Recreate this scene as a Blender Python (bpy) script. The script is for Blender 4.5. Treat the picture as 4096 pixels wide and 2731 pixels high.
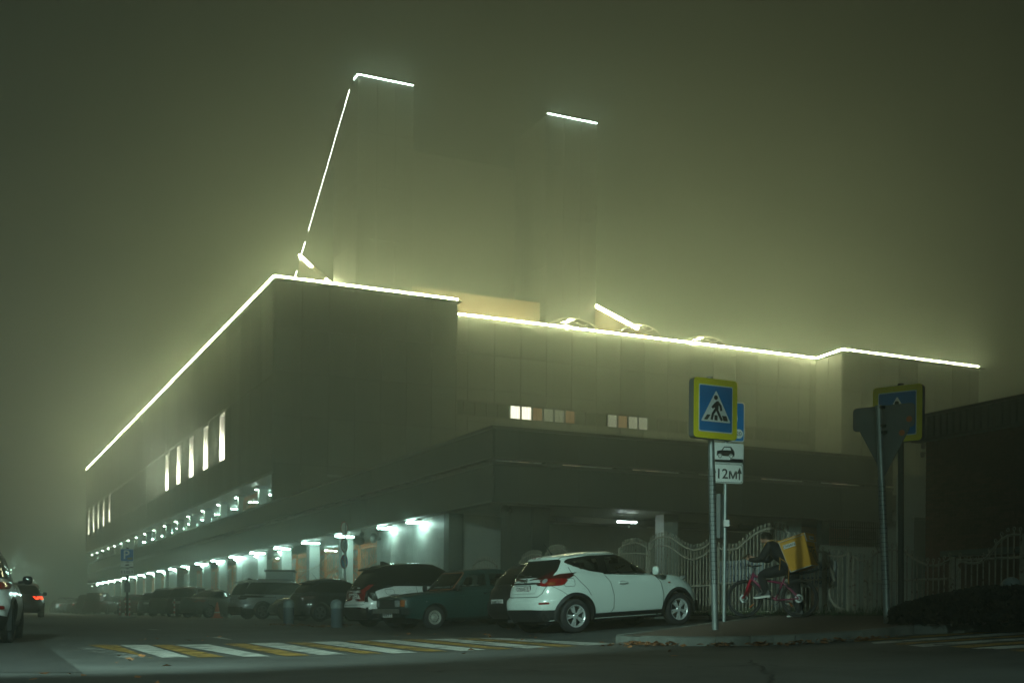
import bpy, bmesh, math, random
from mathutils import Vector, Matrix, Euler, geometry
from mathutils.bvhtree import BVHTree
random.seed(7)
S = bpy.context.scene
COL = S.collection
for _o in list(bpy.data.objects): bpy.data.objects.remove(_o)

# ------------------------------------------------------------------ camera
CZ = 0.53                                   # camera held low, just above the asphalt
FPX, PX, PY = 4838.0, 2048.0, 2469.0        # focal length and axis point in photo pixels (4096 wide)
ANG, ROLL = math.radians(25.05), math.radians(0.5)
cam_d = bpy.data.cameras.new('camera'); cam = bpy.data.objects.new('camera', cam_d); COL.objects.link(cam)
cam_d.sensor_width = 36.0; cam_d.lens = 36.0 * FPX / 4096.0
cam_d.shift_x = 0.0; cam_d.shift_y = (PY - 1365.5) / 4096.0
cam_d.clip_start = 0.1; cam_d.clip_end = 3000
cam.matrix_world = (Matrix.Translation((0, 0, CZ)) @ Matrix.Rotation(-ANG, 4, 'Z')
                    @ Matrix.Rotation(math.radians(90), 4, 'X') @ Matrix.Rotation(ROLL, 4, 'Z'))
S.camera = cam

# ------------------------------------------------------------------ night sky and exposure
wd = bpy.data.worlds.new('World'); S.world = wd; wd.use_nodes = True
nt = wd.node_tree; nt.nodes.clear()
_o = nt.nodes.new('ShaderNodeOutputWorld'); _b = nt.nodes.new('ShaderNodeBackground')
_s = nt.nodes.new('ShaderNodeTexSky'); _s.sky_type = 'NISHITA'; _s.sun_disc = False
_s.sun_elevation = math.radians(-4); _s.sun_rotation = math.radians(200)
_b2 = nt.nodes.new('ShaderNodeBackground'); _b2.inputs[0].default_value = (0.78, 1.0, 0.86, 1); _b2.inputs[1].default_value = 0.002   # even city glow of an overcast night
_add = nt.nodes.new('ShaderNodeAddShader')
_b.inputs[1].default_value = 0.01
nt.links.new(_s.outputs[0], _b.inputs[0]); nt.links.new(_b.outputs[0], _add.inputs[0]); nt.links.new(_b2.outputs[0], _add.inputs[1])
nt.links.new(_add.outputs[0], _o.inputs[0])
S.view_settings.view_transform = 'Standard'; S.view_settings.look = 'None'
S.view_settings.exposure = -0.35; S.view_settings.gamma = 1.0; S.view_settings.use_curve_mapping = False
S.render.engine = 'CYCLES'
cy = S.cycles
cy.use_denoising = True; cy.denoiser = 'OPENIMAGEDENOISE'; cy.denoising_input_passes = 'RGB_ALBEDO_NORMAL'
cy.max_bounces = 6; cy.diffuse_bounces = 2; cy.glossy_bounces = 2; cy.transmission_bounces = 3
cy.volume_bounces = 0; cy.transparent_max_bounces = 10
cy.sample_clamp_indirect = 3.0; cy.use_light_tree = True; cy.light_sampling_threshold = 0.0
cy.caustics_reflective = False; cy.caustics_refractive = False
cy.use_adaptive_sampling = False

# ------------------------------------------------------------------ photo pixel <-> place
FW = (math.sin(ANG), math.cos(ANG)); RT = (math.cos(ANG), -math.sin(ANG))
_c, _n = math.cos(ROLL), math.sin(ROLL)
def ray(px, py):
    dx, dy = px - PX, PY - py
    t = (dx*_c - dy*_n) / FPX; h = (dx*_n + dy*_c) / FPX
    return Vector((RT[0]*t + FW[0], RT[1]*t + FW[1], h))          # depth 1
def atY(px, py, Y): return Vector((0, 0, CZ)) + ray(px, py) * Y
def atU(px, py, U): r = ray(px, py); return Vector((0, 0, CZ)) + r * (U / r.x)
def atV(px, py, V): r = ray(px, py); return Vector((0, 0, CZ)) + r * (V / r.y)
def lin(pts, x):
    if x <= pts[0][0]: return pts[0][1]
    for (a, b), (c, d) in zip(pts, pts[1:]):
        if x <= c: return b + (d - b) * (x - a) / (c - a)
    return pts[-1][1]
def smooth(pts, x):                                               # monotone-ish cubic through points
    if x <= pts[0][0]: return pts[0][1]
    if x >= pts[-1][0]: return pts[-1][1]
    n = len(pts)
    for i in range(n - 1):
        if x <= pts[i+1][0]:
            x0, y0 = pts[i]; x1, y1 = pts[i+1]; h = x1 - x0
            d = (y1 - y0) / h
            def tan(j):
                if j == 0 or j == n - 1: return None
                a = (pts[j][1]-pts[j-1][1]) / (pts[j][0]-pts[j-1][0]); b = (pts[j+1][1]-pts[j][1]) / (pts[j+1][0]-pts[j][0])
                return 0.0 if a*b <= 0 else 2*a*b/(a+b)
            m0 = tan(i); m1 = tan(i+1)
            m0 = d if m0 is None else m0; m1 = d if m1 is None else m1
            s = (x - x0) / h
            return (2*s**3-3*s*s+1)*y0 + (s**3-2*s*s+s)*h*m0 + (-2*s**3+3*s*s)*y1 + (s**3-s*s)*h*m1
G0 = [(-60, 0.0), (2, 0.0), (9.8, 0.15), (11, 0.25), (13.5, 0.41), (15.3, 0.53), (17, 0.55), (200, 0.55)]
def gz(U, V):
    k = min(1, max(0, (V - 20) / 30.0)); k = k*k*(3-2*k)
    far = 0.36 + max(0, min(V, 200) - 50) * 0.0028
    if U > 17: far = 0.55 + (far - 0.55) * 0.3
    return lin(G0, U) * (1 - k) + far * k
def onG(px, py, dz=0.0):
    r = ray(px, py); lo, hi = 3.0, 260.0
    f = lambda t: CZ + r.z*t - gz(r.x*t, r.y*t) - dz
    t = lo
    while t < hi and f(t) > 0: t *= 1.02
    a, b = t/1.02, t
    for _ in range(30):
        m = (a+b)/2
        if f(m) > 0: a = m
        else: b = m
    return Vector((r.x*b, r.y*b, gz(r.x*b, r.y*b) + dz))

# ------------------------------------------------------------------ materials
MATS = {}
def mat(name, col, rough=0.6, metal=0.0, vary=0.12, scale=3.0, bump=0.0, bscale=40.0, coat=0.0, emit=None, estr=0.0, spec=0.5, objvar=0.0, streak=False):
    if name in MATS: return MATS[name]
    m = bpy.data.materials.new(name); m.use_nodes = True; n = m.node_tree; p = n.nodes['Principled BSDF']
    p.inputs['Roughness'].default_value = rough; p.inputs['Metallic'].default_value = metal
    p.inputs['Specular IOR Level'].default_value = spec; p.inputs['Coat Weight'].default_value = coat; p.inputs['Coat Roughness'].default_value = 0.06
    c4 = (*col, 1)
    if emit is not None:
        p.inputs['Base Color'].default_value = c4
        p.inputs['Emission Color'].default_value = (*emit, 1); p.inputs['Emission Strength'].default_value = estr
    else:
        g = n.nodes.new('ShaderNodeNewGeometry'); mp = n.nodes.new('ShaderNodeMapping')
        if streak: mp.inputs['Scale'].default_value = (1, 1, 0.12)
        nz = n.nodes.new('ShaderNodeTexNoise'); nz.inputs['Scale'].default_value = scale; nz.inputs['Detail'].default_value = 6; nz.inputs['Roughness'].default_value = 0.65
        rp = n.nodes.new('ShaderNodeValToRGB')
        lo = tuple(max(0, c*(1-vary)) for c in col); hi = tuple(min(1, c*(1+vary)) for c in col)
        rp.color_ramp.elements[0].position = 0.3; rp.color_ramp.elements[1].position = 0.72
        rp.color_ramp.elements[0].color = (*lo, 1); rp.color_ramp.elements[1].color = (*hi, 1)
        n.links.new(g.outputs['Position'], mp.inputs[0]); n.links.new(mp.outputs[0], nz.inputs['Vector']); n.links.new(nz.outputs[0], rp.inputs[0])
        out = rp.outputs[0]
        if objvar:
            oi = n.nodes.new('ShaderNodeObjectInfo'); mr = n.nodes.new('ShaderNodeMapRange')
            mr.inputs[3].default_value = 1-objvar; mr.inputs[4].default_value = 1+objvar
            mx = n.nodes.new('ShaderNodeVectorMath'); mx.operation = 'SCALE'
            n.links.new(oi.outputs['Random'], mr.inputs[0]); n.links.new(out, mx.inputs[0]); n.links.new(mr.outputs[0], mx.inputs['Scale'])
            out = mx.outputs[0]
        n.links.new(out, p.inputs['Base Color'])
        if bump:
            b = n.nodes.new('ShaderNodeBump'); b.inputs['Strength'].default_value = bump; b.inputs['Distance'].default_value = 0.02
            n2 = n.nodes.new('ShaderNodeTexNoise'); n2.inputs['Scale'].default_value = bscale; n2.inputs['Detail'].default_value = 4
            n.links.new(g.outputs['Position'], n2.inputs['Vector']); n.links.new(n2.outputs[0], b.inputs['Height']); n.links.new(b.outputs[0], p.inputs['Normal'])
    MATS[name] = m; return m
def glass(name, tint=(0.5, 0.55, 0.53), clear=0.6):
    if name in MATS: return MATS[name]
    m = bpy.data.materials.new(name); m.use_nodes = True; n = m.node_tree; n.nodes.clear()
    o = n.nodes.new('ShaderNodeOutputMaterial'); t = n.nodes.new('ShaderNodeBsdfTransparent'); g = n.nodes.new('ShaderNodeBsdfGlossy')
    d = n.nodes.new('ShaderNodeBsdfDiffuse'); d.inputs[0].default_value = (0.012, 0.013, 0.013, 1)
    t.inputs[0].default_value = (*tint, 1); g.inputs['Roughness'].default_value = 0.03; g.inputs[0].default_value = (0.9, 0.9, 0.9, 1)
    m1 = n.nodes.new('ShaderNodeMixShader'); m1.inputs[0].default_value = clear
    m2 = n.nodes.new('ShaderNodeMixShader'); f = n.nodes.new('ShaderNodeFresnel'); f.inputs[0].default_value = 1.45
    n.links.new(d.outputs[0], m1.inputs[1]); n.links.new(t.outputs[0], m1.inputs[2])
    n.links.new(f.outputs[0], m2.inputs[0]); n.links.new(m1.outputs[0], m2.inputs[1]); n.links.new(g.outputs[0], m2.inputs[2]); n.links.new(m2.outputs[0], o.inputs[0])
    MATS[name] = m; return m

# ------------------------------------------------------------------ object helpers
def wm(o):
    m = o.matrix_basis.copy()
    return wm(o.parent) @ o.matrix_parent_inverse @ m if o.parent else m
def link(name, data, parent=None, world=False):
    o = bpy.data.objects.new(name, data); COL.objects.link(o)
    if parent is not None:
        o.parent = parent
        if world: o.matrix_parent_inverse = wm(parent).inverted()
    return o
def empty(name, loc=(0, 0, 0), rz=0.0):
    o = bpy.data.objects.new(name, None); COL.objects.link(o); o.empty_display_size = 0.2
    o.location = loc; o.rotation_euler = (0, 0, rz); return o
def tag(o, label, cat, group=None):
    o['label'] = label; o['category'] = cat
    if group: o['group'] = group
    return o
_cubes = {}
def cube_mesh(m):
    if m.name not in _cubes:
        bm = bmesh.new(); bmesh.ops.create_cube(bm, size=1.0); me = bpy.data.meshes.new('block_' + m.name); bm.to_mesh(me); bm.free(); me.materials.append(m); _cubes[m.name] = me
    return _cubes[m.name]
def box(name, x0, x1, y0, y1, z0, z1, m, parent=None, world=True):
    o = link(name, cube_mesh(m), parent, world)
    o.location = ((x0+x1)/2, (y0+y1)/2, (z0+z1)/2); o.scale = (abs(x1-x0), abs(y1-y0), abs(z1-z0)); return o
class MB:
    def __init__(s): s.v = []; s.f = []; s.mi = []
    def add(s, vs, fs, mi=0):
        k = len(s.v); s.v += [tuple(v) for v in vs]; s.f += [tuple(i+k for i in f) for f in fs]; s.mi += [mi]*len(fs)
    def box(s, x0, x1, y0, y1, z0, z1, mi=0, M=None):
        vs = [Vector((x, y, z)) for z in (z0, z1) for y in (y0, y1) for x in (x0, x1)]
        if M is not None: vs = [M @ v for v in vs]
        s.add(vs, [(0, 2, 3, 1), (4, 5, 7, 6), (0, 1, 5, 4), (2, 6, 7, 3), (0, 4, 6, 2), (1, 3, 7, 5)], mi)
    def tube(s, pts, r, seg=8, mi=0, cap=True, closed=False):
        pts = [Vector(p) for p in pts]; n = len(pts); rr = r if isinstance(r, (list, tuple)) else [r]*n
        base = len(s.v); ref = None
        for i, p in enumerate(pts):
            if closed: d = pts[(i+1) % n] - pts[i-1]
            else: d = pts[min(i+1, n-1)] - pts[max(i-1, 0)]
            d.normalize()
            if ref is None: ref = Vector((0, 0, 1)) if abs(d.z) < 0.9 else Vector((1, 0, 0))
            a = d.cross(ref); a.normalize(); b = d.cross(a); ref = -b
            ref = a.cross(d)
            for k in range(seg):
                t = 2*math.pi*k/seg; q = p + (a*math.cos(t) + b*math.sin(t))*rr[i]; s.v.append(tuple(q))
        m = n if closed else n-1
        for i in range(m):
            for k in range(seg):
                j = (i+1) % n
                s.f.append((base+i*seg+k, base+i*seg+(k+1) % seg, base+j*seg+(k+1) % seg, base+j*seg+k)); s.mi.append(mi)
        if cap and not closed:
            s.f.append(tuple(base+k for k in range(seg-1, -1, -1))); s.mi.append(mi)
            s.f.append(tuple(base+(n-1)*seg+k for k in range(seg))); s.mi.append(mi)
    def lathe(s, prof, seg=24, axis='Z', M=None, mi=0):
        base = len(s.v)
        for (r, h) in prof:
            for k in range(seg):
                t = 2*math.pi*k/seg
                v = Vector((r*math.cos(t), r*math.sin(t), h)) if axis == 'Z' else Vector((r*math.cos(t), h, r*math.sin(t)))
                s.v.append(tuple(M @ v if M is not None else v))
        for i in range(len(prof)-1):
            for k in range(seg):
                s.f.append((base+i*seg+k, base+i*seg+(k+1) % seg, base+(i+1)*seg+(k+1) % seg, base+(i+1)*seg+k)); s.mi.append(mi)
    def prism(s, poly, z0, z1, M=None, mi=0):
        n = len(poly); vs = [Vector((x, y, z0)) for x, y in poly] + [Vector((x, y, z1)) for x, y in poly]
        if M is not None: vs = [M @ v for v in vs]
        tri = geometry.tessellate_polygon([[Vector((x, y, 0)) for x, y in poly]])
        fs = [tuple(t) for t in tri] + [tuple(i+n for i in reversed(t)) for t in tri] + [(i, (i+1) % n, (i+1) % n+n, i+n) for i in range(n)]
        s.add(vs, fs, mi)
    def mesh(s, name, mats, smooth=False):
        me = bpy.data.meshes.new(name); me.from_pydata(s.v, [], s.f)
        for m in (mats if isinstance(mats, (list, tuple)) else [mats]): me.materials.append(m)
        me.polygons.foreach_set('material_index', s.mi)
        bm = bmesh.new(); bm.from_mesh(me); bmesh.ops.recalc_face_normals(bm, faces=bm.faces); bm.to_mesh(me); bm.free()
        if smooth:
            me.polygons.foreach_set('use_smooth', [True]*len(me.polygons))
            try: me.set_sharp_from_angle(angle=math.radians(38))
            except Exception: pass
        me.update(); return me
    def build(s, name, mats, parent=None, smooth=False, world=False):
        return link(name, s.mesh(name, mats, smooth), parent, world)
_txt = {}
def text_mesh(t, size, m, ext=0.001, bold=0.0, align='CENTER'):
    key = (t, size, m.name, bold, align)
    if key in _txt: return _txt[key]
    c = bpy.data.curves.new('lettering', 'FONT'); c.body = t; c.size = size; c.extrude = ext; c.align_x = align; c.align_y = 'CENTER'; c.offset = bold; c.resolution_u = 3
    o = bpy.data.objects.new('lettering', c); COL.objects.link(o)
    dg = bpy.context.evaluated_depsgraph_get(); me = bpy.data.meshes.new_from_object(o.evaluated_get(dg))
    bpy.data.objects.remove(o); bpy.data.curves.remove(c)
    me.materials.clear(); me.materials.append(m); _txt[key] = me; return me
def frame(o, origin, xdir, zdir=(0, 0, 1)):            # place o so its local XY plane stands on xdir/zdir, facing the viewer side
    x = Vector(xdir).normalized(); z = Vector(zdir).normalized(); y = z - x*z.dot(x); y.normalize(); nrm = x.cross(y)
    M = Matrix(((x.x, y.x, nrm.x, origin[0]), (x.y, y.y, nrm.y, origin[1]), (x.z, y.z, nrm.z, origin[2]), (0, 0, 0, 1)))
    o.matrix_basis = M; return o
def dup_tree(o, parent=None):
    c = o.copy(); COL.objects.link(c); c.parent = parent
    for ch in o.children: dup_tree(ch, c)
    return c
# ================================================================== ground, road paint, pavement
asphalt = mat('asphalt', (0.070, 0.074, 0.070), 0.75, vary=0.42, scale=0.45, bump=0.5, bscale=55, spec=0.35)
def ground_mesh():
    us = [-400, -200, -90, -50, -30, -20, -12, -6, -2, 0, 2, 4, 6, 8, 9.8, 10.4, 11, 11.8, 12.6, 13.5, 14.4, 15.3, 16.2, 17, 19, 24, 34, 50, 90, 160, 300, 500]
    vs = [-400, -150, -60, -30, -15, -5, 0, 5, 10, 14, 17, 20, 22, 24, 26, 28, 30, 32, 34, 36, 38, 40, 42, 44, 46, 48, 50, 55, 60, 75, 100, 130, 170, 200, 260, 500]
    b = MB(); b.v = [(u, v, gz(u, v)) for v in vs for u in us]; n = len(us)
    b.f = [(j*n+i, j*n+i+1, (j+1)*n+i+1, (j+1)*n+i) for j in range(len(vs)-1) for i in range(n-1)]; b.mi = [0]*len(b.f)
    return b.mesh('ground', asphalt, True)
ground = link('ground', ground_mesh()); ground['kind'] = 'structure'
def worn(name, col, amount=0.5):
    m = mat(name, col, 0.65, vary=0.25, scale=6)
    n = m.node_tree; p = n.nodes['Principled BSDF']; out = n.nodes['Material Output']
    g = n.nodes.new('ShaderNodeNewGeometry'); nz = n.nodes.new('ShaderNodeTexNoise'); nz.inputs['Scale'].default_value = 2.2; nz.inputs['Detail'].default_value = 9; nz.inputs['Roughness'].default_value = 0.75
    r = n.nodes.new('ShaderNodeValToRGB'); r.color_ramp.elements[0].position = amount-0.06; r.color_ramp.elements[1].position = amount+0.06
    t = n.nodes.new('ShaderNodeBsdfTransparent'); mx = n.nodes.new('ShaderNodeMixShader')
    n.links.new(g.outputs['Position'], nz.inputs['Vector']); n.links.new(nz.outputs[0], r.inputs[0]); n.links.new(r.outputs[0], mx.inputs[0])
    n.links.new(t.outputs[0], mx.inputs[1]); n.links.new(p.outputs[0], mx.inputs[2]); n.links.new(mx.outputs[0], out.inputs[0]); return m
paint_w = worn('road_paint_white', (0.44, 0.45, 0.41), 0.42); paint_y = worn('road_paint_yellow', (0.30, 0.175, 0.03), 0.45); paint_o = worn('road_paint_faded', (0.30, 0.30, 0.28), 0.55)
def ground_quad(name, quad, m, dz=0.006, div=5, parent=ground):
    P = [onG(x, y) for x, y in quad]; b = MB(); k = div
    for j in range(k+1):
        for i in range(k+1):
            s, t = i/k, j/k; q = (P[0]*(1-s)+P[1]*s)*(1-t) + (P[3]*(1-s)+P[2]*s)*t
            b.v.append((q.x, q.y, gz(q.x, q.y)+dz))
    b.f = [(j*(k+1)+i, j*(k+1)+i+1, (j+1)*(k+1)+i+1, (j+1)*(k+1)+i) for j in range(k) for i in range(k)]; b.mi = [0]*len(b.f)
    return b.build(name, m, parent, world=True)
D = 4096/2352.0
# zebra crossing: corners on its far and near edge (2352-px coordinates), alternating paint
far_x = [120, 200, 281, 345, 403, 480, 575, 640, 713, 775, 842, 905, 972, 1035, 1105, 1165, 1235]
def cross_far(x): return lin([(100, 1480.5), (403, 1480.8), (575, 1477), (713, 1474), (842, 1470.5), (972, 1467.5), (1105, 1465), (1235, 1463.5), (1400, 1462)], x)
def cross_near(x): return lin([(250, 1511.5), (435, 1509.5), (622, 1507.2), (797, 1502.8), (960, 1498.8), (1117, 1492), (1270, 1486.8), (1415, 1478)], x)
stripes = [  # far left, far right, near left, near right, paint
 (140, 190, 280, 348, paint_o), (201, 268, 350, 437-93, paint_y), (275, 340, 372, 437, paint_w), (347, 395, 455, 517, paint_y), (402, 478, 560, 622, paint_w),
 (512, 562, 655, 712, paint_y), (570, 640, 735, 797, paint_w), (655, 700, 835, 880, paint_y), (709, 775, 900, 960, paint_w), (790, 836, 985, 1030, paint_y),
 (844, 905, 1058, 1117, paint_w), (918, 966, 1140, 1180, paint_y), (974, 1035, 1210, 1270, paint_w), (1046, 1090, 1290, 1330, paint_y), (1097, 1150, 1350, 1412, paint_w)]
for (a, b_, c, d, m) in stripes:
    ground_quad('crosswalk_stripe', [(a*D, cross_far(a)*D), (b_*D, cross_far(b_)*D), (d*D, cross_near(d)*D), (c*D, cross_near(c)*D)], m)
for q in ([(482, 1462.5), (500, 1462.8), (535, 1468), (517, 1467.5)], [(338, 1444.5), (350, 1444.5), (372, 1446.3), (358, 1446.3)], [(262, 1425), (272, 1425), (290, 1427), (280, 1427)],
          [(0, 1471), (0, 1469.5), (118, 1467.6), (120, 1469.2)], [(78, 1458.5), (92, 1458.5), (128, 1466), (114, 1466)]):
    ground_quad('lane_mark', [(x*D, y*D) for x, y in q], paint_o if q[0][0] < 300 else paint_w)
tar = mat('tar_patch', (0.028, 0.030, 0.029), 0.7, vary=0.4, scale=3, bump=0.5, bscale=50); crack = mat('asphalt_crack', (0.016, 0.016, 0.016), 0.9)
ground_quad('asphalt_patch', [(-400, 2548), (150, 2548), (330, 2690), (-400, 2690)], tar, 0.004, 8)
ground_quad('asphalt_patch', [(1500, 2508), (2080, 2512), (2180, 2548), (1480, 2536)], tar, 0.004, 8)
for pl, w_ in (([(2480, 2655), (2760, 2668), (3050, 2662), (3400, 2676)], 0.03), ([(1650, 2690), (1980, 2676), (2300, 2690)], 0.025), ([(3420, 2600), (3700, 2612), (4000, 2604)], 0.03), ([(2050, 2550), (2200, 2572), (2420, 2580)], 0.03), ([(1200, 2520), (1500, 2545), (1720, 2560)], 0.025), ([(3000, 2640), (3100, 2700), (3080, 2731)], 0.02)):
    P_ = []
    for (xa, ya), (xb, yb) in zip(pl, pl[1:]):
        for k in range(12): t = k/12; g_ = onG(xa+(xb-xa)*t, ya+(yb-ya)*t); P_.append((g_.x+random.uniform(-.05, .05), g_.y+random.uniform(-.08, .08)))
    b = MB(); n = len(P_)
    for i, (x, y) in enumerate(P_):
        a, c = P_[max(0, i-1)], P_[min(n-1, i+1)]; dx, dy = c[0]-a[0], c[1]-a[1]; l = math.hypot(dx, dy) or 1; ww = w_*random.uniform(0.3, 1.0)
        b.v += [(x-dy/l*ww, y+dx/l*ww, gz(x, y)+0.0075), (x+dy/l*ww, y-dx/l*ww, gz(x, y)+0.0075)]
    b.f = [(2*i, 2*i+1, 2*i+3, 2*i+2) for i in range(n-1)]; b.mi = [0]*(n-1); b.build('asphalt_crack', crack, ground, world=True)
# second crossing on the side street
Z = 0.2551
for i, (l0, l1, r0, r1, m) in enumerate([((-330, 1408), (-330, 1440), (2500, 1226), (2500, 1250), paint_y), ((-60, 1446), (0, 1474), (2500, 1268), (2500, 1304), paint_w), ((190, 1472), (420, 1488), (2500, 1320), (2500, 1346), paint_y),
        ((520, 1494), (760, 1518), (2500, 1366), (2500, 1402), paint_w), ((1150, 1514), (1450, 1532), (2500, 1418), (2500, 1456), paint_y), ((1500, 1538), (1800, 1562), (2500, 1480), (2500, 1522), paint_w), ((2050, 1566), (2300, 1590), (2500, 1540), (2500, 1580), paint_y)]):
    f = lambda p: (3500+p[0]*Z, 2200+p[1]*Z)
    ground_quad('crosswalk_stripe', [f(l0), f(r0), f(r1), f(l1)], m, div=8)

# pavement corner with kerb stones
tile = mat('paving_tiles', (0.17, 0.105, 0.078), 0.8, vary=0.3, scale=1.2, bump=0.4, bscale=18)
def brick_tiles(m):
    n = m.node_tree; p = n.nodes['Principled BSDF']; g = n.nodes.new('ShaderNodeNewGeometry'); br = n.nodes.new('ShaderNodeTexBrick')
    br.inputs['Scale'].default_value = 2.5; br.inputs['Mortar Size'].default_value = 0.025; br.inputs['Color1'].default_value = (0.11, 0.07, 0.05, 1); br.inputs['Color2'].default_value = (0.08, 0.055, 0.043, 1); br.inputs['Mortar'].default_value = (0.05, 0.04, 0.035, 1)
    n.links.new(g.outputs['Position'], br.inputs['Vector']); n.links.new(br.outputs[0], p.inputs['Base Color'])
brick_tiles(tile)
kerbpix = [(2462, 2571), (2560, 2577), (2668, 2581), (2860, 2581.5), (3000, 2580), (3180, 2575), (3450, 2559), (3560, 2547), (3655, 2535)]
kline = [onG(*p) for p in kerbpix]
KH = 0.125
def pave(name, poly, dz, m):
    b = MB(); vs = [Vector((p[0], p[1], 0)) for p in poly]
    # fine triangulation so it follows the ground
    from mathutils.geometry import delaunay_2d_cdt
    pts = [Vector((p.x, p.y)) for p in vs]; n = len(pts)
    x0 = min(p.x for p in pts); x1 = max(p.x for p in pts); y0 = min(p.y for p in pts); y1 = max(p.y for p in pts)
    grid = []
    gx = x0
    while gx < x1:
        gy = y0
        while gy < y1:
            if inpoly((gx, gy), pts): grid.append(Vector((gx, gy)))
            gy += 0.7
        gx += 0.7
    r = delaunay_2d_cdt(pts+grid, [(i, (i+1) % n) for i in range(n)], [], 0, 1e-6)
    for t in r[2]:
        c = sum((r[0][i] for i in t), Vector((0, 0)))/3
        if inpoly(c, pts): b.f.append(tuple(t)); b.mi.append(0)
    b.v = [(p.x, p.y, gz(p.x, p.y)+dz) for p in r[0]]
    o = b.build(name, m); return o
def inpoly(p, poly):
    x, y = p[0], p[1]; c = False; n = len(poly)
    for i in range(n):
        a, b_ = poly[i], poly[i-1]
        if (a[1] > y) != (b_[1] > y) and x < (b_[0]-a[0])*(y-a[1])/(b_[1]-a[1])+a[0]: c = not c
    return c
back_l = [Vector((13.9, 19.0, 0)), Vector((15.0, 19.3, 0)), Vector((15.1, 24.5, 0)), Vector((22, 24.5, 0)), Vector((22, 4, 0))]
pavement = pave('pavement', [(p.x, p.y) for p in kline] + [(kline[-1].x+3.5, kline[-1].y-4.5)] + [(p.x, p.y) for p in reversed(back_l)] , KH, tile); pavement['kind'] = 'structure'
kerb_m = mat('kerb_concrete', (0.14, 0.15, 0.135), 0.85, vary=0.35, scale=2.5, bump=0.6, bscale=22, objvar=0.15)
def kerb_run(pts, h0=0.0):
    for a, b_ in zip(pts, pts[1:]):
        L = (b_-a).length; n = max(1, round(L/0.95))
        for i in range(n):
            p, q = a.lerp(b_, i/n), a.lerp(b_, (i+1)/n); d = (q-p).normalized(); s = Vector((-d.y, d.x, 0)).normalized()
            p = p+d*0.006; q = q-d*0.006; j = random.uniform(-0.006, 0.006); w = 0.15
            b = MB(); z = KH+0.008+j
            vs = [(p.x, p.y, gz(p.x, p.y)-0.08), (q.x, q.y, gz(q.x, q.y)-0.08), (q.x+s.x*w, q.y+s.y*w, gz(q.x, q.y)-0.08), (p.x+s.x*w, p.y+s.y*w, gz(p.x, p.y)-0.08),
                  (p.x+s.x*0.02, p.y+s.y*0.02, gz(p.x, p.y)+z), (q.x+s.x*0.02, q.y+s.y*0.02, gz(q.x, q.y)+z), (q.x+s.x*w, q.y+s.y*w, gz(q.x, q.y)+z), (p.x+s.x*w, p.y+s.y*w, gz(p.x, p.y)+z),
                  (p.x, p.y, gz(p.x, p.y)+z-0.025), (q.x, q.y, gz(q.x, q.y)+z-0.025)]
            b.add(vs, [(0, 1, 9, 8), (8, 9, 5, 4), (4, 5, 6, 7), (2, 3, 7, 6), (0, 8, 4, 7, 3), (1, 2, 6, 5, 9)])
            b.build('kerb_stone', kerb_m, pavement, world=True)
kerb_run(kline); kerb_run([kline[-1], kline[-1]+Vector((1.9, -2.4, 0)), kline[-1]+Vector((3.5, -4.5, 0))])
kerb_run([Vector((13.9, 19.0, 0)), kline[0]])
# grass verge along the iron fence
earth = mat('verge_soil', (0.035, 0.032, 0.02), 0.95, vary=0.4, scale=4, bump=1.0, bscale=15)
verge = pave('verge', [(14.55, 10), (16.2, 10), (16.2, 44), (14.55, 44)], KH+0.012, earth); verge['kind'] = 'structure'
# ================================================================== theatre
clad = mat('marble_cladding', (0.16, 0.17, 0.14), 0.55, vary=0.22, scale=0.5, objvar=0.16, streak=True)
clad_dark = mat('joint_backing', (0.10, 0.10, 0.09), 0.9)
metal = mat('parapet_metal', (0.15, 0.16, 0.14), 0.26, 0.4, vary=0.16, scale=0.4, objvar=0.05, streak=True)
coping_m = mat('coping_metal', (0.10, 0.105, 0.09), 0.45, 0.3)
soffit_m = mat('soffit_slats', (0.34, 0.36, 0.33), 0.55, vary=0.1)
stone = mat('arcade_marble', (0.46, 0.50, 0.47), 0.5, vary=0.16, scale=1.1, objvar=0.10)
darkstone = mat('dark_pillar', (0.075, 0.085, 0.075), 0.6)
wall_in = mat('plaster_wall', (0.36, 0.38, 0.34), 0.8, vary=0.12, scale=0.8)
tan = mat('tan_render', (0.20, 0.14, 0.08), 0.8, vary=0.1)
led = mat('roof_led', (1, 1, 1), emit=(1.0, 1.0, 0.55), estr=122)
led_c = mat('tower_led', (1, 1, 1), emit=(0.72, 1.0, 0.84), estr=75)
led_thin = mat('cable_led', (1, 1, 1), emit=(0.92, 1.0, 0.80), estr=30)
tube_m = mat('lamp_tube', (1, 1, 1), emit=(0.58, 1.0, 0.88), estr=120)
col_m = mat('column_lamp', (1, 1, 1), emit=(0.72, 1.0, 0.84), estr=230)
niche_l = mat('niche_lamp', (1, 1, 1), emit=(1.0, 1.0, 0.80), estr=260)
niche_w = mat('niche_white', (0.78, 0.78, 0.72), 0.7, vary=0.05)
hous = mat('lamp_housing', (0.22, 0.23, 0.23), 0.5)
UB, VB = 18.36, 41.1
ZP = [CZ+4.38, CZ+5.80, CZ+6.00, CZ+7.12]          # lower band bottom/top, upper band bottom/top
V1, V2, U1, U2, U3, VEND = 74.7, 77.9, 30.75, 63.2, 77.5, 186.5
ZS, ZR = CZ+9.0, CZ+20.85                           # soffit and roof of the upper block
th = empty('theatre_building', (UB, VB, gz(UB, VB)))
tag(th, 'huge pale theatre with glowing roofline lights, arcades and parapets behind parked cars', 'building')
def part(name, *a): return box(name, *a, th)
def sub(name, p, *a): return box(name, *a, p)

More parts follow.
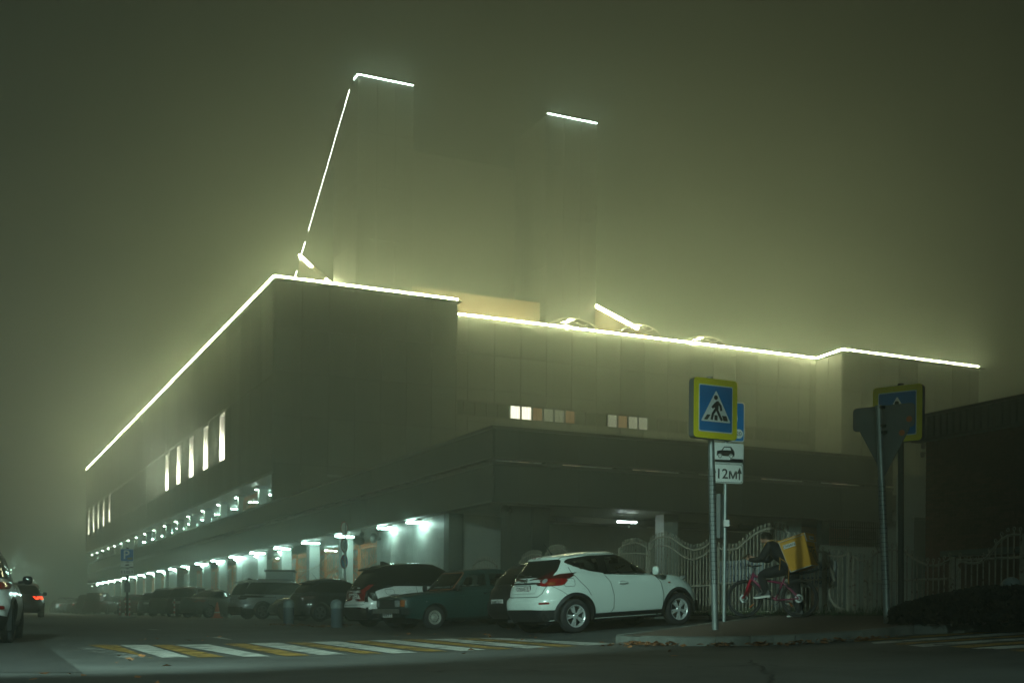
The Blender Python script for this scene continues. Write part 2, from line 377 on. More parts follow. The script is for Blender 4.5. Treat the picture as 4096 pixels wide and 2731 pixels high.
def cladding(name, axis, c, out, a0, a1, z0, z1, pw, rows, holes=(), m=clad, t=0.05):
    """wall of separate slabs. axis 'V': plane U=c running along V; axis 'U': plane V=c running along U. out = outward sign"""
    ea = sorted(set([a0+pw*i for i in range(int((a1-a0)/pw)+1)] + [a1] + [h for H in holes for h in H[:2]]))
    ea = [e for i, e in enumerate(ea) if i == 0 or e-ea[i-1] > 0.05]
    if ea[-1] != a1: ea[-1] = a1
    ez = sorted(set([z0+(z1-z0)*r for r in rows] + [h for H in holes for h in H[2:]]))
    back = MB(); cells = []
    for i in range(len(ea)-1):
        for j in range(len(ez)-1):
            ca, cz_ = (ea[i]+ea[i+1])/2, (ez[j]+ez[j+1])/2
            if any(h[0] < ca < h[1] and h[2] < cz_ < h[3] for h in holes): continue
            cells.append((ea[i], ea[i+1], ez[j], ez[j+1]))
            lo, hi = sorted((c-out*0.03, c-out*0.35))
            if axis == 'V': back.box(lo, hi, ea[i], ea[i+1], ez[j], ez[j+1])
            else: back.box(ea[i], ea[i+1], lo, hi, ez[j], ez[j+1])
    w = back.build(name, clad_dark, th, world=True)
    for (p, q, r, s) in cells:
        d = random.uniform(-0.006, 0.006); lo, hi = sorted((c-out*0.028, c+out*(t+d))); g = 0.028
        if axis == 'V': box('cladding_slab', lo, hi, p+g, q-g, r+g, s-g, m, w)
        else: box('cladding_slab', p+g, q-g, lo, hi, r+g, s-g, m, w)
    return w
ROWS = [0, 0.21, 0.42, 0.61, 0.8, 1.0]
# --- lit slits in the long facade
holes = []; slits = []
for (xa, xb, yb, yt) in [(880.8, 900.8, 1840, 1657), (816, 833.9, 1876, 1706), (759.8, 775.9, 1907, 1746), (709.3, 723.2, 1934, 1783), (663.4, 676.3, 1961, 1817),
                         (436.5, 441.9, 2088, 1975), (413.5, 418.5, 2102, 1995), (392.5, 397, 2113, 2010), (374, 378, 2125, 2024), (355, 359, 2136, 2038)]:
    a = atU(xb, (yb+yt)/2, UB); b = atU(xa, (yb+yt)/2, UB)
    zb, zt = atU((xa+xb)/2, yb, UB).z, atU((xa+xb)/2, yt, UB).z
    w = min(b.y-a.y, 2.4); slits.append((a.y, a.y+w, zb, zt)); holes.append((a.y, a.y+w, zb, zt))
wl = cladding('long_facade', 'V', UB, -1, V1, VEND, ZS, ZR, 3.1, [0, 0.5, 1.0], holes)
for (p, q, zb, zt) in slits:
    b = MB(); u0, u1 = UB+0.02, UB+0.75
    b.box(u1, u1+0.1, p-0.1, q+0.1, zb-0.1, zt+0.1); b.box(u0, u1, p-0.1, p-0.002, zb-0.1, zt+0.1); b.box(u0, u1, q+0.002, q+0.1, zb-0.1, zt+0.1); b.box(u0, u1, p, q, zt+0.002, zt+0.1); b.box(u0, u1, p, q, zb-0.1, zb-0.002)
    nb = b.build('window_niche', niche_w, th, world=True)
    sub('niche_lamp', nb, u0+0.12, u1-0.05, p+0.1, q-0.1, zb, zb+0.08, niche_l)
    sub('niche_lamp', nb, u1-0.05, u1-0.01, p+0.25, q-0.25, zb+0.1, zb+(zt-zb)*0.5, niche_l)
    sub('mullion', nb, UB-0.1, UB+0.05, p-0.55, p-0.35, zb+(zt-zb)*0.5, zt+0.2, coping_m)
# --- entrance-side facade in three steps
cladding('corner_facade', 'U', V1, -1, UB, U1, ZP[3]-0.6, ZR, 1.75, ROWS)
WS0, WS1 = CZ+14.08, CZ+15.12
w2 = cladding('recessed_facade', 'U', V2, -1, U1, U2, ZP[3]-0.6, ZR, 2.05, [0, 0.3, 0.5, 0.66, 0.83, 1.0], [(U1+0.02, U2-0.6, WS0, WS1)])
cladding('end_facade', 'U', V1, -1, U2, U3, ZP[3]-0.6, ZR, 1.9, ROWS)
cladding('end_return', 'V', U2, -1, V1, V2, ZP[3]-0.6, ZR, 1.6, ROWS)
part('roof_slab', UB+0.35, U3-0.4, V2+0.36, VEND, ZR-0.6, ZR-0.15, clad_dark)
part('rear_mass', U3-0.4, U3, V1+0.4, VEND, 0, ZR-0.1, clad)
# ribbon of office windows
fr = mat('window_frame', (0.07, 0.075, 0.07), 0.5); dark_glass = mat('dark_window_glass', (0.03, 0.04, 0.037), 0.12, spec=0.6)
lit1 = mat('lit_blind', (0.8, 0.8, 0.7), emit=(1.0, 0.95, 0.74), estr=2.6); lit2 = mat('orange_curtain', (0.5, 0.3, 0.15), emit=(1.0, 0.52, 0.22), estr=0.16)
lit3 = mat('grey_curtain', (0.5, 0.5, 0.4), emit=(0.72, 0.78, 0.56), estr=0.22); lit4 = mat('lit_office_wall', (0.6, 0.6, 0.5), emit=(0.85, 0.9, 0.66), estr=0.34)
part('window_recess', U1, U2-0.5, V2+0.36, V2+0.5, WS0-0.3, WS1+0.3, clad_dark)
nwin = 36; pitch = (U2-0.7-U1)/nwin
litmap = {5: lit1, 6: lit1, 7: lit2, 8: lit3, 9: lit3, 10: lit2, 14: lit4, 15: lit2, 16: lit4, 17: lit4}
for i in range(nwin):
    u = U1+0.06+i*pitch; px = lambda: 0
    w = MB()
    for (a, b_, c, d) in ((u, u+pitch, WS0, WS0+0.07), (u, u+pitch, WS1-0.07, WS1), (u, u+0.06, WS0+0.07, WS1-0.07), (u+pitch-0.03, u+pitch, WS0+0.07, WS1-0.07)): w.box(a, b_, V2-0.0, V2+0.2, c, d)
    o = w.build('office_window', fr, th, world=True)
    m = litmap.get(i-1, dark_glass)
    pane = MB(); n = 14 if m in (lit2, lit3, lit1) else 1
    pts = []
    for k in range(n+1):
        uu = u+0.06+(pitch-0.09)*k/n; vv = V2+0.12+(0.03*math.sin(k*2.4) if n > 1 else 0); pts.append((uu, vv))
    for (a, b_), (c, d) in zip(pts, pts[1:]): pane.add([(a, b_, WS0+0.07), (c, d, WS0+0.07), (c, d, WS1-0.07), (a, b_, WS1-0.07)], [(0, 1, 2, 3)])
    pane.build('pane', m, o, world=True)
# --- roofline light strips
def strip(a, b_, r=0.07, m=led, name='roof_light_strip', seg=6):
    a, b_ = Vector(a), Vector(b_); n = max(1, int((b_-a).length/4)); mb = MB()
    for i in range(n): mb.tube([a.lerp(b_, i/n), a.lerp(b_, (i+0.985)/n)], r, seg)
    return mb.build(name, m, th, world=True)
zl = ZR+0.30
lip = MB(); lip.box(UB-0.10, UB+0.5, V1-0.75, VEND, ZR+0.001, ZR+0.05); lip.box(UB+0.502, U1, V1-0.75, V1+0.4, ZR+0.001, ZR+0.05); lip.box(U2-0.1, U3, V1-0.75, V1+0.4, ZR+0.001, ZR+0.05); lip.box(U1+0.002, U2-0.102, V2-0.04, V2+0.5, ZR+0.001, ZR+0.05); lip.build('coping_light_shield', coping_m, th, world=True)  # coping with an overhang added to block the strips' light from going down
strip((UB-0.03, V1-0.03, zl), (UB-0.03, VEND, zl)); strip((UB-0.03, V1-0.05, zl), (U1, V1-0.05, zl))
strip((U1+0.1, V2-0.12, zl-0.1), (U2-0.14, V2-0.12, zl-0.1)); strip((U2-0.05, V2-0.3, zl-0.1), (U2-0.05, V1-0.05, zl)); strip((U2-0.05, V1-0.05, zl), (U3, V1-0.05, zl))
# unseen strips added out on the roof to light the fog above it
strip((U3-0.1, V1-0.05, zl), (U3-0.1, 150, zl), 0.06); strip((24.0, 104.0, zl), (U3, 104.0, zl), 0.10); strip((20.5, 84.6, zl), (U2-1, 84.6, zl), 0.20); strip((49.5, 88.0, zl), (U3-2, 88.0, zl), 0.12)
# --- towers and fly wall fading into the fog
VT, ZT = 86.0, CZ+39.9
clad_t = mat('tower_cladding', (0.04, 0.043, 0.036), 0.6, vary=0.14, scale=0.35, objvar=0.07, streak=True)
def tower(u0, u1):
    t = MB(); t.box(u0, u1, VT, VT+6, ZR-0.8, ZT); o = t.build('tower', clad_dark, th, world=True)
    n = 3
    for k in range(n):
        a, b_ = u0+(u1-u0)*k/n, u0+(u1-u0)*(k+1)/n
        for j in range(5): sub('cladding_slab', o, a+0.015, b_-0.015, VT-0.06, VT-0.003, ZR-0.8+(ZT-ZR+0.8)*j/5+0.015, ZR-0.8+(ZT-ZR+0.8)*(j+1)/5-0.015, clad_t)
    for k in range(3):
        for j in range(5): sub('cladding_slab', o, u0-0.06, u0-0.003, VT+2*k+0.015, VT+2*k+1.985, ZR-0.8+(ZT-ZR+0.8)*j/5+0.015, ZR-0.8+(ZT-ZR+0.8)*(j+1)/5-0.015, clad_t)
    return o
tower(27.3, 31.6); tower(42.9, 47.4)
part('fly_wall', 31.6, 41.2, VT+2.2, VT+5, ZR-0.8, CZ+36, clad_t); part('tan_wall', 31.6, 42.9, VT+0.9, VT+2.1, ZR-0.8, CZ+25.2, tan)
strip((27.2, VT-0.1, ZT+0.1), (31.6, VT-0.1, ZT+0.1), 0.04, led_c); strip((27.2, VT-0.1, ZT+0.1), (27.2, VT+0.9, ZT+0.1), 0.035, led_c); strip((42.9, VT-0.1, ZT+0.1), (47.4, VT-0.1, ZT+0.1), 0.04, led_c)
for (u, va, za, vb, zb) in ((27.0, 80.5, CZ+20.4, 100.5, CZ+30.4), (47.6, 78.6, CZ+21.5, 86.2, CZ+25.2)):
    r = MB(); r.add([(u-0.25, va, ZR-0.5), (u-0.25, vb, ZR-0.5), (u-0.25, vb, zb), (u-0.25, va, za), (u+0.25, va, ZR-0.5), (u+0.25, vb, ZR-0.5), (u+0.25, vb, zb), (u+0.25, va, za)], [(0, 1, 2, 3), (7, 6, 5, 4), (0, 4, 5, 1), (2, 6, 7, 3), (1, 5, 6, 2), (0, 3, 7, 4)])
    r.build('sloping_wall', tan, th, world=True)
strip((26.8, 100.4, CZ+30.45), (26.8, 96.6, CZ+28.5), 0.12); strip((26.8, 92.4, CZ+26.4), (26.8, 89.6, CZ+25.0), 0.12); strip((47.6, 86.2, CZ+25.35), (47.6, 79.6, CZ+22.1), 0.12)
A = atV(1398, 360, VT); B = atV(1175, 1123, 76.0)
cb = MB(); cb.tube([A, B], 0.004, 5); cab = cb.build('light_cable', coping_m, th, world=True)
for s, e, r in ((0.0, 0.10, 0.016), (0.104, 0.765, 0.0085), (0.82, 0.905, 0.016), (0.955, 1.0, 0.016)):
    mb = MB(); mb.tube([A.lerp(B, s), A.lerp(B, e)], r, 5); mb.build('cable_light', led_thin, cab, world=True)
# wire vault skylights
sky_m = mat('skylight_hoops', (0.45, 0.42, 0.35), 0.5); sky_g = glass('skylight_sheet', (0.86, 0.86, 0.8), 0.92)
for (xa, xb, top) in ((2168, 2377, 1288), (2462, 2622, 1311), (2709, 2890, 1358)):
    p, q = atV(xa, 1330, 80.5), atV(xb, 1330, 80.5); c = (p.x+q.x)/2; r = (q.x-p.x)/2+0.4; h = atV((xa+xb)/2, top, 80.5).z-ZR+0.1
    mb = MB(); n = 15; hoops = []
    for v in (79.6, 80.5, 81.4, 82.3, 83.2): 
        pts = [(c+r*math.cos(math.pi*k/n), v, ZR-0.2+(h+0.2)*math.sin(math.pi*k/n)) for k in range(n+1)]; mb.tube(pts, 0.045, 5); hoops.append(pts)
    for k in range(1, n, 2): mb.tube([hoops[0][k], hoops[-1][k]], 0.03, 4)
    sk = mb.build('vault_skylight', sky_m, th, world=True)
    g = MB()
    for k in range(n): g.add([hoops[0][k], hoops[0][k+1], hoops[-1][k+1], hoops[-1][k]], [(0, 1, 2, 3)])
    g.build('glazing', sky_g, sk, world=True)
# --- two parapet bands round the corner
UE = 37.6
def band(z0, z1, name):
    b = MB(); b.box(UB+0.06, UB+0.3, VB+0.06, VEND-2, z0, z1-0.02); b.box(UB+0.301, UE, VB+0.06, VB+0.3, z0, z1-0.02)
    o = b.build(name, clad_dark, th, world=True)
    v = VB+0.002; i = 0
    while v < VEND-4:
        w = 1.2 if v < 110 else 4.8; box('parapet_panel', UB, UB+0.058, v+0.004, v+w-0.004, z0-0.02, z1-0.1, metal, o).rotation_euler = (0, 0, random.uniform(-0.0025, 0.0025)); v += w
    u = UB+0.08
    for w in [1.0]+[2.55]*8:
        if u+w > UE+0.2: w = UE-u
        if w < 0.3: break
        box('parapet_panel', u+0.004, u+w-0.004, VB-0.02, VB+0.058, z0-0.02, z1-0.1, metal, o); u += w
    for (zz, zt) in ((z1-0.095, z1+0.02), (z0-0.09, z0-0.025)):
        c = MB(); c.box(UB-0.06, UB+0.34, VB-0.08, VEND-2, zz, zt); c.box(UB+0.341, UE, VB-0.08, VB+0.34, zz, zt); c.build('coping', coping_m, o, world=True)
    return o
band(ZP[0], ZP[1], 'lower_parapet'); band(ZP[2], ZP[3], 'upper_parapet')
v = VB+0.75
while v < 120: part('gap_post', UB+0.05, UB+0.35, v, v+0.32, ZP[1]+0.022, ZP[2]-0.092, metal); v += 2.13
u = UB+2.2
while u < UE: part('gap_post', u, u+0.75, VB+0.05, VB+0.35, ZP[1]+0.022, ZP[2]-0.092, metal); u += 3.1
# rooms behind the gap along the entrance side: dim lit glass
gapl = mat('gap_room_glow', (0.5, 0.45, 0.35), emit=(0.9, 0.78, 0.5), estr=0.35); gapd = mat('gap_room_dim', (0.4, 0.45, 0.4), emit=(0.6, 0.85, 0.7), estr=0.12)
u = UB+1.2; i = 0
while u < UE-1:
    w = random.uniform(0.5, 1.1); part('upper_room_window', u, u+w, VB+2.4, VB+2.5, ZP[1]-0.9, ZP[2]+0.5, gapl if random.random() < 0.42 else gapd); u += w+random.uniform(0.05, 0.3)
v = VB+2
while v < 100: part('upper_room_window', UB+1.9, UB+2.0, v, v+1.3, ZP[1]+0.0, ZP[2]+0.3, gapd if v < 60 else gapl); v += 2.13
# --- slabs, soffits, walls
def slats(name, u0, u1, v0, v1, z, m, pitch=0.34):
    p = part(name, u0, u1, v0, v1, z+0.03, z+0.3, m)
    return p
slats('arcade_soffit', UB+0.31, UE+6, VB+0.31, VEND-2, ZP[0]+0.02, soffit_m)
for k in range(60): part('soffit_slat', UB+0.35+k*0.0, UB+3.2, VB+0.5+k*0.55, VB+0.5+k*0.55+0.42, ZP[0]+0.0, ZP[0]+0.048, soffit_m)
part('terrace_slab', UB+0.31, U3, VB+0.36, VEND-2, ZP[2]-1.1, ZP[2]-0.42, clad_dark)
part('gallery_soffit', UB-0.02, UB+12, V1-0.05, VEND-1, ZS-0.16, ZS-0.005, soffit_m); part('gallery_back_wall', UB+3.4, UB+3.7, V1+3, VEND-1, ZP[2]-0.4, ZS-0.165, wall_in)
part('gallery_end_wall', UB+2.2, UB+12, V1+3.0, V1+3.3, ZP[2]-0.4, ZS-0.17, wall_in)
part('arcade_back_wall', UB+4.6, UB+4.9, VB+12, VEND-2, 0.2, ZP[0]-0.005, wall_in)
UC = 19.5; cols = [56.55+6.43*k for k in range(21)]
lampset = [0]
def column(v, z0, z1, w=0.62):
    c = part('column', UC-w/2, UC+w/2, v-w/2, v+w/2, z0, z1, stone)
    sub('column_cap', c, UC-w/2-0.06, UC+w/2+0.06, v-w/2-0.06, v+w/2+0.06, z1-0.2, z1-0.01, hous)
    return c
for k, v in enumerate(cols): column(v, 0.2, ZP[0]-0.0)
for k, v in enumerate(cols):
    if v > V1+1: column(v, ZP[2]-0.4, ZS-0.17, 0.5)
# marble end wall of the arcade (big slabs) and pale wall beyond
mw = part('marble_wall', UC-0.25, UC+0.35, 47.9, 56.2, 0.2, ZP[0]-0.002, clad_dark)
a = 47.9
while a < 56.1:
    z = 0.3; w = 0.78
    z += random.choice([0, 0.45, 0.9])-0.9
    while z < ZP[0]-0.05:
        h = 1.35; lo, hi = max(z, 0.2), min(z+h, ZP[0]-0.004)
        if hi-lo > 0.1: sub('cladding_slab', mw, UC-0.3-random.uniform(0, 0.008), UC-0.252, a+0.006, min(a+w, 56.2)-0.006, lo+0.006, hi-0.006, stone)
        z += h
    a += w
part('dark_pilaster', UC-0.36, UC+0.3, 47.3, 47.88, 0.2, ZP[0]-0.002, darkstone)
part('pale_wall', UC+0.32, 23.2, 47.6, 47.85, 0.2, ZP[0]-0.002, wall_in)
for (xa, xb) in ((2046, 2124), (2130, 2198)):
    p, q = atV(xa, 2100, 42.9), atV(xb, 2100, 42.9); part('dark_pillar', p.x, q.x, 42.9, 43.9, 0.2, ZP[0]-0.002, darkstone)
for (xa, xb) in ((2656, 2712), (3146, 3206)):
    p, q = atV(xa, 2100, 43.2), atV(xb, 2100, 43.2); part('column', p.x, q.x, 43.2, 43.2+(q.x-p.x), 0.2, ZP[0]-0.002, stone)
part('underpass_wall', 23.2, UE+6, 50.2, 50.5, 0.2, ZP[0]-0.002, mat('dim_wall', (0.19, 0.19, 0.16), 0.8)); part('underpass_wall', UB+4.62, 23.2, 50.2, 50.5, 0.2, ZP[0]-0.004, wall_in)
# beam and dark luminaires on the underpass ceiling
part('ceiling_beam', 21.5, UE+5, 46.2, 46.6, ZP[0]-0.25, ZP[0]-0.002, mat('dim_wall', (0, 0, 0)))
# barred opening at the far end with a lit room
p0, p1 = atV(3318, 2082, 42.0), atV(3500, 2187, 42.0)
part('end_wall', p0.x-0.35, UE+1.4, 42.0, 42.25, 0.2, p1.z, wall_in); part('end_jamb', p0.x-0.45, p0.x-0.05, 41.95, 42.3, p1.z+0.002, ZP[0]-0.004, darkstone); part('end_wall', p1.x+0.3, UE+1.4, 42.0, 42.25, p1.z+0.002, ZP[0]-0.004, wall_in)
bars = MB(); x = p0.x
while x < p1.x+0.35: bars.tube([(x, 41.9, p1.z-0.05), (x, 41.9, ZP[0]-0.005)], 0.014, 5); x += 0.125
for z in (p1.z+0.12, p1.z+0.3, ZP[0]-0.3): bars.tube([(p0.x, 41.88, z), (p1.x+0.3, 41.88, z+0.04)], 0.016, 5)
bars.build('window_grille', mat('grille_iron', (0.03, 0.03, 0.028), 0.6), th, world=True)
part('end_room_back', p0.x-0.4, p0.x+1.25, 46.0, 46.15, 0.2, ZP[0]-0.26, wall_in); part('end_room_brick', p0.x+1.25, UE+1.5, 45.6, 45.9, 0.2, ZP[0]-0.004, mat('inner_brick', (0.35, 0.16, 0.09), 0.85, vary=0.3, scale=9))

# --- gates of the arcade: orange wrought iron with planks
iron_o = mat('orange_painted_iron', (0.78, 0.26, 0.07), 0.55, vary=0.2, scale=5); plank_m = mat('orange_planks', (0.70, 0.26, 0.12), 0.7, vary=0.25, scale=5, objvar=0.2)
sheet_m = mat('orange_sheet', (0.70, 0.23, 0.07), 0.6, vary=0.2, scale=4)
def scroll(mb, cx, cz, r, turns=1.4, s=1, y=0.0, th_=0.02, a0=0.0):
    pts = []
    for k in range(18):
        t = k/17; rr = r*(1-0.8*t); a = a0+s*t*turns*2*math.pi; pts.append((cx+rr*math.cos(a), y, cz+rr*math.sin(a)))
    mb.tube(pts, th_, 4)
def gate(v0, v1, z0, z1, planks, seed, detail=True, gback=0.75):
    rnd = random.Random(seed); W = v1-v0; H = z1-z0
    o = empty('arcade_gate', (UC+gback, v0, z0), math.radians(90)); o.parent = th; o.matrix_parent_inverse = wm(th).inverted()
    f = MB(); zc = H*0.64
    for x in (0.03, W/2-0.03, W/2+0.03, W-0.03): f.tube([(x, 0, 0), (x, 0, H)], 0.035, 5)
    f.tube([(0, 0, H), (W, 0, H)], 0.03, 5); f.tube([(0, 0, 0.1), (W, 0, 0.1)], 0.03, 5)
    f.tube([(W*k/16, 0, zc+0.55*math.sin(math.pi*k/16)) for k in range(17)], 0.03, 5)
    f.tube([(W*k/16, 0, zc-0.25+0.6*math.sin(math.pi*k/16)) for k in range(17)], 0.024, 5)
    f.build('gate_frame', iron_o, o)
    sc = MB()
    n = 8 if detail else 5
    for k in range(n):
        x = W*(k+0.5)/n; zz = zc+0.55*math.sin(math.pi*(k+0.5)/n)
        for args in ((x, (zz+H)/2+0.15, W/n*0.42, 1.5, 1 if k % 2 else -1, 0, 0.016, 1.2), (x, (zz+H)/2-0.28, W/n*0.36, 1.4, -1 if k % 2 else 1, 0, 0.016, -1.2)):
            if detail: s1_ = MB(); scroll(s1_, *args); s1_.build('scroll', iron_o, o)
            else: scroll(sc, *args)
    if not detail: sc.build('scrollwork', iron_o, o)['kind'] = 'stuff'
    pk = MB(); x = 0.08
    while x < W-0.05:
        top = zc-0.22+0.6*math.sin(math.pi*x/W)-rnd.choice([0.05, 0.3, 0.3, 0.6])
        pk.box(x, x+0.055, -0.02, 0.02, 0.05, max(0.4, top)); x += 0.085
    pk.build('palings', iron_o, o)['kind'] = 'stuff'
    sh_ = MB(); n_ = 20
    for k in range(n_): x0, x1 = W*k/n_, W*(k+1)/n_; sh_.box(x0, x1, 0.022, 0.034, 0.05, zc-0.5+0.6*math.sin(math.pi*(k+0.5)/n_)-(0.25 if k % 5 == 2 else 0))
    sh_.build('backing_sheet', sheet_m, o)
    sp = MB()
    for k in range(int(W/0.22)): sp.tube([(0.1+k*0.22, 0, H), (0.1+k*0.22, 0, H+0.16), (0.1+k*0.22, 0, H+0.34)], [0.014, 0.03, 0.003], 5)
    sp.build('spear_points', iron_o, o)['kind'] = 'stuff'
    for k in range(planks):
        z = 0.35+k*(H-0.4)/max(1, planks)+rnd.uniform(-0.1, 0.1); a = rnd.uniform(-0.06, 0.06); l0 = rnd.choice([0, 0, 0.2, W*0.4]); l1 = W if l0 else rnd.choice([W, W*0.55, W])
        b = box('plank', l0, l1, -0.07, -0.03, z, z+0.17, plank_m, o, False); b.rotation_euler = (0, a, 0)
    return o
gzz = 0.45
for k in range(len(cols)-1):
    v0, v1 = cols[k]+0.1, cols[k+1]-0.1
    solid = k in (4, 9)                       # bays closed by a pale wall
    if solid: part('bay_wall', UC+0.0, UC+0.3, v0-0.1, v1+0.1, 0.2, ZP[0]-0.004, stone); continue
    gate(v0, v1, gzz, CZ+3.65, [0, 6, 5, 0, 0, 1, 0, 0, 0, 0, 0, 0, 0, 0, 0, 0, 0, 0, 0, 0, 0][k], k, k < 6)
# gate leaf and rail on the upper gallery
g1 = gate(cols[4]+0.3, cols[5]-0.2, ZP[2]-0.3, ZP[2]+2.3, 0, 50, True, 0.1); 
g2 = empty('gallery_gate', (UB+2.0, V1+0.3, ZP[2]-0.3), 0); g2.parent = th; g2.matrix_parent_inverse = wm(th).inverted()
f = MB(); f.box(0, 0.07, -0.03, 0.03, 0, 1.95); f.box(0, 3.2, -0.03, 0.03, 1.87, 1.94)
for k in range(5): scroll(f, 0.4+k*0.6, 1.55, 0.24, 1.5, 1 if k % 2 else -1, 0, 0.02, 1.0)
for k in range(12): f.tube([(0.15+k*0.26, 0, 1.94), (0.15+k*0.26, 0, 2.1), (0.15+k*0.26, 0, 2.3)], [0.012, 0.035, 0.003], 5)
f.build('gate_leaf', iron_o, g2)

# --- lamps (each a thing of its own: housing and lit tube)
tube_d = mat('underpass_tube', (1, 1, 1), emit=(0.78, 1.0, 0.92), estr=26)
def ceiling_lamp(u, v, z, L=1.0, along='U', lit=True, label=None, group=None, tm=None):
    o = empty('ceiling_lamp', (u, v, z), 0 if along == 'U' else math.radians(90))
    h = MB(); h.box(-L/2, L/2, -0.07, 0.07, -0.05, 0.0); h.box(-L/2+0.1, -L/2+0.14, -0.02, 0.02, 0, 0.1); h.box(L/2-0.14, L/2-0.1, -0.02, 0.02, 0, 0.1); h.build('housing', hous, o)
    t = MB(); t.box(-L/2+0.02, L/2-0.02, -0.055, 0.055, -0.13, -0.052); t.build('tube', (tm or tube_m) if lit else hous, o)
    return tag(o, label, 'lamp', group)
lz = ZP[0]-0.1
for v in [50.7, 54.7]+[61.6+6.6*k for k in range(18)]:
    ceiling_lamp(19.0, v, lz, 1.05, 'U', True, 'lit tube lamp under the edge of the ground-floor arcade ceiling', 'arcade edge lamps')
for (u, v, L) in ((21.2, 52.4, 1.0), (21.8, 48.6, 0.9), (22.3, 62.3, 0.8), (22.3, 75.3, 0.8), (22.3, 88, 0.8)):
    ceiling_lamp(u, v, lz, L, 'U', True, 'lit tube lamp deep inside the ground-floor arcade', 'inner arcade lamps')
p = atV(2508, 2052, 44.4); ceiling_lamp(p.x, 44.4, lz-0.1, 0.95, 'U', True, 'lone lit tube lamp on the underpass ceiling above the white car', None, tube_d)
p = atV(3272, 2096, 46.9); ceiling_lamp(p.x, 46.9, lz-0.15, 0.75, 'U', True, 'lit tube lamp near the barred opening of the underpass', None, tube_d)
for xx, vv, ll in ((2264, 45.4, 'behind the dark corner pillar'), (2550, 47.4, 'just beyond the lone lit lamp'), (2990, 44.6, 'above the fence gate and parking sign')):
    p = atV(xx, 2080, vv); ceiling_lamp(p.x, vv, lz-0.05, 0.95, 'U', False, 'switched-off tube lamp on the underpass ceiling '+ll, 'dark underpass lamps')
gl = ZS-0.26
ceiling_lamp(20.3, V1+0.6, gl, 1.05, 'U', True, 'lit tube lamp at the corner of the upper gallery soffit', None)
for k in range(12): ceiling_lamp(21.2, V1+3.4+6.43*k+1.4, gl, 0.75, 'U', True, 'lit tube lamp inside the upper gallery', 'upper gallery lamps')
def column_lamp(v, z, label, group):
    o = empty('column_lamp', (UC-0.42, v, z)); h = MB(); h.box(-0.06, 0.12, -0.13, 0.13, 0.0, 0.08); h.build('housing', hous, o)
    t = MB(); t.box(-0.05, 0.06, -0.09, 0.09, -0.05, -0.001); t.build('lens', col_m, o); return tag(o, label, 'lamp', group)
for k, v in enumerate(cols):
    if k >= 3: column_lamp(v, ZP[0]-0.32, 'small downlight at the head of a ground-floor arcade column', 'column downlights of the arcade')
    if v > V1+1: column_lamp(v, ZS-0.4, 'small downlight at the head of an upper gallery column', 'column downlights of the gallery')
for v in (50.2, 54.1):
    o = empty('wall_spot', (UC-0.62, v, ZP[0]-0.12)); t = MB(); t.lathe([(0.0, -0.06), (0.09, -0.06), (0.09, 0.1), (0, 0.1)], 12); t.build('lens', col_m, o)
    t = MB(); t.lathe([(0.11, -0.05), (0.11, 0.11), (0.0, 0.112)], 12); t.build('housing', hous, o); tag(o, 'ceiling spot washing down the marble slab wall of the arcade', 'lamp', 'marble wall spots')
# ================================================================== vehicles
tyre_m = mat('tyre_rubber', (0.018, 0.018, 0.019), 0.85, vary=0.2, scale=20); alloy = mat('alloy_silver', (0.58, 0.62, 0.61), 0.3, 0.35, vary=0.05); alloy_d = mat('alloy_dark', (0.16, 0.165, 0.17), 0.35, 0.8)
steel_w = mat('steel_wheel', (0.42, 0.43, 0.38), 0.45, 0.3, vary=0.2, scale=9); black_pl = mat('black_plastic', (0.014, 0.015, 0.016), 0.55, vary=0.2); under_m = mat('underbody', (0.006, 0.006, 0.006), 0.9)
trim_g = mat('gloss_black_trim', (0.008, 0.009, 0.009), 0.08, coat=1.0); glass_o = mat('tinted_glass', (0.006, 0.008, 0.008), 0.04, spec=0.7, coat=0.5)
glass_c = glass('clear_car_glass', (0.62, 0.68, 0.66), 0.93); lamp_r = mat('red_lens', (0.22, 0.006, 0.006), 0.12, coat=1.0, vary=0.5, scale=14); lamp_rd = mat('dark_red_lens', (0.055, 0.004, 0.004), 0.12, coat=1.0)
lamp_o = mat('orange_lens', (0.26, 0.07, 0.015), 0.15, coat=1.0, vary=0.5, scale=16); lamp_w = mat('clear_lens', (0.42, 0.45, 0.44), 0.1, 0.4, coat=1.0, vary=0.3, scale=14); chrome = mat('chrome', (0.62, 0.63, 0.62), 0.12, 1.0, vary=0.02)
brake_on = mat('lit_brake_lamp', (0.6, 0.02, 0.01), emit=(1.0, 0.05, 0.015), estr=7); tail_on = mat('glowing_tail_lamp', (0.5, 0.02, 0.01), emit=(1.0, 0.03, 0.01), estr=0.5)
plate_w = mat('plate_white', (0.66, 0.67, 0.64), 0.5, vary=0.05); ink = mat('black_ink', (0.012, 0.012, 0.014), 0.6); seat_m = mat('seat_cloth', (0.014, 0.015, 0.016), 0.9); seam_m = mat('panel_gap', (0.02, 0.022, 0.022), 0.8)
def paint(name, c, rough=0.32, coat=0.9, vary=0.04, scale=1.5, metal=0.0): return mat(name, c, rough, metal, vary=vary, scale=scale, coat=coat)

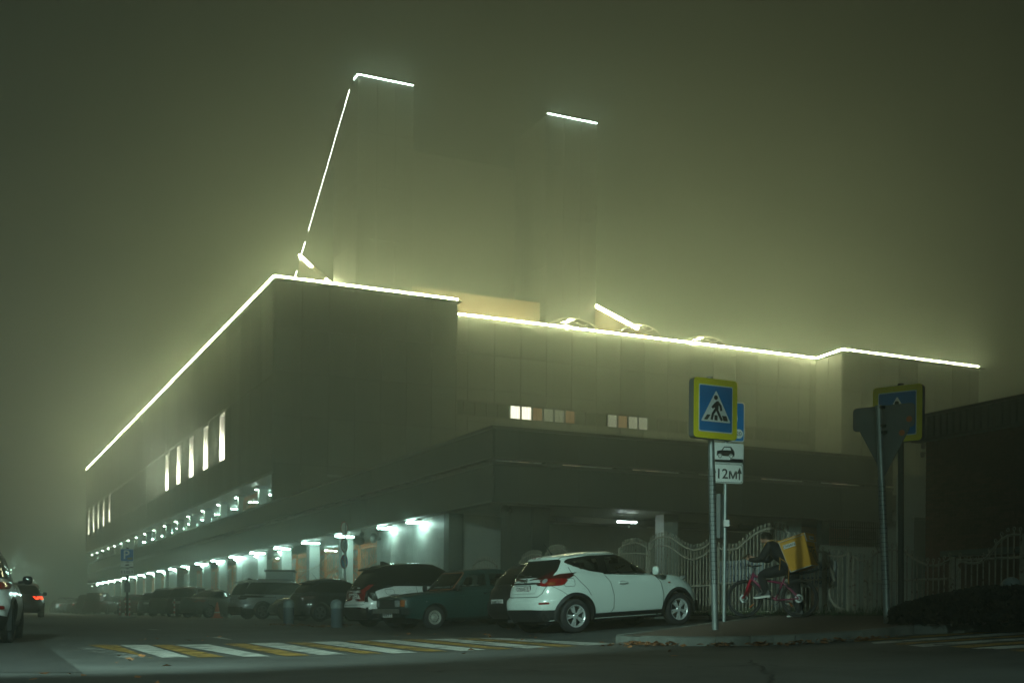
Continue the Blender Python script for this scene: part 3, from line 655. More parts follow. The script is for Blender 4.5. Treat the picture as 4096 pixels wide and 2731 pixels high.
def ring(xr, xf, b, nr, nf, N):
    c = (xr+xf)/2; a = (xf-xr)/2; pts = []
    M = 360
    for k in range(M):
        t = math.pi*k/M                    # from the rear centre round the left side to the front centre
        cs, sn = -math.cos(t), math.sin(t); n = nr if cs < 0 else nf
        pts.append((c+a*math.copysign(abs(cs)**(2.0/n), cs), b*abs(sn)**(2.0/n)))
    pts.append((xf, 0.0)); acc = [0.0]
    for p, q in zip(pts, pts[1:]): acc.append(acc[-1]+math.hypot(q[0]-p[0], q[1]-p[1]))
    out = []; j = 0; h = N//2
    for i in range(h+1):
        d = acc[-1]*i/h
        while j < len(acc)-2 and acc[j+1] < d: j += 1
        s = (d-acc[j])/max(1e-9, acc[j+1]-acc[j]); out.append((pts[j][0]+(pts[j+1][0]-pts[j][0])*s, pts[j][1]+(pts[j+1][1]-pts[j][1])*s))
    return out + [(x, -y) for x, y in reversed(out[1:-1])]
def rings_mesh(rs):
    n = len(rs[0]); v = [p for r in rs for p in r]
    f = [(i*n+k, i*n+(k+1) % n, (i+1)*n+(k+1) % n, (i+1)*n+k) for i in range(len(rs)-1) for k in range(n)]
    return v, f
def ribbon(pl, w, closed=False):
    """polyline -> list of quads in 2D"""
    n = len(pl); L = []; R = []
    for i in range(n):
        a = pl[i-1] if (i or closed) else pl[0]; b = pl[(i+1) % n] if (i < n-1 or closed) else pl[-1]
        dx, dy = b[0]-a[0], b[1]-a[1]; l = math.hypot(dx, dy) or 1; nx, ny = -dy/l, dx/l
        L.append((pl[i][0]+nx*w/2, pl[i][1]+ny*w/2)); R.append((pl[i][0]-nx*w/2, pl[i][1]-ny*w/2))
    return L, R
def subdiv(pl, step, closed=True):
    out = []; n = len(pl)
    for i in range(n if closed else n-1):
        a, b = pl[i], pl[(i+1) % n]; k = max(1, int(math.hypot(b[0]-a[0], b[1]-a[1])/step))
        out += [(a[0]+(b[0]-a[0])*j/k, a[1]+(b[1]-a[1])*j/k) for j in range(k)]
    if not closed: out.append(pl[-1])
    return out
def rounded(pl, r=0.04, k=3):
    out = []; n = len(pl)
    for i in range(n):
        p = Vector(pl[i]); a = Vector(pl[i-1])-p; b = Vector(pl[(i+1) % n])-p; ra = min(r, a.length*0.45); rb = min(r, b.length*0.45)
        s, e = p+a.normalized()*ra, p+b.normalized()*rb
        for j in range(k+1):
            t = j/k; q = s*(1-t)**2+p*2*t*(1-t)+e*t*t; out.append((q.x, q.y))
    return out

class Car:
    def __init__(c, name, sp, label, cat, pnt, roof=None, N=200, group=None):
        c.sp = sp; c.root = empty(name); tag(c.root, label, cat, group); c.pnt = pnt; W = sp['W']/2
        zb = lambda x: smooth(sp['belt'], x); zr = lambda x: smooth(sp['roof'], x); zl = lambda x: lin(sp.get('low', [(0, sp['zlow'])]), x)
        ax = (-sp['wb']/2, sp['wb']/2); r = sp['r']; Ra = sp.get('Ra', r+0.055)
        T = [0, .05, .12, .2, .28, .36, .44, .52, .6, .68, .76, .83, .89, .94, .975, 1.0]
        if N < 120: T = [0, .12, .28, .44, .6, .76, .9, 1.0]
        rs = []
        for t in T:
            pts = ring(sp['xr']+smooth(sp['rearp'], t), sp['xf']-smooth(sp['frontp'], t), W*smooth(sp['wp'], t), sp['nr'], sp['nf'], N); rr = []
            for (x, y) in pts:
                z = zl(x)+t*(zb(x)-zl(x)); fl = 0
                for a in ax: fl += sp.get('flare', 0.02)*math.exp(-((x-a)/0.42)**2)*math.exp(-((z-0.62)/0.22)**2)
                if abs(y) > W*0.5: y += math.copysign(fl, y)
                rr.append([x, y, z])
            rs.append(rr)
        top = rs[-1]
        for k in (0.93, 0.82, 0.65, 0.45, 0.25, 0.08): rs.append([[x, y*k, z+sp.get('crown', 0.03)*(1-k*k)] for x, y, z in top])
        v, f = rings_mesh(rs); c.lv, c.lf = v, f
        Q = [0, .12, .26, .4, .54, .68, .8, .89, .95, 1.0]
        if N < 120: Q = [0, .3, .6, .85, 1.0]
        us = []
        for q in Q:
            pts = ring(smooth(sp['grear'], q), smooth(sp['gfront'], q), sp['gw']+(sp['tw']-sp['gw'])*(q**1.15)-0.03*max(0, q-0.85)/0.15, sp.get('gnr', sp['nr']), sp.get('gnf', sp['nf']), N)
            us.append([[x, y, (zb(x)-0.04)+q*(zr(x)-zb(x)+0.04)] for x, y in pts])
        top = us[-1]
        for k in (0.94, 0.85, 0.7, 0.5, 0.28, 0.08): us.append([[x, y*k, z+sp.get('rcrown', 0.05)*(1-k*k)] for x, y, z in top])
        c.uv, c.uf = rings_mesh(us)
        # wheel arches: snap to the circle, then open
        for i, p in enumerate(c.lv):
            if abs(p[1]) < W*0.55: continue
            for a in ax:
                d = math.hypot(p[0]-a, p[2]-r)
                if abs(d-Ra) < 0.045 and d > 1e-6: p[0] = a+(p[0]-a)*Ra/d; p[2] = r+(p[2]-r)*Ra/d
        def inarch(i):
            p = c.lv[i]; return abs(p[1]) > W*0.5 and any(math.hypot(p[0]-a, p[2]-r) < Ra+0.002 for a in ax)
        c.bvh = BVHTree.FromPolygons([Vector(p) for p in c.lv]+[Vector(p) for p in c.uv], [tuple(q) for q in c.lf]+[tuple(i+len(c.lv) for i in q) for q in c.uf])
        c.lf = [q for q in c.lf if not all(inarch(i) for i in q)]
        c.holes = []; c.roofm = roof or pnt; c.W = W; c.ax = ax; c.Ra = Ra; c.N = N
    def cast(c, p, proj):
        s = 1
        if proj[0] == 's': s = 1 if proj[1] == '+' else -1; o, d = Vector((p[0], 4*s, p[1])), Vector((0, -s, 0))
        elif proj == 'rear': o, d = Vector((-6, p[0], p[1])), Vector((1, 0, 0))
        elif proj == 'front': o, d = Vector((6, p[0], p[1])), Vector((-1, 0, 0))
        else: o, d = Vector((p[0], p[1], 6)), Vector((0, 0, -1))
        h, n, _, _ = c.bvh.ray_cast(o, d)
        if h is None:
            h, n, _, _ = c.bvh.find_nearest(o+d*(4 if proj[0] == 's' else 4.3))
        if n.dot(d) > 0: n = -n
        return h, n
    def patch(c, name, poly, proj, m, off=0.006, res=0.07, holes=(), parent=None):
        if c.N < 120: res = 0.2
        P = subdiv(poly, res); pts = [Vector(p) for p in P]; ed = [(i, (i+1) % len(P)) for i in range(len(P))]
        for h in holes:
            k = len(pts); hh = subdiv(h, res); pts += [Vector(p) for p in hh]; ed += [(k+i, k+(i+1) % len(hh)) for i in range(len(hh))]
        x0 = min(p[0] for p in poly); x1 = max(p[0] for p in poly); y0 = min(p[1] for p in poly); y1 = max(p[1] for p in poly)
        gx = x0+res/2
        while gx < x1:
            gy = y0+res/2
            while gy < y1:
                if inpoly((gx, gy), poly) and not any(inpoly((gx, gy), h) for h in holes): pts.append(Vector((gx, gy)))
                gy += res
            gx += res
        r = geometry.delaunay_2d_cdt(pts, ed, [], 0, 1e-5); mb = MB()
        for t in r[2]:
            cx = sum((r[0][i] for i in t), Vector((0, 0)))/len(t)
            if inpoly(cx, poly) and not any(inpoly(cx, h) for h in holes): mb.f.append(tuple(t)); mb.mi.append(0)
        for p in r[0]:
            h, n = c.cast(p, proj); mb.v.append(tuple(h+n*off))
        me = bpy.data.meshes.new(name); me.from_pydata(mb.v, [], mb.f); me.materials.append(m)
        me.polygons.foreach_set('use_smooth', [True]*len(me.polygons))
        bm = bmesh.new(); bm.from_mesh(me); bmesh.ops.recalc_face_normals(bm, faces=bm.faces); bm.to_mesh(me); bm.free()
        return link(name, me, parent or c.root)
    def both(c, name, poly, m, **k): return [c.patch(name, poly, s, m, **k) for s in ('s+', 's-')]
    def mirr(c, name, poly, proj, m, **k): return [c.patch(name, [(y*s, z) for y, z in poly][::s], proj, m, **k) for s in (1, -1)]
    def seam(c, name, pl, proj, w=0.012, m=None, off=0.004, closed=False):
        projs = ('s+', 's-') if proj == 'side' else (proj,)
        pl = subdiv(pl, 0.06, closed); L, R = ribbon(pl, w, closed)
        for pr in projs:
            mb = MB(); n = len(pl)
            for p in L+R:
                h, nn = c.cast(p, pr); mb.v.append(tuple(h+nn*off))
            for i in range(n if closed else n-1): mb.f.append((i, (i+1) % n, n+(i+1) % n, n+i)); mb.mi.append(0)
            mb.build(name, m or seam_m, c.root)
    def side_window(c, outer, panes, through=False, trim=None):
        for s in ('s+', 's-'):
            t = c.patch('window_trim', outer, s, trim or trim_g, off=0.010, res=0.045, holes=panes if through else ())
            for p in panes: c.patch('pane', p, s, glass_c if through else glass_o, off=0.006 if through else 0.015, res=0.045, parent=t)
        if through: c.holes.append(('s', outer))
    def end_window(c, name, outer, pane, proj, through=False):
        t = c.patch(name, outer, proj, trim_g, off=0.010, res=0.045, holes=[pane] if through else ())
        c.patch('pane', pane, proj, glass_c if through else glass_o, off=0.006 if through else 0.015, res=0.045, parent=t)
        if through: c.holes.append((proj, outer))
    def finish(c):
        def cut(v, f):
            out = []
            for q in f:
                cx = sum(v[i][0] for i in q)/4; cyy = sum(v[i][1] for i in q)/4; cz_ = sum(v[i][2] for i in q)/4; kill = False
                n = geometry.normal([Vector(v[i]) for i in q[:3]])
                for pr, poly in c.holes:
                    p2 = (cx, cz_) if pr == 's' else (cyy, cz_)
                    ok = abs(n.y) > 0.35 if pr == 's' else (abs(n.x) > 0.25 and (cx < 0 if pr == 'rear' else cx > 0))
                    if ok and inpoly(p2, shrink(poly, 0.012)): kill = True
                if not kill: out.append(q)
            return out
        lf = cut(c.lv, c.lf); uf = cut(c.uv, c.uf)
        for nm, v, f, m in (('body', c.lv, lf, c.pnt), ('cabin', c.uv, uf, c.roofm)):
            me = bpy.data.meshes.new(nm); me.from_pydata([tuple(p) for p in v], [], f); me.materials.append(m)
            bm = bmesh.new(); bm.from_mesh(me); bmesh.ops.delete(bm, geom=[x for x in bm.verts if not x.link_faces], context='VERTS'); bmesh.ops.recalc_face_normals(bm, faces=bm.faces); bm.to_mesh(me); bm.free()
            me.polygons.foreach_set('use_smooth', [True]*len(me.polygons)); link(nm, me, c.root)
        sp = c.sp; u = MB(); W = c.W
        u.box(sp['xr']+0.22, sp['xf']-0.22, -W+0.27, W-0.27, sp['zlow']-0.06, 0.62); u.box(c.ax[0]+c.Ra+0.03, c.ax[1]-c.Ra-0.03, -W+0.1, W-0.1, sp['zlow']-0.03, 0.5)
        u.box(sp['xr']+0.14, c.ax[0]-c.Ra-0.02, -W+0.22, W-0.22, sp['zlow']+0.02, 0.55); u.box(c.ax[1]+c.Ra+0.02, sp['xf']-0.16, -W+0.22, W-0.22, sp['zlow']+0.02, 0.5)
        u.build('underbody', under_m, c.root)
        return c.root
    def arches(c, m, w=0.06, side='s+-'):
        for a in c.ax:
            for s in (1, -1):
                mb = MB(); k = 22; t0 = math.asin(max(-1, (c.sp['zlow']-c.sp['r'])/c.Ra))
                for i in range(k+1):
                    t = t0+(math.pi-2*t0)*i/k
                    for rr, inn in ((c.Ra-0.012, 0.05), (c.Ra-0.006, -0.012), (c.Ra+w*0.6, -0.012), (c.Ra+w, 0.0)):
                        x, z = a+rr*math.cos(t), c.sp['r']+rr*math.sin(t); h, n = c.cast((x, max(z, c.sp['zlow']+0.01)), 's+' if s > 0 else 's-')
                        y = max(abs(h.y), c.W*0.86); mb.v.append((x, s*(y+0.006-inn), max(z, c.sp['zlow']-0.02)))
                for i in range(k):
                    for j in range(3): mb.f.append((i*4+j, i*4+j+1, i*4+j+5, i*4+j+4)); mb.mi.append(0)
                mb.build('wheel_arch', m, c.root, smooth=True)
                lin_ = MB()
                for i in range(k+1):
                    t = t0+(math.pi-2*t0)*i/k
                    for yy in (c.W-0.03, c.W-0.34): lin_.v.append((a+(c.Ra+0.005)*math.cos(t), s*yy, c.sp['r']+(c.Ra+0.005)*math.sin(t)))
                for i in range(k): lin_.f.append((2*i, 2*i+1, 2*i+3, 2*i+2)); lin_.mi.append(0)
                lin_.build('arch_liner', under_m, c.root)
    def wheels(c, style='ten', rimr=None, tw=0.2, inset=0.03):
        r = c.sp['r']; rr = rimr or r*0.66; key = (style, round(r, 3), round(rr, 3), tw)
        if key not in WH: WH[key] = wheel_meshes(style, r, rr, tw)
        ty, rim, back = WH[key]
        for a in c.ax:
            for s in (1, -1):
                w = link('wheel', ty, c.root); w.location = (a, s*(c.W-tw/2-inset), r); w.rotation_euler = (0, random.uniform(0, 6.28), math.pi if s < 0 else 0)
                link('rim', rim, w); link('brake_disc', back, w)
    def plate(c, x, y, z, txt, region, proj='rear', w=0.52, tilt=0.0):
        o = MB(); o.box(-w/2-0.012, w/2+0.012, -0.068, 0.068, -0.012, 0.0); fr_ = o.build('number_plate', black_pl, c.root)
        h, n = c.cast((y, z), proj); d = 1 if proj == 'rear' else -1
        frame(fr_, (h.x-d*0.012+x, y, z), (0, -d, 0), (-d*tilt, 0, 1))
        o = MB(); o.box(-w/2, w/2, -0.056, 0.056, 0.0005, 0.004); o.build('plate_face', plate_w, fr_)
        t = link('plate_text', text_mesh(txt, 0.105, ink, 0.0008, 0.002), fr_); t.location = (-0.062, -0.006, 0.0052); t.scale = (0.92, 1, 1)
        t = link('region_text', text_mesh(region, 0.075, ink, 0.0008, 0.001), fr_); t.location = (0.185, 0.014, 0.0052); t.scale = (0.92, 1, 1)
        t = link('country_text', text_mesh('RUS', 0.034, ink, 0.0008, 0.001), fr_); t.location = (0.175, -0.036, 0.0052)
        o = MB(); o.box(0.205, 0.24, -0.044, -0.028, 0.0045, 0.0055); o.build('flag_mark', lamp_r, fr_)
        o = MB(); o.box(0.112, 0.115, -0.05, 0.05, 0.0045, 0.0055); o.build('plate_divider', ink, fr_)
    def mirror_pod(c, x, z, y, m):
        for s in (1, -1):
            mb = MB(); mb.lathe([(0.001, -0.085), (0.055, -0.08), (0.085, -0.05), (0.09, 0.0), (0.085, 0.045), (0.055, 0.075), (0.001, 0.08)], 14, 'Z', Matrix.Translation((x, s*(y-0.03), z)) @ Matrix.Diagonal((0.6, 1.05, 1.0, 1)))
            o = mb.build('wing_mirror', m, c.root, smooth=True)
            mb = MB(); mb.tube([(x, s*(y-0.02), z-0.03), (x+0.02, s*(y-0.2), z-0.05)], 0.03, 6); mb.build('mirror_arm', black_pl, o)
    def seats(c, xs, z0=0.55, h=0.62):
        for x, rows in xs:
            for y in rows:
                b = MB(); b.box(x-0.25, x+0.25, y-0.24, y+0.24, z0-0.12, z0)
                Mx = Matrix.Translation((x-0.25, y, z0)) @ Matrix.Rotation(math.radians(-14), 4, 'Y')
                b.box(-0.07, 0.07, -0.24, 0.24, 0, h, M=Mx); b.box(-0.05, 0.05, -0.13, 0.13, h+0.04, h+0.22, M=Mx); b.box(-0.01, 0.01, -0.06, 0.06, h, h+0.05, M=Mx)
                o = b.build('seat', seat_m, c.root); md = o.modifiers.new('soft', 'BEVEL'); md.width = 0.035; md.segments = 2
    def antenna(c, x, y, z, dx=-0.18, h=0.22, m=None):
        b = MB(); b.tube([(x, y, z-0.02), (x-0.02, y, z+0.02), (x+dx, y, z+h)], [0.025, 0.012, 0.004], 6); b.build('roof_antenna', black_pl, c.root)
    def place(c, U, V, yaw, extra=None):
        a = math.radians(yaw); hx, hy = math.cos(a), math.sin(a); b = c.sp['wb']/2; t = c.W*0.85
        zf = gz(U+hx*b, V+hy*b); zr_ = gz(U-hx*b, V-hy*b); zl_ = gz(U-hy*t, V+hx*t); zri = gz(U+hy*t, V-hx*t)
        pitch = math.atan2(zf-zr_, 2*b); roll = math.atan2(zl_-zri, 2*t)
        c.root.matrix_basis = Matrix.Translation((U, V, (zf+zr_)/2-0.008)) @ Matrix.Rotation(a, 4, 'Z') @ Matrix.Rotation(-pitch, 4, 'Y') @ Matrix.Rotation(roll, 4, 'X')
        return c.root
def shrink(poly, d):
    cx = sum(p[0] for p in poly)/len(poly); cy_ = sum(p[1] for p in poly)/len(poly); n = len(poly)
    area = sum(poly[i-1][0]*poly[i][1]-poly[i][0]*poly[i-1][1] for i in range(n)); sg = 1 if area > 0 else -1; out = []
    for i in range(n):
        a, p, b = Vector(poly[i-1]), Vector(poly[i]), Vector(poly[(i+1) % n]); t = (b-a).normalized(); nrm = Vector((-t.y, t.x))*sg; out.append(tuple(p+nrm*d))
    return out
WH = {}
def wheel_meshes(style, r, rr, tw):
    t = MB(); h = tw/2
    t.lathe([(rr-0.005, -h+0.03), (rr+0.01, -h+0.008), ((r+rr)/2, -h), (r-0.03, -h+0.012), (r-0.006, -h+0.035), (r, -h+0.055), (r, -0.012), (r-0.008, -0.009), (r-0.008, 0.009), (r, 0.012), (r, h-0.055), (r-0.006, h-0.035), (r-0.03, h-0.012), ((r+rr)/2, h), (rr+0.01, h-0.008), (rr-0.005, h-0.03)], 40, 'Y')
    ty = t.mesh('wheel', tyre_m, True)
    m = MB(); yo = h-0.03
    if style == 'steel':
        m.lathe([(rr, yo), (rr-0.006, yo+0.012), (rr-0.02, yo+0.008), (rr-0.03, yo-0.04), (rr-0.05, yo-0.045), (rr*0.72, yo-0.02), (rr*0.5, yo-0.012), (rr*0.44, yo-0.035), (0.06, yo-0.03), (0.045, yo+0.0), (0.001, yo+0.004)], 40, 'Y')
        rim_m = steel_w; mats = [steel_w, under_m]
        for k in range(16):
            a = 2*math.pi*k/16; m.lathe([(0.001, 0), (0.013, 0), (0.013, -0.004)], 8, 'Y', Matrix.Translation((rr*0.62*math.cos(a), yo-0.010, rr*0.62*math.sin(a))), 1)
    else:
        m.lathe([(rr, yo-0.01), (rr, yo+0.006), (rr-0.012, yo+0.008), (rr-0.024, yo-0.004), (rr-0.03, yo-0.08)], 44, 'Y')
        m.lathe([(0.001, yo+0.004), (0.05, yo+0.004), (0.062, yo-0.008), (0.066, yo-0.05)], 20, 'Y')
        mats = [alloy_d if style in ('dark', 'two') else alloy, black_pl]
        n = 5 if style in ('ten', 'dark', 'two') else 7
        for k in range(n):
            a = 2*math.pi*k/n
            for off in ((-0.13, 0.13) if style in ('ten', 'dark') else (0.0,)):
                w0, w1 = (0.014, 0.019) if style in ('ten', 'dark') else (0.03, 0.05)
                c0, s0 = math.cos(a+off*0.9), math.sin(a+off*0.9); c1, s1 = math.cos(a+off*1.25), math.sin(a+off*1.25); r0, r1 = 0.05, rr-0.018
                vs = []
                for (cc, ss, rad, w, yy) in ((c0, s0, r0, w0, yo-0.006), (c1, s1, r1, w1, yo-0.008)):
                    for sgn in (-1, 1):
                        for dy in (0, -0.035): vs.append((rad*cc-ss*w*sgn, yy+dy, rad*ss+cc*w*sgn))
                m.add(vs, [(0, 2, 6, 4), (1, 5, 7, 3), (0, 4, 5, 1), (2, 3, 7, 6), (0, 1, 3, 2), (4, 6, 7, 5)], 0)
            m.lathe([(0.001, 0.004), (0.011, 0.003), (0.011, -0.02)], 8, 'Y', Matrix.Translation((0.085*math.cos(a+math.pi/n), yo-0.012, 0.085*math.sin(a+math.pi/n))), 1)
    rim = m.mesh('rim', mats, True)
    b = MB(); b.lathe([(0.001, yo-0.075), (rr*0.62, yo-0.075), (rr*0.63, yo-0.09), (rr-0.01, yo-0.1)], 28, 'Y'); return ty, rim, b.mesh('brake_disc', mat('brake_steel', (0.05, 0.05, 0.05), 0.6, 0.4), True)

# ---- white crossover with boomerang tail lamps
def juke():
    sp = dict(xr=-2.03, xf=2.06, wb=2.53, W=1.765, r=0.335, Ra=0.40, zlow=0.26, nr=4.6, nf=3.6, gnr=4.2, gnf=3.4, flare=0.045, crown=0.06, rcrown=0.045,
        belt=[(-2.05, 1.03), (-1.75, 1.10), (-1.2, 1.19), (-0.6, 1.10), (0.4, 1.05), (0.95, 1.045), (1.4, 1.0), (1.8, 0.90), (2.06, 0.80)],
        rearp=[(0, 0.10), (0.2, 0.03), (0.36, 0.0), (0.52, 0.015), (0.57, 0.085), (0.7, 0.10), (0.9, 0.17), (1, 0.24)], frontp=[(0, 0.12), (0.3, 0.0), (0.6, 0.04), (0.85, 0.14), (1, 0.30)],
        wp=[(0, 0.92), (0.2, 0.985), (0.45, 1.0), (0.7, 0.985), (0.88, 0.955), (1, 0.905)],
        grear=[(0, -1.83), (0.25, -1.76), (0.6, -1.62), (0.85, -1.54), (1, -1.56)], gfront=[(0, 1.10), (0.4, 0.70), (0.8, 0.28), (1, 0.02)], gw=0.80, tw=0.60,
        roof=[(-1.6, 1.455), (-1.2, 1.50), (-0.5, 1.545), (0.1, 1.535), (0.6, 1.46), (1.1, 1.3)])
    w = paint('white_car_paint', (0.66, 0.76, 0.71)); c = Car('parked_crossover', sp, 'white rounded crossover with boomerang tail lamps parked beside the pavement', 'car', w, N=260)
    outer = rounded([(-1.36, 1.375), (-1.25, 1.44), (-0.75, 1.49), (-0.02, 1.49), (0.22, 1.42), (0.66, 1.105), (0.5, 1.085), (-0.5, 1.13), (-0.88, 1.19), (-1.15, 1.275)], 0.05)
    c.side_window(outer, [rounded([(-1.2, 1.385), (-0.62, 1.435), (-0.62, 1.18), (-0.85, 1.22), (-1.02, 1.28)], 0.04), rounded([(-0.42, 1.445), (-0.05, 1.44), (0.16, 1.365), (0.50, 1.13), (-0.42, 1.155)], 0.04)], True)
    c.end_window('rear_window', rounded([(-0.62, 1.10), (0.62, 1.10), (0.66, 1.2), (0.56, 1.44), (-0.56, 1.44), (-0.66, 1.2)], 0.06), rounded([(-0.56, 1.14), (0.56, 1.14), (0.59, 1.22), (0.50, 1.41), (-0.50, 1.41), (-0.59, 1.22)], 0.05), 'rear')
    c.end_window('windscreen', rounded([(-0.72, 1.12), (0.72, 1.12), (0.56, 1.47), (-0.56, 1.47)], 0.06), rounded([(-0.66, 1.15), (0.66, 1.15), (0.53, 1.45), (-0.53, 1.45)], 0.05), 'front', True)
    low = [(-2.1, 0.2), (2.1, 0.2), (2.1, 0.36), (1.70, 0.36), (1.66, 0.4), (0.86, 0.40), (0.8, 0.365), (-0.8, 0.365), (-0.86, 0.40), (-1.67, 0.40), (-1.75, 0.47), (-2.1, 0.48)]
    for nm, pol in (('sill_cladding', [(-0.84, 0.255), (0.84, 0.255), (0.84, 0.365), (-0.84, 0.365)]), ('rear_cladding', [(-1.97, 0.255), (-1.655, 0.255), (-1.655, 0.45), (-1.97, 0.475)]), ('front_cladding', [(1.655, 0.255), (1.98, 0.255), (1.98, 0.37), (1.655, 0.37)])): c.both(nm, pol, black_pl, off=0.008, res=0.05)
    c.patch('rear_bumper_cladding', [(-0.84, 0.262), (0.84, 0.262), (0.84, 0.47), (0.4, 0.495), (-0.4, 0.495), (-0.84, 0.47)], 'rear', black_pl, off=0.008, res=0.05)
    c.patch('front_grille', rounded([(-0.6, 0.28), (0.6, 0.28), (0.7, 0.5), (0.5, 0.56), (-0.5, 0.56), (-0.7, 0.5)], 0.05), 'front', black_pl, off=0.008)
    c.arches(black_pl, 0.055); c.wheels('ten', 0.222, 0.215, 0.012)
    # tail lamps: lens on the rear, arrow wrapping to the flank, arm rising to the window
    c.mirr('tail_lamp', rounded([(0.50, 1.005), (0.52, 0.945), (0.60, 0.925), (0.80, 0.935), (0.80, 1.05), (0.74, 1.075), (0.56, 1.07)], 0.03), 'rear', lamp_r, off=0.016, res=0.03)
    c.mirr('reversing_lamp', [(0.585+0.042*math.cos(k*0.5236), 1.02+0.042*math.sin(k*0.5236)) for k in range(12)], 'rear', lamp_w, off=0.026, res=0.03)
    c.mirr('turn_lamp', rounded([(0.655, 0.945), (0.73, 0.95), (0.735, 1.0), (0.655, 1.0)], 0.015), 'rear', lamp_o, off=0.022, res=0.03)
    c.both('tail_lamp_arrow', rounded([(-1.86, 0.94), (-1.70, 0.955), (-1.52, 1.03), (-1.70, 1.045), (-1.84, 1.06)], 0.012), lamp_rd, off=0.014, res=0.04)
    c.both('tail_lamp_arm', rounded([(-1.84, 1.06), (-1.72, 1.055), (-1.64, 1.10), (-1.55, 1.20), (-1.565, 1.235), (-1.64, 1.18), (-1.74, 1.12)], 0.02), lamp_rd, off=0.012, res=0.04)
    c.mirr('tail_lamp_bridge', rounded([(0.60, 1.06), (0.80, 1.06), (0.80, 1.17), (0.70, 1.15), (0.60, 1.09)], 0.02), 'rear', lamp_rd, off=0.016, res=0.03)
    c.mirr('reflector', rounded([(0.60, 0.59), (0.74, 0.59), (0.74, 0.625), (0.60, 0.625)], 0.008), 'rear', lamp_r, off=0.008, res=0.05)
    c.patch('brake_lamp', rounded([(-0.17, 1.475), (0.17, 1.475), (0.15, 1.512), (-0.15, 1.512)], 0.01), 'rear', lamp_r, off=0.012, res=0.06)
    c.seam('tailgate_gap', [(-0.70, 1.08), (-0.64, 0.92), (-0.60, 0.80), (-0.52, 0.735), (0.52, 0.735), (0.60, 0.80), (0.64, 0.92), (0.70, 1.08)], 'rear')
    c.seam('plate_recess_shade', rounded([(-0.46, 0.80), (0.46, 0.80), (0.44, 1.06), (-0.44, 1.06)], 0.08), 'rear', 0.007, mat('recess_shade', (0.35, 0.37, 0.36), 0.4), closed=True)  # flat grey outline: shade of the recess edge put into the colour
    c.patch('plate_lip', rounded([(-0.40, 0.975), (0.40, 0.975), (0.36, 1.005), (-0.36, 1.005)], 0.008), 'rear', black_pl, off=0.012, res=0.05)
    c.plate(0, 0, 0.895, 'О753АЕ', '761')
    h, n = c.cast((0.0, 1.045), 'rear'); e = MB(); e.lathe([(0.043, -0.004), (0.052, 0.004), (0.043, 0.01), (0.036, 0.004), (0.043, -0.004)], 20, 'Z'); e.box(-0.058, 0.058, -0.011, 0.011, 0.0, 0.012)
    frame(e.build('emblem', chrome, c.root, True), (h.x-0.006, 0.0, 1.045), (0, -1, 0), (0.5, 0, 1))
    c.seam('rear_door_gap', [(-1.30, 1.28), (-1.28, 1.18), (-1.12, 0.98), (-0.98, 0.84), (-0.92, 0.72)], 'side'); c.seam('door_gap', [(-0.52, 1.10), (-0.42, 0.95), (-0.37, 0.7), (-0.385, 0.45), (-0.44, 0.37)], 'side')
    c.seam('front_door_gap', [(0.70, 1.06), (0.82, 0.9), (0.85, 0.65), (0.83, 0.42)], 'side'); c.seam('bumper_gap', [(-1.70, 0.93), (-1.55, 0.84), (-1.42, 0.735)], 'side', 0.008)
    c.seam('roof_gap', [(-1.42, 1.43), (-1.35, 1.475), (-1.0, 1.505), (-0.1, 1.515), (0.28, 1.42)], 'side', 0.010)
    c.seam('fuel_cap_gap', rounded([(-1.47, 0.91), (-1.25, 0.91), (-1.25, 1.06), (-1.47, 1.06)], 0.04), 'side', 0.008, closed=True)
    for s in (1, -1):
        hh = MB(); hh.lathe([(0.001, -0.115), (0.018, -0.1), (0.024, 0), (0.018, 0.1), (0.001, 0.115)], 10, 'Z', Matrix.Translation((-0.12, s*(abs(c.cast((-0.12, 0.93), 's+')[0].y)+0.018), 0.93)) @ Matrix.Rotation(math.radians(90), 4, 'Y')); hh.build('door_handle', w, c.root, True)
    c.both('handle_cup_shade', [(-0.12+0.105*math.cos(k*0.4488), 0.925+0.045*math.sin(k*0.4488)) for k in range(14)], mat('recess_shade', (0, 0, 0)), off=0.004, res=0.05)  # no hollow here, its shade is a grey patch on the door
    c.both('side_repeater', rounded([(1.0, 0.87), (1.07, 0.87), (1.07, 0.90), (1.0, 0.90)], 0.01), lamp_o, off=0.008)
    c.mirror_pod(0.62, 1.14, 0.985, w); c.antenna(-1.2, 0, 1.55)
    for s in (1, -1):   # raised front lamps on the fender tops
        b = MB(); b.lathe([(0.001, -0.17), (0.05, -0.14), (0.085, -0.04), (0.08, 0.06), (0.04, 0.14), (0.001, 0.16)], 14, 'Z', Matrix.Translation((1.48, s*0.62, 0.945)) @ Matrix.Rotation(math.radians(74), 4, 'Y') @ Matrix.Diagonal((0.6, 0.9, 1.2, 1))); b.build('headlight', lamp_w, c.root, True)
    c.seats([(0.1, (-0.36, 0.36)), (-0.85, (-0.4, 0, 0.4))], 0.62, 0.55)
    b = MB(); b.tube([(0.62+0.02*math.sin(k*0.5236), 0.36+0.18*math.cos(k*0.5236), 0.98+0.18*math.sin(k*0.5236)) for k in range(12)], 0.016, 6, closed=True); b.build('steering_wheel', seat_m, c.root)
    b = MB(); b.box(0.6, 1.02, -0.7, 0.7, 0.7, 0.99); b.build('dashboard', seat_m, c.root); b = MB(); b.box(-0.3, -0.22, -0.11, 0.11, 0.0, 0.07, M=Matrix.Translation((0.55, 0, 1.33))); b.build('rear_view_mirror', seat_m, c.root)
    b = MB(); b.tube([(-2.02, 0.45, 0.27), (-1.7, 0.45, 0.27)], 0.03, 10); b.build('exhaust_pipe', alloy_d, c.root, True)
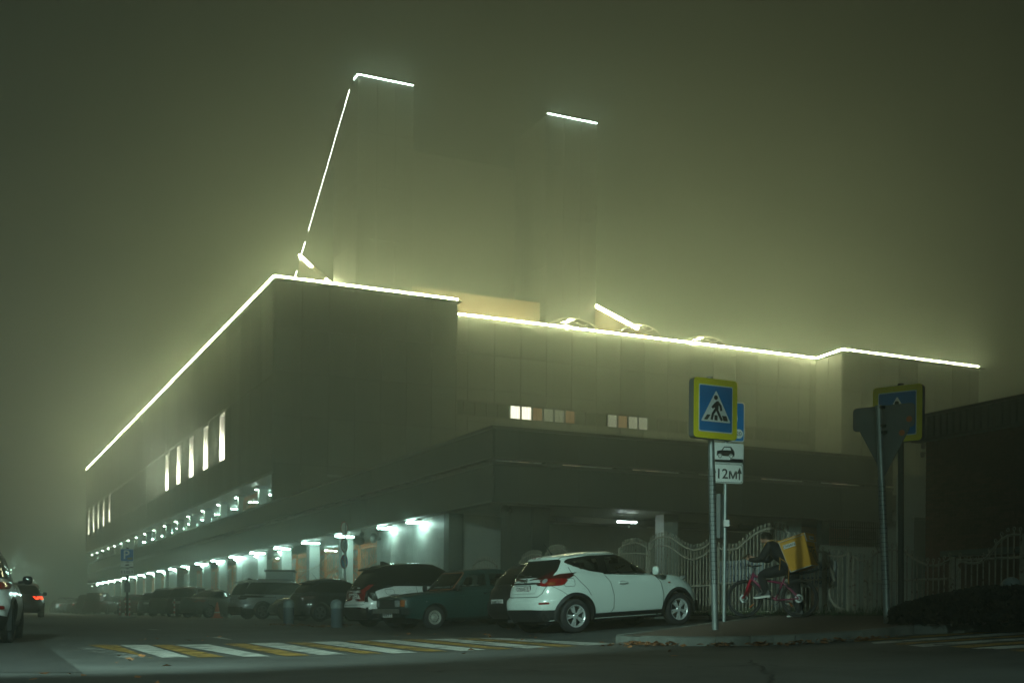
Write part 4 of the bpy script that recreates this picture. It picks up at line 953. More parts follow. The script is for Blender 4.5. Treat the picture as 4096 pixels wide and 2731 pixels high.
    wp = MB(); wp.tube([(-1.86, 0.0, 1.17), (-1.84, 0.25, 1.19), (-1.81, 0.45, 1.2)], 0.012, 5); wp.build('rear_wiper', black_pl, c.root)
    c.finish(); return c
# ---- generic builder for the other cars; options carry each one's look
def simple(name, label, pnt, kind='hatch', roof=None, N=170, style='dark', through=False, group=None, tail=None, plate=None, **o):
    K = dict(
      hatch=dict(L=(-1.95, 2.0), wb=2.5, W=1.74, H=1.49, r=0.31, belt=[(-1.95, 0.93), (-1.2, 0.95), (0.3, 0.93), (0.95, 0.94), (1.5, 0.84), (2.0, 0.68)], gr=[(0, -1.80), (0.5, -1.62), (1, -1.32)], gf=[(0, 1.05), (0.5, 0.6), (1, -0.02)]),
      suv=dict(L=(-2.28, 2.35), wb=2.75, W=1.89, H=1.68, r=0.365, belt=[(-2.28, 1.02), (-1.4, 1.08), (0.2, 1.03), (0.95, 1.06), (1.6, 1.0), (2.35, 0.8)], gr=[(0, -2.12), (0.5, -1.92), (1, -1.62)], gf=[(0, 1.2), (0.5, 0.75), (1, 0.1)]),
      van=dict(L=(-2.62, 2.5), wb=3.05, W=1.97, H=1.76, r=0.36, belt=[(-2.62, 1.0), (-1.4, 1.06), (0.2, 1.02), (1.1, 1.02), (1.8, 0.93), (2.5, 0.75)], gr=[(0, -2.5), (0.5, -2.38), (1, -2.12)], gf=[(0, 1.6), (0.5, 1.05), (1, 0.3)]),
      sedan=dict(L=(-2.15, 2.2), wb=2.65, W=1.78, H=1.45, r=0.315, belt=[(-2.15, 0.93), (-1.6, 0.98), (-1.0, 0.97), (0.3, 0.91), (1.0, 0.92), (1.6, 0.84), (2.2, 0.66)], gr=[(0, -1.55), (0.5, -1.15), (1, -0.75)], gf=[(0, 1.05), (0.5, 0.65), (1, 0.0)]))[kind]
    xr, xf = K['L']; H = K['H']; b = K['belt']; W = K['W']; zb = lambda x: smooth(b, x); gr, gf = K['gr'], K['gf']
    sp = dict(xr=xr, xf=xf, wb=K['wb'], W=W, r=K['r'], zlow=0.24, nr=4.4, nf=3.6, flare=o.get('flare', 0.03), crown=0.05, rcrown=0.05, belt=b,
        rearp=o.get('rearp', [(0, 0.12), (0.25, 0.0), (0.55, 0.02), (0.62, 0.07), (0.9, 0.12), (1, 0.17)]), frontp=[(0, 0.12), (0.35, 0.0), (0.7, 0.08), (1, 0.34)],
        wp=[(0, 0.92), (0.25, 0.985), (0.5, 1.0), (0.75, 0.98), (0.9, 0.955), (1, 0.91)], grear=gr, gfront=gf, gw=W/2*0.90, tw=W/2*0.70,
        roof=[(gr[-1][1]-0.1, H-0.12), (gr[-1][1]+0.35, H-0.055), ((gr[-1][1]+gf[-1][1])/2, H-0.03), (gf[-1][1], H-0.07), (gf[-1][1]+0.6, H-0.2)])
    c = Car(name, sp, label, 'car', pnt, roof, N, group)
    zt = H-0.115; B = lambda x: zb(x)+0.055
    xg0, xg1 = gr[0][1]+0.17, gr[-1][1]+0.17; f0, f1 = gf[0][1]-0.25, gf[-1][1]-0.02; mid = (xg1+f1)/2
    outer = rounded([(xg0, B(xg0)+0.05), (xg1, zt-0.03), (mid, zt), (f1, zt-0.02), (f0, B(f0)), (mid, B(mid)), (xg0+0.4, B(xg0+0.4))], 0.05)
    cx = o.get('pillar', mid-0.08)
    panes = [rounded([(xg0+0.2, B(xg0+0.2)+0.045), (xg1+0.08, zt-0.07), (cx-0.06, zt-0.045), (cx-0.06, B(cx)+0.03)], 0.04), rounded([(cx+0.06, B(cx)+0.03), (cx+0.06, zt-0.045), (f1-0.03, zt-0.055), (f0-0.12, B(f0)+0.03)], 0.04)]
    c.side_window(outer, panes, through)
    hw = W/2
    zr0, zr1 = zb(gr[0][1])+0.06, H-0.15
    c.end_window('rear_window', rounded([(-hw*0.72, zr0), (hw*0.72, zr0), (hw*0.6, zr1), (-hw*0.6, zr1)], 0.07), rounded([(-hw*0.66, zr0+0.03), (hw*0.66, zr0+0.03), (hw*0.55, zr1-0.03), (-hw*0.55, zr1-0.03)], 0.06), 'rear', through and kind == 'sedan')
    zf0 = zb(gf[0][1])+0.05
    c.end_window('windscreen', rounded([(-hw*0.80, zf0), (hw*0.80, zf0), (hw*0.63, zr1+0.02), (-hw*0.63, zr1+0.02)], 0.07), rounded([(-hw*0.75, zf0+0.03), (hw*0.75, zf0+0.03), (hw*0.59, zr1-0.02), (-hw*0.59, zr1-0.02)], 0.06), 'front', through)
    if o.get('cladding'):
        A = c.Ra+0.03; a0, a1 = c.ax
        for pol in ([(a0+A, 0.235), (a1-A, 0.235), (a1-A, 0.38), (a0+A, 0.38)],): c.both('sill_cladding', pol, black_pl, off=0.008, res=0.06)
        c.patch('rear_cladding', rounded([(-hw*0.93, 0.25), (hw*0.93, 0.25), (hw*0.93, 0.46), (hw*0.55, 0.56), (-hw*0.55, 0.56), (-hw*0.93, 0.46)], 0.04), 'rear', black_pl, off=0.010, res=0.06)
        c.both('rear_corner_cladding', [(xr+0.1, 0.25), (a0-A+0.02, 0.25), (a0-A+0.02, 0.46), (xr+0.12, 0.46)], black_pl, off=0.008, res=0.05)
    c.arches(black_pl if o.get('cladding') else pnt, o.get('archw', 0.045)); c.wheels(style, K['r']*o.get('rimk', 0.68), 0.2, 0.015)
    tz = o.get('tailz', zb(xr+0.2)-0.12)
    if o.get('tails', True):
        c.mirr('tail_lamp', rounded(o.get('tailpoly', [(hw*0.60, tz-0.06), (hw*0.90, tz-0.05), (hw*0.90, tz+0.07), (hw*0.66, tz+0.06)]), 0.03), 'rear', tail or lamp_r, off=0.012, res=0.04)
        c.both('tail_lamp_side', rounded([(xr+0.14, tz-0.05), (xr+0.42, tz+0.0), (xr+0.42, tz+0.05), (xr+0.14, tz+0.07)], 0.02), tail or lamp_r, off=0.010, res=0.05)
    c.mirr('headlight', rounded([(hw*0.52, zb(xf-0.25)-0.16), (hw*0.92, zb(xf-0.25)-0.10), (hw*0.92, zb(xf-0.25)-0.02), (hw*0.60, zb(xf-0.25)-0.06)], 0.03), 'front', lamp_w, off=0.012, res=0.04)
    c.patch('front_grille', rounded([(-hw*0.62, 0.34), (hw*0.62, 0.34), (hw*0.55, 0.60), (-hw*0.55, 0.60)], 0.05), 'front', black_pl, off=0.010)
    if N >= 150:
        c.seam('door_gap', [(cx, B(cx)), (cx+0.03, 0.6), (cx-0.02, 0.36)], 'side'); c.seam('front_door_gap', [(f0+0.1, B(f0)), (f0+0.16, 0.6), (f0+0.12, 0.36)], 'side'); c.seam('tailgate_gap', [(-hw*0.72, tz+0.1), (-hw*0.66, 0.62), (hw*0.66, 0.62), (hw*0.72, tz+0.1)], 'rear')
        for x in (cx-0.22, f0-0.75):
            for s in (1, -1):
                hh = MB(); hy = abs(c.cast((x, zb(x)-0.13), 's+')[0].y)+0.014; hh.lathe([(0.001, -0.11), (0.015, -0.1), (0.02, 0), (0.015, 0.1), (0.001, 0.11)], 8, 'Z', Matrix.Translation((x, s*hy, zb(x)-0.13)) @ Matrix.Rotation(math.radians(90), 4, 'Y')); hh.build('door_handle', o.get('handle', pnt), c.root, True)
    c.mirror_pod(f0+0.18, zb(f0)+0.1, hw+0.11, o.get('mirror', pnt))
    if plate: c.plate(0, 0, o.get('platez', 0.80), *plate)
    if o.get('spoiler'):
        b_ = MB(); x = gr[-1][1]; b_.add([(x-0.16, -hw*0.6, H-0.13), (x-0.16, hw*0.6, H-0.13), (x+0.2, hw*0.66, H-0.05), (x+0.2, -hw*0.66, H-0.05), (x-0.14, -hw*0.58, H-0.165), (x-0.14, hw*0.58, H-0.165), (x+0.1, hw*0.62, H-0.15), (x+0.1, -hw*0.62, H-0.15)], [(0, 1, 2, 3), (7, 6, 5, 4), (0, 4, 5, 1), (1, 5, 6, 2), (0, 3, 7, 4), (2, 6, 7, 3)])
        sp_ = b_.build('spoiler', roof or pnt, c.root, True)
    if o.get('fin'):
        b_ = MB(); x = gr[-1][1]+0.4; b_.add([(x-0.14, -0.03, H-0.02), (x+0.14, -0.025, H+0.0), (x+0.14, 0.025, H+0.0), (x-0.14, 0.03, H-0.02), (x-0.15, 0, H+0.075), (x-0.06, 0, H+0.075)], [(0, 1, 5, 4), (3, 4, 5, 2), (0, 4, 3), (1, 2, 5)]); b_.build('roof_fin', trim_g, c.root)
    if o.get('rails'):
        for s in (1, -1):
            b_ = MB(); b_.tube([(gr[-1][1]+0.3, s*hw*0.64, H-0.05), (gr[-1][1]+0.45, s*hw*0.645, H+0.01), (f1-0.35, s*hw*0.645, H+0.01), (f1-0.2, s*hw*0.64, H-0.04)], 0.02, 6); b_.build('roof_rail', alloy_d, c.root, True)
    if through:
        c.seats([(0.15, (-0.38, 0.38)), (-0.85, (-0.42, 0.42))], 0.6, 0.5); b_ = MB(); b_.box(gf[0][1]-0.5, gf[0][1]-0.1, -0.7, 0.7, 0.6, zb(0.9)+0.02); b_.build('dashboard', seat_m, c.root)
    if o.get('antenna'): c.antenna(gr[-1][1]+0.3, 0, H-0.02)
    return c

def lada():
    g = paint('green_car_paint', (0.010, 0.042, 0.040), 0.42, 0.5, 0.25, 2.5)
    sp = dict(xr=-2.0, xf=2.08, wb=2.424, W=1.62, r=0.292, Ra=0.35, zlow=0.24, nr=9, nf=11, gnr=9, gnf=9, flare=0.012, crown=0.02, rcrown=0.03, low=[(-2, 0.32), (-1.6, 0.26), (1.6, 0.26), (2.08, 0.34)],
        belt=[(-2.0, 0.90), (-1.3, 0.925), (0.0, 0.905), (0.75, 0.90), (1.4, 0.87), (2.02, 0.80), (2.08, 0.78)], rearp=[(0, 0.06), (0.4, 0.0), (1, 0.05)], frontp=[(0, 0.06), (0.3, 0.03), (0.5, 0.0), (0.95, 0.0), (1, 0.03)],
        wp=[(0, 0.93), (0.2, 0.985), (0.5, 1.0), (0.8, 0.985), (0.94, 0.96), (1, 0.93)], grear=[(0, -1.35), (0.5, -1.15), (1, -0.92)], gfront=[(0, 0.78), (0.5, 0.55), (1, 0.26)], gw=0.735, tw=0.62,
        roof=[(-1.0, 1.375), (-0.5, 1.40), (0.1, 1.39), (0.5, 1.34)])
    c = Car('old_sedan', sp, 'old boxy dark green sedan with round-holed steel wheels facing the crossing', 'car', g, N=240)
    rub = mat('orange_sealant', (0.22, 0.07, 0.03), 0.7)
    c.side_window(rounded([(-1.06, 0.965), (-0.86, 1.315), (0.22, 1.325), (0.57, 0.965)], 0.03), [rounded([(-0.95, 0.995), (-0.80, 1.285), (-0.38, 1.29), (-0.38, 0.99)], 0.03), rounded([(-0.27, 0.99), (-0.27, 1.29), (0.19, 1.295), (0.46, 0.995)], 0.03)], True, mat('green_frame', (0.009, 0.034, 0.032), 0.45))
    c.end_window('windscreen', rounded([(-0.66, 0.935), (0.66, 0.935), (0.58, 1.335), (-0.58, 1.335)], 0.05), rounded([(-0.61, 0.965), (0.61, 0.965), (0.54, 1.305), (-0.54, 1.305)], 0.05), 'front', True)
    c.seam('screen_seal', rounded([(-0.66, 0.935), (0.66, 0.935), (0.58, 1.335), (-0.58, 1.335)], 0.05), 'front', 0.02, rub, 0.014, True)
    c.end_window('rear_window', rounded([(-0.62, 0.97), (0.62, 0.97), (0.54, 1.33), (-0.54, 1.33)], 0.05), rounded([(-0.58, 1.0), (0.58, 1.0), (0.5, 1.3), (-0.5, 1.3)], 0.05), 'rear', True)
    c.arches(g, 0.02); c.wheels('steel', 0.172, 0.17, 0.03)
    c.patch('front_grille', [(-0.74, 0.55), (0.74, 0.55), (0.74, 0.755), (-0.74, 0.755)], 'front', black_pl, off=0.008, res=0.1)
    for k in range(9):
        for s in (1,): c.patch('grille_bar', [(-0.37, 0.572+k*0.02), (0.37, 0.572+k*0.02), (0.37, 0.579+k*0.02), (-0.37, 0.579+k*0.02)], 'front', mat('grille_grey', (0.07, 0.07, 0.07), 0.4), off=0.022, res=0.2)
    c.mirr('headlight', rounded([(0.42, 0.585), (0.65, 0.585), (0.65, 0.735), (0.42, 0.735)], 0.02), 'front', lamp_w, off=0.022, res=0.05); c.mirr('turn_lamp', [(0.665, 0.585), (0.74, 0.585), (0.74, 0.735), (0.665, 0.735)], 'front', lamp_o, off=0.020, res=0.05)
    bmp = MB(); bmp.box(2.07, 2.15, -0.74, 0.74, 0.43, 0.53); bmp.build('front_bumper', mat('worn_alloy_bumper', (0.30, 0.30, 0.28), 0.4, 0.7, vary=0.3, scale=5), c.root)
    for s in (1, -1):
        b = MB(); b.box(1.92, 2.14, s*0.70, s*0.835, 0.40, 0.54); b.build('bumper_cap', black_pl, c.root)
    bmp = MB(); bmp.box(-2.1, -2.0, -0.8, 0.8, 0.43, 0.53); bmp.build('rear_bumper', black_pl, c.root)
    c.plate(0.06, 0.0, 0.39, 'Н656ОХ', '61', 'front'); c.root.children[-1]
    c.seam('door_gap', [(-0.325, 0.93), (-0.325, 0.36)], 'side', 0.012); c.seam('front_door_gap', [(0.66, 0.93), (0.64, 0.6), (0.62, 0.34)], 'side', 0.012); c.seam('bonnet_gap', [(0.75, 0.875), (1.4, 0.845), (2.0, 0.785)], 'side', 0.009)
    c.seam('flank_crease', [(-1.9, 0.80), (0, 0.80), (1.9, 0.735)], 'side', 0.007, mat('crease_highlight', (0.025, 0.10, 0.085), 0.4))  # flank is smooth; lighter green line paints in the crease's highlight
    for s in (1, -1):
        y = abs(c.cast((-0.2, 0.81), 's+')[0].y)
        b = MB(); b.box(-0.26, -0.14, s*(y-0.01), s*(y+0.012), 0.795, 0.835); b.build('door_handle', chrome, c.root); b = MB(); b.box(1.40, 1.46, s*(y-0.03), s*(y+0.02), 0.665, 0.69); b.build('side_repeater', lamp_w, c.root)
    c.mirror_pod(0.62, 0.99, 0.9, black_pl)
    for s in (0.3, -0.25):
        b = MB(); b.tube([(0.86, s, 0.93), (0.72, s+0.12, 1.03), (0.66, s+0.28, 1.06)], 0.009, 5); b.build('wiper', black_pl, c.root)
    c.seats([(0.05, (-0.34, 0.34)), (-0.75, (-0.36, 0.36))], 0.52, 0.5); b = MB(); b.box(0.45, 0.8, -0.66, 0.66, 0.55, 0.9); b.build('dashboard', seat_m, c.root)
    b = MB(); b.tube([(0.42+0.03*math.sin(k*0.5236), 0.34+0.19*math.cos(k*0.5236), 0.93+0.17*math.sin(k*0.5236)) for k in range(12)], 0.014, 6, closed=True); b.build('steering_wheel', seat_m, c.root)
    c.finish(); return c

def geely():
    w = paint('white_suv_paint', (0.68, 0.71, 0.68)); bl = paint('black_car_roof', (0.010, 0.011, 0.011), 0.2)
    c = simple('parked_suv', 'white SUV with black roof and slanted red tail lamps behind the old green sedan', w, 'suv', bl, 220, 'two', tails=False, cladding=True, archw=0.085, plate=('Х902НК', '761'), platez=0.86, spoiler=True, fin=True, through=False, rimk=0.70, flare=0.05, mirror=bl)
    hw = c.W
    c.mirr('tail_lamp_housing', [(0.52, 1.05), (0.80, 1.12), (0.84, 1.06), (0.76, 0.95), (0.84, 0.70), (0.78, 0.71), (0.62, 0.90)], 'rear', trim_g, off=0.014, res=0.04)
    c.both('tail_lamp', [(-2.22, 0.70), (-2.14, 0.70), (-2.08, 0.95), (-1.86, 1.13), (-1.96, 1.13), (-2.17, 0.95)], lamp_r, off=0.020, res=0.04)
    c.both('tail_lamp_edge', [(-2.14, 0.685), (-2.08, 0.68), (-2.03, 0.95), (-1.78, 1.13), (-1.86, 1.13), (-2.08, 0.95)], trim_g, off=0.019, res=0.04)
    c.patch('tailgate_band', [(-0.62, 0.99), (0.62, 0.99), (0.66, 1.12), (-0.66, 1.12)], 'rear', trim_g, off=0.012, res=0.06)
    t = text_mesh('G E E L Y', 0.07, mat('badge_grey', (0.16, 0.16, 0.16), 0.4), 0.003, 0.002); o = link('badge_lettering', t, c.root); h, n = c.cast((0, 0.965), 'rear'); frame(o, (h.x-0.014, 0, 0.965), (0, -1, 0), (0.15, 0, 1))
    c.mirr('reflector', [(0.42, 0.53), (0.66, 0.50), (0.66, 0.53), (0.42, 0.56)], 'rear', lamp_rd, off=0.016, res=0.05)
    c.seam('fuel_cap_gap', rounded([(-1.62, 0.86), (-1.40, 0.86), (-1.42, 1.0), (-1.66, 1.0)], 0.05), 's-', 0.008, closed=True)
    c.seam('plate_recess_shade', rounded([(-0.36, 0.77), (0.36, 0.77), (0.40, 0.945), (-0.40, 0.945)], 0.03), 'rear', 0.014, mat('recess_shade', (0, 0, 0)), closed=True)  # recess shade drawn as a grey line on flat paint
    c.finish(); return c
def far(kind, col, label, name='parked_car', rough=0.32, plate=None, **k):
    m = paint('car_paint_%d' % (len(MATS)), col, rough); c = simple(name, label, m, kind, None, 90, 'dark', group=k.pop('group', None), plate=plate, **k); c.finish(); return c
# ================================================================== parked and passing cars, placed
juke().place(12.16, 21.53, 5.9)
def dark(name, **k): return paint(name, k.pop('c'), 0.3)
c = simple('parked_hatchback', 'dark hatchback squeezed between the white crossover and the green sedan', paint('dark_grey_paint', (0.016, 0.016, 0.017)), 'hatch', None, 170, 'two', plate=('М480ТА', '61'), platez=0.62, tailpoly=[(0.58, 0.80), (0.80, 0.79), (0.78, 0.93), (0.62, 0.93)]); c.mirr('reflector', [(0.62, 0.46), (0.78, 0.46), (0.78, 0.52), (0.62, 0.52)], 'rear', lamp_r, off=0.014)
e = MB(); e.lathe([(0.05, 0), (0.058, 0.006), (0.05, 0.01)], 16); e.box(-0.03, 0.03, -0.006, 0.006, 0, 0.008); h, n = c.cast((0, 0.88), 'rear'); frame(e.build('emblem', chrome, c.root), (h.x-0.004, 0, 0.88), (0, -1, 0)); c.finish(); c.place(13.0, 24.6, 5.5)
lada().place(11.75, 27.95, 186.0)
geely().place(11.95, 31.0, 6.0)
c = simple('parked_hatchback', 'black hatchback with rear spoiler and roof antenna beyond the two concrete bollards', paint('black_blue_paint', (0.008, 0.011, 0.014)), 'hatch', None, 150, 'dark', spoiler=True, antenna=True, tail=lamp_rd); c.finish(); c.place(12.75, 41.4, 8.0)
c = simple('parked_minivan', 'silver grey minivan with roof rails and dark rear glass', paint('silver_paint', (0.30, 0.32, 0.32), 0.3, metal=0.3), 'van', None, 150, 'two', rails=True, fin=True, spoiler=True, cladding=True, tail=lamp_rd, tailpoly=[(0.55, 0.96), (0.92, 0.96), (0.92, 1.05), (0.55, 1.05)], plate=('С317МВ', '161'), platez=0.80)
c.seam('flank_crease', [(-2.3, 0.97), (-0.9, 0.97)], 'side', 0.03, seam_m); c.finish(); c.place(14.0, 54.2, 9.0)
far('sedan', (0.022, 0.02, 0.017), 'dark brown sedan facing out between the black hatchback and silver minivan', 'parked_sedan').place(13.7, 47.3, 182)
rowg = 'dark cars parked in a slanting row along the arcade'
for nm, kd, col, lab, U, V, yaw, kw in [
    ('parked_sedan', 'sedan', (0.012, 0.013, 0.013), 'black sedan half hidden behind the silver minivan', 12.6, 62.5, 30, {}),
    ('parked_car', 'suv', (0.03, 0.008, 0.007), 'very dark red estate car with dull rear, behind a striped post', 12.6, 68.5, 52, {'plate': ('К208УН', '61')}),
    ('parked_car', 'suv', (0.012, 0.012, 0.012), 'black SUV with a tall rear window in the slanting row', 12.4, 74.0, 55, {}),
    ('parked_hatchback', 'hatch', (0.016, 0.016, 0.017), 'dark grey hatchback with a pale number plate in the slanting row', 12.2, 79.0, 60, {'plate': ('Е561ВА', '161')}),
    ('parked_sedan', 'sedan', (0.10, 0.012, 0.010), 'red sedan behind the striped road barrier', 12.0, 87.5, 66, {}),
    ('parked_van', 'van', (0.03, 0.006, 0.006), 'large dark red van behind the parking sign', 11.4, 104.0, 70, {})]:
    far(kd, col, lab, nm, **kw).place(U, V, yaw)
for i, (kd, col, lab) in enumerate([('suv', (0.012, 0.012, 0.012), 'black SUV just beyond the large dark red van'), ('hatch', (0.03, 0.03, 0.03), 'dark grey hatchback with glowing tail lamp in the far row'), ('sedan', (0.02, 0.02, 0.02), 'blackish sedan in the far row'),
        ('hatch', (0.16, 0.20, 0.24), 'pale blue hatchback in the far row'), ('sedan', (0.22, 0.22, 0.21), 'light grey sedan in the far row'), ('suv', (0.13, 0.13, 0.13), 'mid grey SUV in the far row'), ('sedan', (0.3, 0.3, 0.29), 'whitish sedan at the far end of the row'), ('hatch', (0.25, 0.25, 0.25), 'whitish hatchback last in the row')]):
    far(kd, col, lab, 'parked_car', tail=tail_on if i in (1, 4) else None).place(11.4+0.1*i, 110.5+5.6*i, 66)
b = far('van', (0.05, 0.055, 0.055), 'grey-roofed tall van behind the far row of cars', 'parked_van'); b.place(15.6, 128, 85)
# moving / standing on the left
w2_ = paint('white_suv_paint', (0, 0, 0)); c = simple('white_suv', 'white SUV seen from behind at the left kerb with red tail lamp', w2_, 'suv', None, 170, 'two', cladding=True, tailpoly=[(0.42, 0.97), (0.62, 0.93), (0.87, 0.955), (0.87, 1.07), (0.45, 1.08)], tailz=1.0, mirror=trim_g, plate=('Т744ОР', '61'))
c.mirr('reflector', rounded([(0.45, 0.60), (0.80, 0.60), (0.80, 0.66), (0.45, 0.66)], 0.02), 'rear', lamp_r, off=0.014, res=0.05); c.mirr('reversing_lamp', rounded([(0.46, 0.99), (0.58, 0.98), (0.58, 1.05), (0.46, 1.05)], 0.02), 'rear', lamp_w, off=0.024, res=0.05)
o = link('badge_lettering', text_mesh('2.4 GO', 0.06, chrome, 0.002), c.root); h, n = c.cast((-0.55, 0.86), 'rear'); frame(o, (h.x-0.012, -0.55, 0.86), (0, -1, 0)); c.finish(); c.place(0.30, 24.6, 84)
c = far('hatch', (0.02, 0.012, 0.012), 'dark car ahead with a bright red brake lamp', 'braking_car', tail=brake_on); c.place(3.0, 57.2, 88)

# ================================================================== street furniture
galv = mat('galvanised_steel', (0.30, 0.34, 0.33), 0.45, 0.6, vary=0.2, scale=8); dark_st = mat('dark_steel', (0.03, 0.032, 0.03), 0.5, 0.4)
sgn_y = mat('sign_yellow', (0.85, 0.74, 0.02), 0.35, vary=0.08); sgn_b = mat('sign_blue', (0.008, 0.20, 0.52), 0.35, vary=0.06); sgn_w = mat('sign_white', (0.78, 0.82, 0.78), 0.4, vary=0.06); sgn_k = mat('sign_black', (0.015, 0.015, 0.016), 0.5); sgn_r = mat('sign_red', (0.42, 0.02, 0.02), 0.4); sgn_back = mat('sign_back', (0.16, 0.175, 0.17), 0.5, 0.3, vary=0.15)
def camdir(a, b_): return Vector((RT[0]*a+FW[0]*b_, RT[1]*a+FW[1]*b_, 0)).normalized()
def pole(name, base, top, r, mats, parent, seg=12):
    b = MB(); b.tube([base, top], r, seg); return b.build(name, mats, parent, True, True)
def rrect(w, h, r=0.05): return rounded([(-w/2, -h/2), (w/2, -h/2), (w/2, h/2), (-w/2, h/2)], r, 4)
def layer(name, poly, z, m, parent, t=0.002):
    b = MB(); b.prism(poly, z, z+t); return b.build(name, m, parent)
def limb(pts, w): 
    L, R = ribbon(pts, w); return L+R[::-1]
def disc(cx, cy_, r, n=20): return [(cx+r*math.cos(2*math.pi*k/n), cy_+r*math.sin(2*math.pi*k/n)) for k in range(n)]
def walker(parent, z, k=1.0):
    S_ = lambda pl: [(x*k, y*k) for x, y in pl]
    layer('triangle', rounded(S_([(-0.285, -0.205), (0.285, -0.205), (0.0, 0.29)]), 0.03*k, 4), z, sgn_w, parent); z += 0.0025
    layer('figure_head', S_(disc(-0.005, 0.175, 0.036)), z, sgn_k, parent)
    layer('figure_body', S_([(-0.03, 0.09), (0.02, 0.125), (0.05, 0.1), (0.045, -0.01), (0.0, -0.02), (-0.035, 0.02)]), z, sgn_k, parent)
    for pl in ([(-0.02, 0.07), (-0.075, 0.01)], [(0.025, 0.11), (0.085, 0.05), (0.1, -0.025)], [(0.0, 0.0), (-0.06, -0.08), (-0.085, -0.175)], [(0.015, -0.01), (0.06, -0.09), (0.115, -0.175)]): layer('figure_limb', S_(limb(pl, 0.042)), z, sgn_k, parent)
    for x0, x1 in ((-0.20, -0.135), (-0.028, 0.028), (0.145, 0.20)):
        layer('stripe_mark', S_([(x0-0.03*(x0 < -0.1)-0.0, -0.18), (x1-0.03*(x1 < 0)*(x0 < -0.1)+0.03*(x0 > 0.1), -0.18), (x1+0.03*(x1 < 0)*(x0 < -0.1)-0.0, -0.10), (x0+0.03*(x0 < -0.1)-0.03*(x0 > 0.1), -0.10)]), z, sgn_k, parent)
def crossing_sign(name, basepx, Y, cpx, xdir, w, h, label, pole_m, topy=None, lean=None, wrap=True, d=0.13):
    base = atY(basepx[0], basepx[1], Y); base.z = gz(base.x, base.y)+KH-0.03; ctr = atY(cpx[0], cpx[1], Y)
    o = empty(name, base); top = Vector((ctr.x, ctr.y, ctr.z+h/2+0.06))
    pole('post', base, top, 0.05, pole_m, o)
    xd = camdir(*xdir); b = MB(); b.prism(rrect(w, h, 0.07), -d/2, d/2-0.001); bd = b.build('sign_box', sgn_back, o, True); n = xd.cross(Vector((0, 0, 1)))
    frame(bd, Vector((0, 0, 0)), xd); bd.matrix_basis = Matrix.Translation(ctr-base+n*(d/2+0.03)) @ bd.matrix_basis
    layer('yellow_border', rrect(w, h, 0.07), d/2, sgn_y, bd); layer('white_edge', rrect(w*0.775, h*0.79, 0.02), d/2+0.003, sgn_w, bd); layer('blue_field', rrect(w*0.745, h*0.755, 0.03), d/2+0.006, sgn_b, bd); walker(bd, d/2+0.009, w*1.2)
    if wrap:
        for k in range(14):
            pass
    return o, base, top, bd
o, base, top, bd = crossing_sign('crossing_sign', (2861, 2514), 19.0, (2838, 1641), (0.89, 0.45), 0.83, 0.93, 0, galv)
tag(o, 'yellow-framed pedestrian crossing sign on a mesh-wrapped steel post at the kerb', 'sign')
def mesh_wrap(o, base, top, r, z0, z1):
    b = MB(); ax = (top-base).normalized()
    for k in range(int((z1-z0)/0.07)):
        p = base.lerp(top, (z0+k*0.07)/(top.z-base.z)); b.lathe([(r, -0.004), (r+0.004, 0), (r, 0.004)], 12, 'Z', Matrix.Translation(p))
    for k in range(8):
        a = k*math.pi/4; q = Vector((r*math.cos(a), r*math.sin(a), 0)); b.tube([base.lerp(top, z0/(top.z-base.z))+q, base.lerp(top, z1/(top.z-base.z))+q], 0.0035, 4)
    w = b.build('wire_wrap', dark_st, o, world=True); w['kind'] = 'stuff'
mesh_wrap(o, base, top, 0.054, 0.75, 2.55)
# parking plates behind it
def car_icon(parent, z, k=1.0, dx=0.0, dy=0.0):
    P = lambda pl: [(x*k+dx, y*k+dy) for x, y in pl]
    layer('car_mark', P([(-0.17, -0.05), (0.16, -0.06), (0.17, 0.0), (0.15, 0.05), (0.10, 0.11), (-0.03, 0.11), (-0.08, 0.045), (-0.16, 0.03)]), z, sgn_k, parent)
    layer('car_window_mark', P([(-0.06, 0.045), (0.10, 0.045), (0.085, 0.092), (-0.022, 0.092)]), z+0.0025, sgn_w, parent)
    for x in (-0.11, 0.10): layer('wheel_mark', P(disc(x, -0.06, 0.042)), z+0.0025, sgn_w, parent); layer('wheel_ring', P(disc(x, -0.06, 0.032)), z+0.005, sgn_k, parent); layer('wheel_hub', P(disc(x, -0.06, 0.022)), z+0.0075, sgn_w, parent)
def arrow(parent, x, y, k, z):
    layer('arrow_mark', [(x-0.008*k, y-0.07*k), (x+0.008*k, y-0.07*k), (x+0.008*k, y), (x+0.03*k, y), (x, y+0.07*k), (x-0.03*k, y), (x-0.008*k, y)], z, sgn_k, parent)
def plate_sign(o, ctr, xd, w, h, mface, edge=True):
    b = MB(); b.prism(rrect(w, h, 0.05), -0.012, -0.001); bd = b.build('sign_plate', sgn_back, o, True); frame(bd, (0, 0, 0), xd); bd.matrix_basis = Matrix.Translation(ctr-o.location) @ bd.matrix_basis
    layer('sign_edge', rrect(w, h, 0.05), 0.0, sgn_w if edge else sgn_back, bd)
    if mface: layer('sign_face', rrect(w-0.035, h-0.035, 0.04), 0.003, mface, bd)
    return bd
Yb = 22.0; base = atY(2896, 2490, Yb); base.z = gz(base.x, base.y)+KH-0.03; o = empty('parking_sign', base); topv = atY(2906, 1600, Yb); pole('post', base, topv, 0.035, galv, o)
tag(o, 'blue parking sign with car plate and 12 m plate, half hidden behind the crossing sign', 'sign'); xd = camdir(0.96, 0.28)
s1 = plate_sign(o, atY(2906, 1685, Yb-0.06), xd, 0.72, 0.72, sgn_b); layer('disc_mark', disc(-0.03, 0.06, 0.25), 0.006, sgn_w, s1); layer('price_disc', disc(0.245, -0.215, 0.085), 0.0065, sgn_w, s1); t = link('price_text', text_mesh('20', 0.11, sgn_k, 0.001), s1); t.location = (0.245, -0.215, 0.0105)
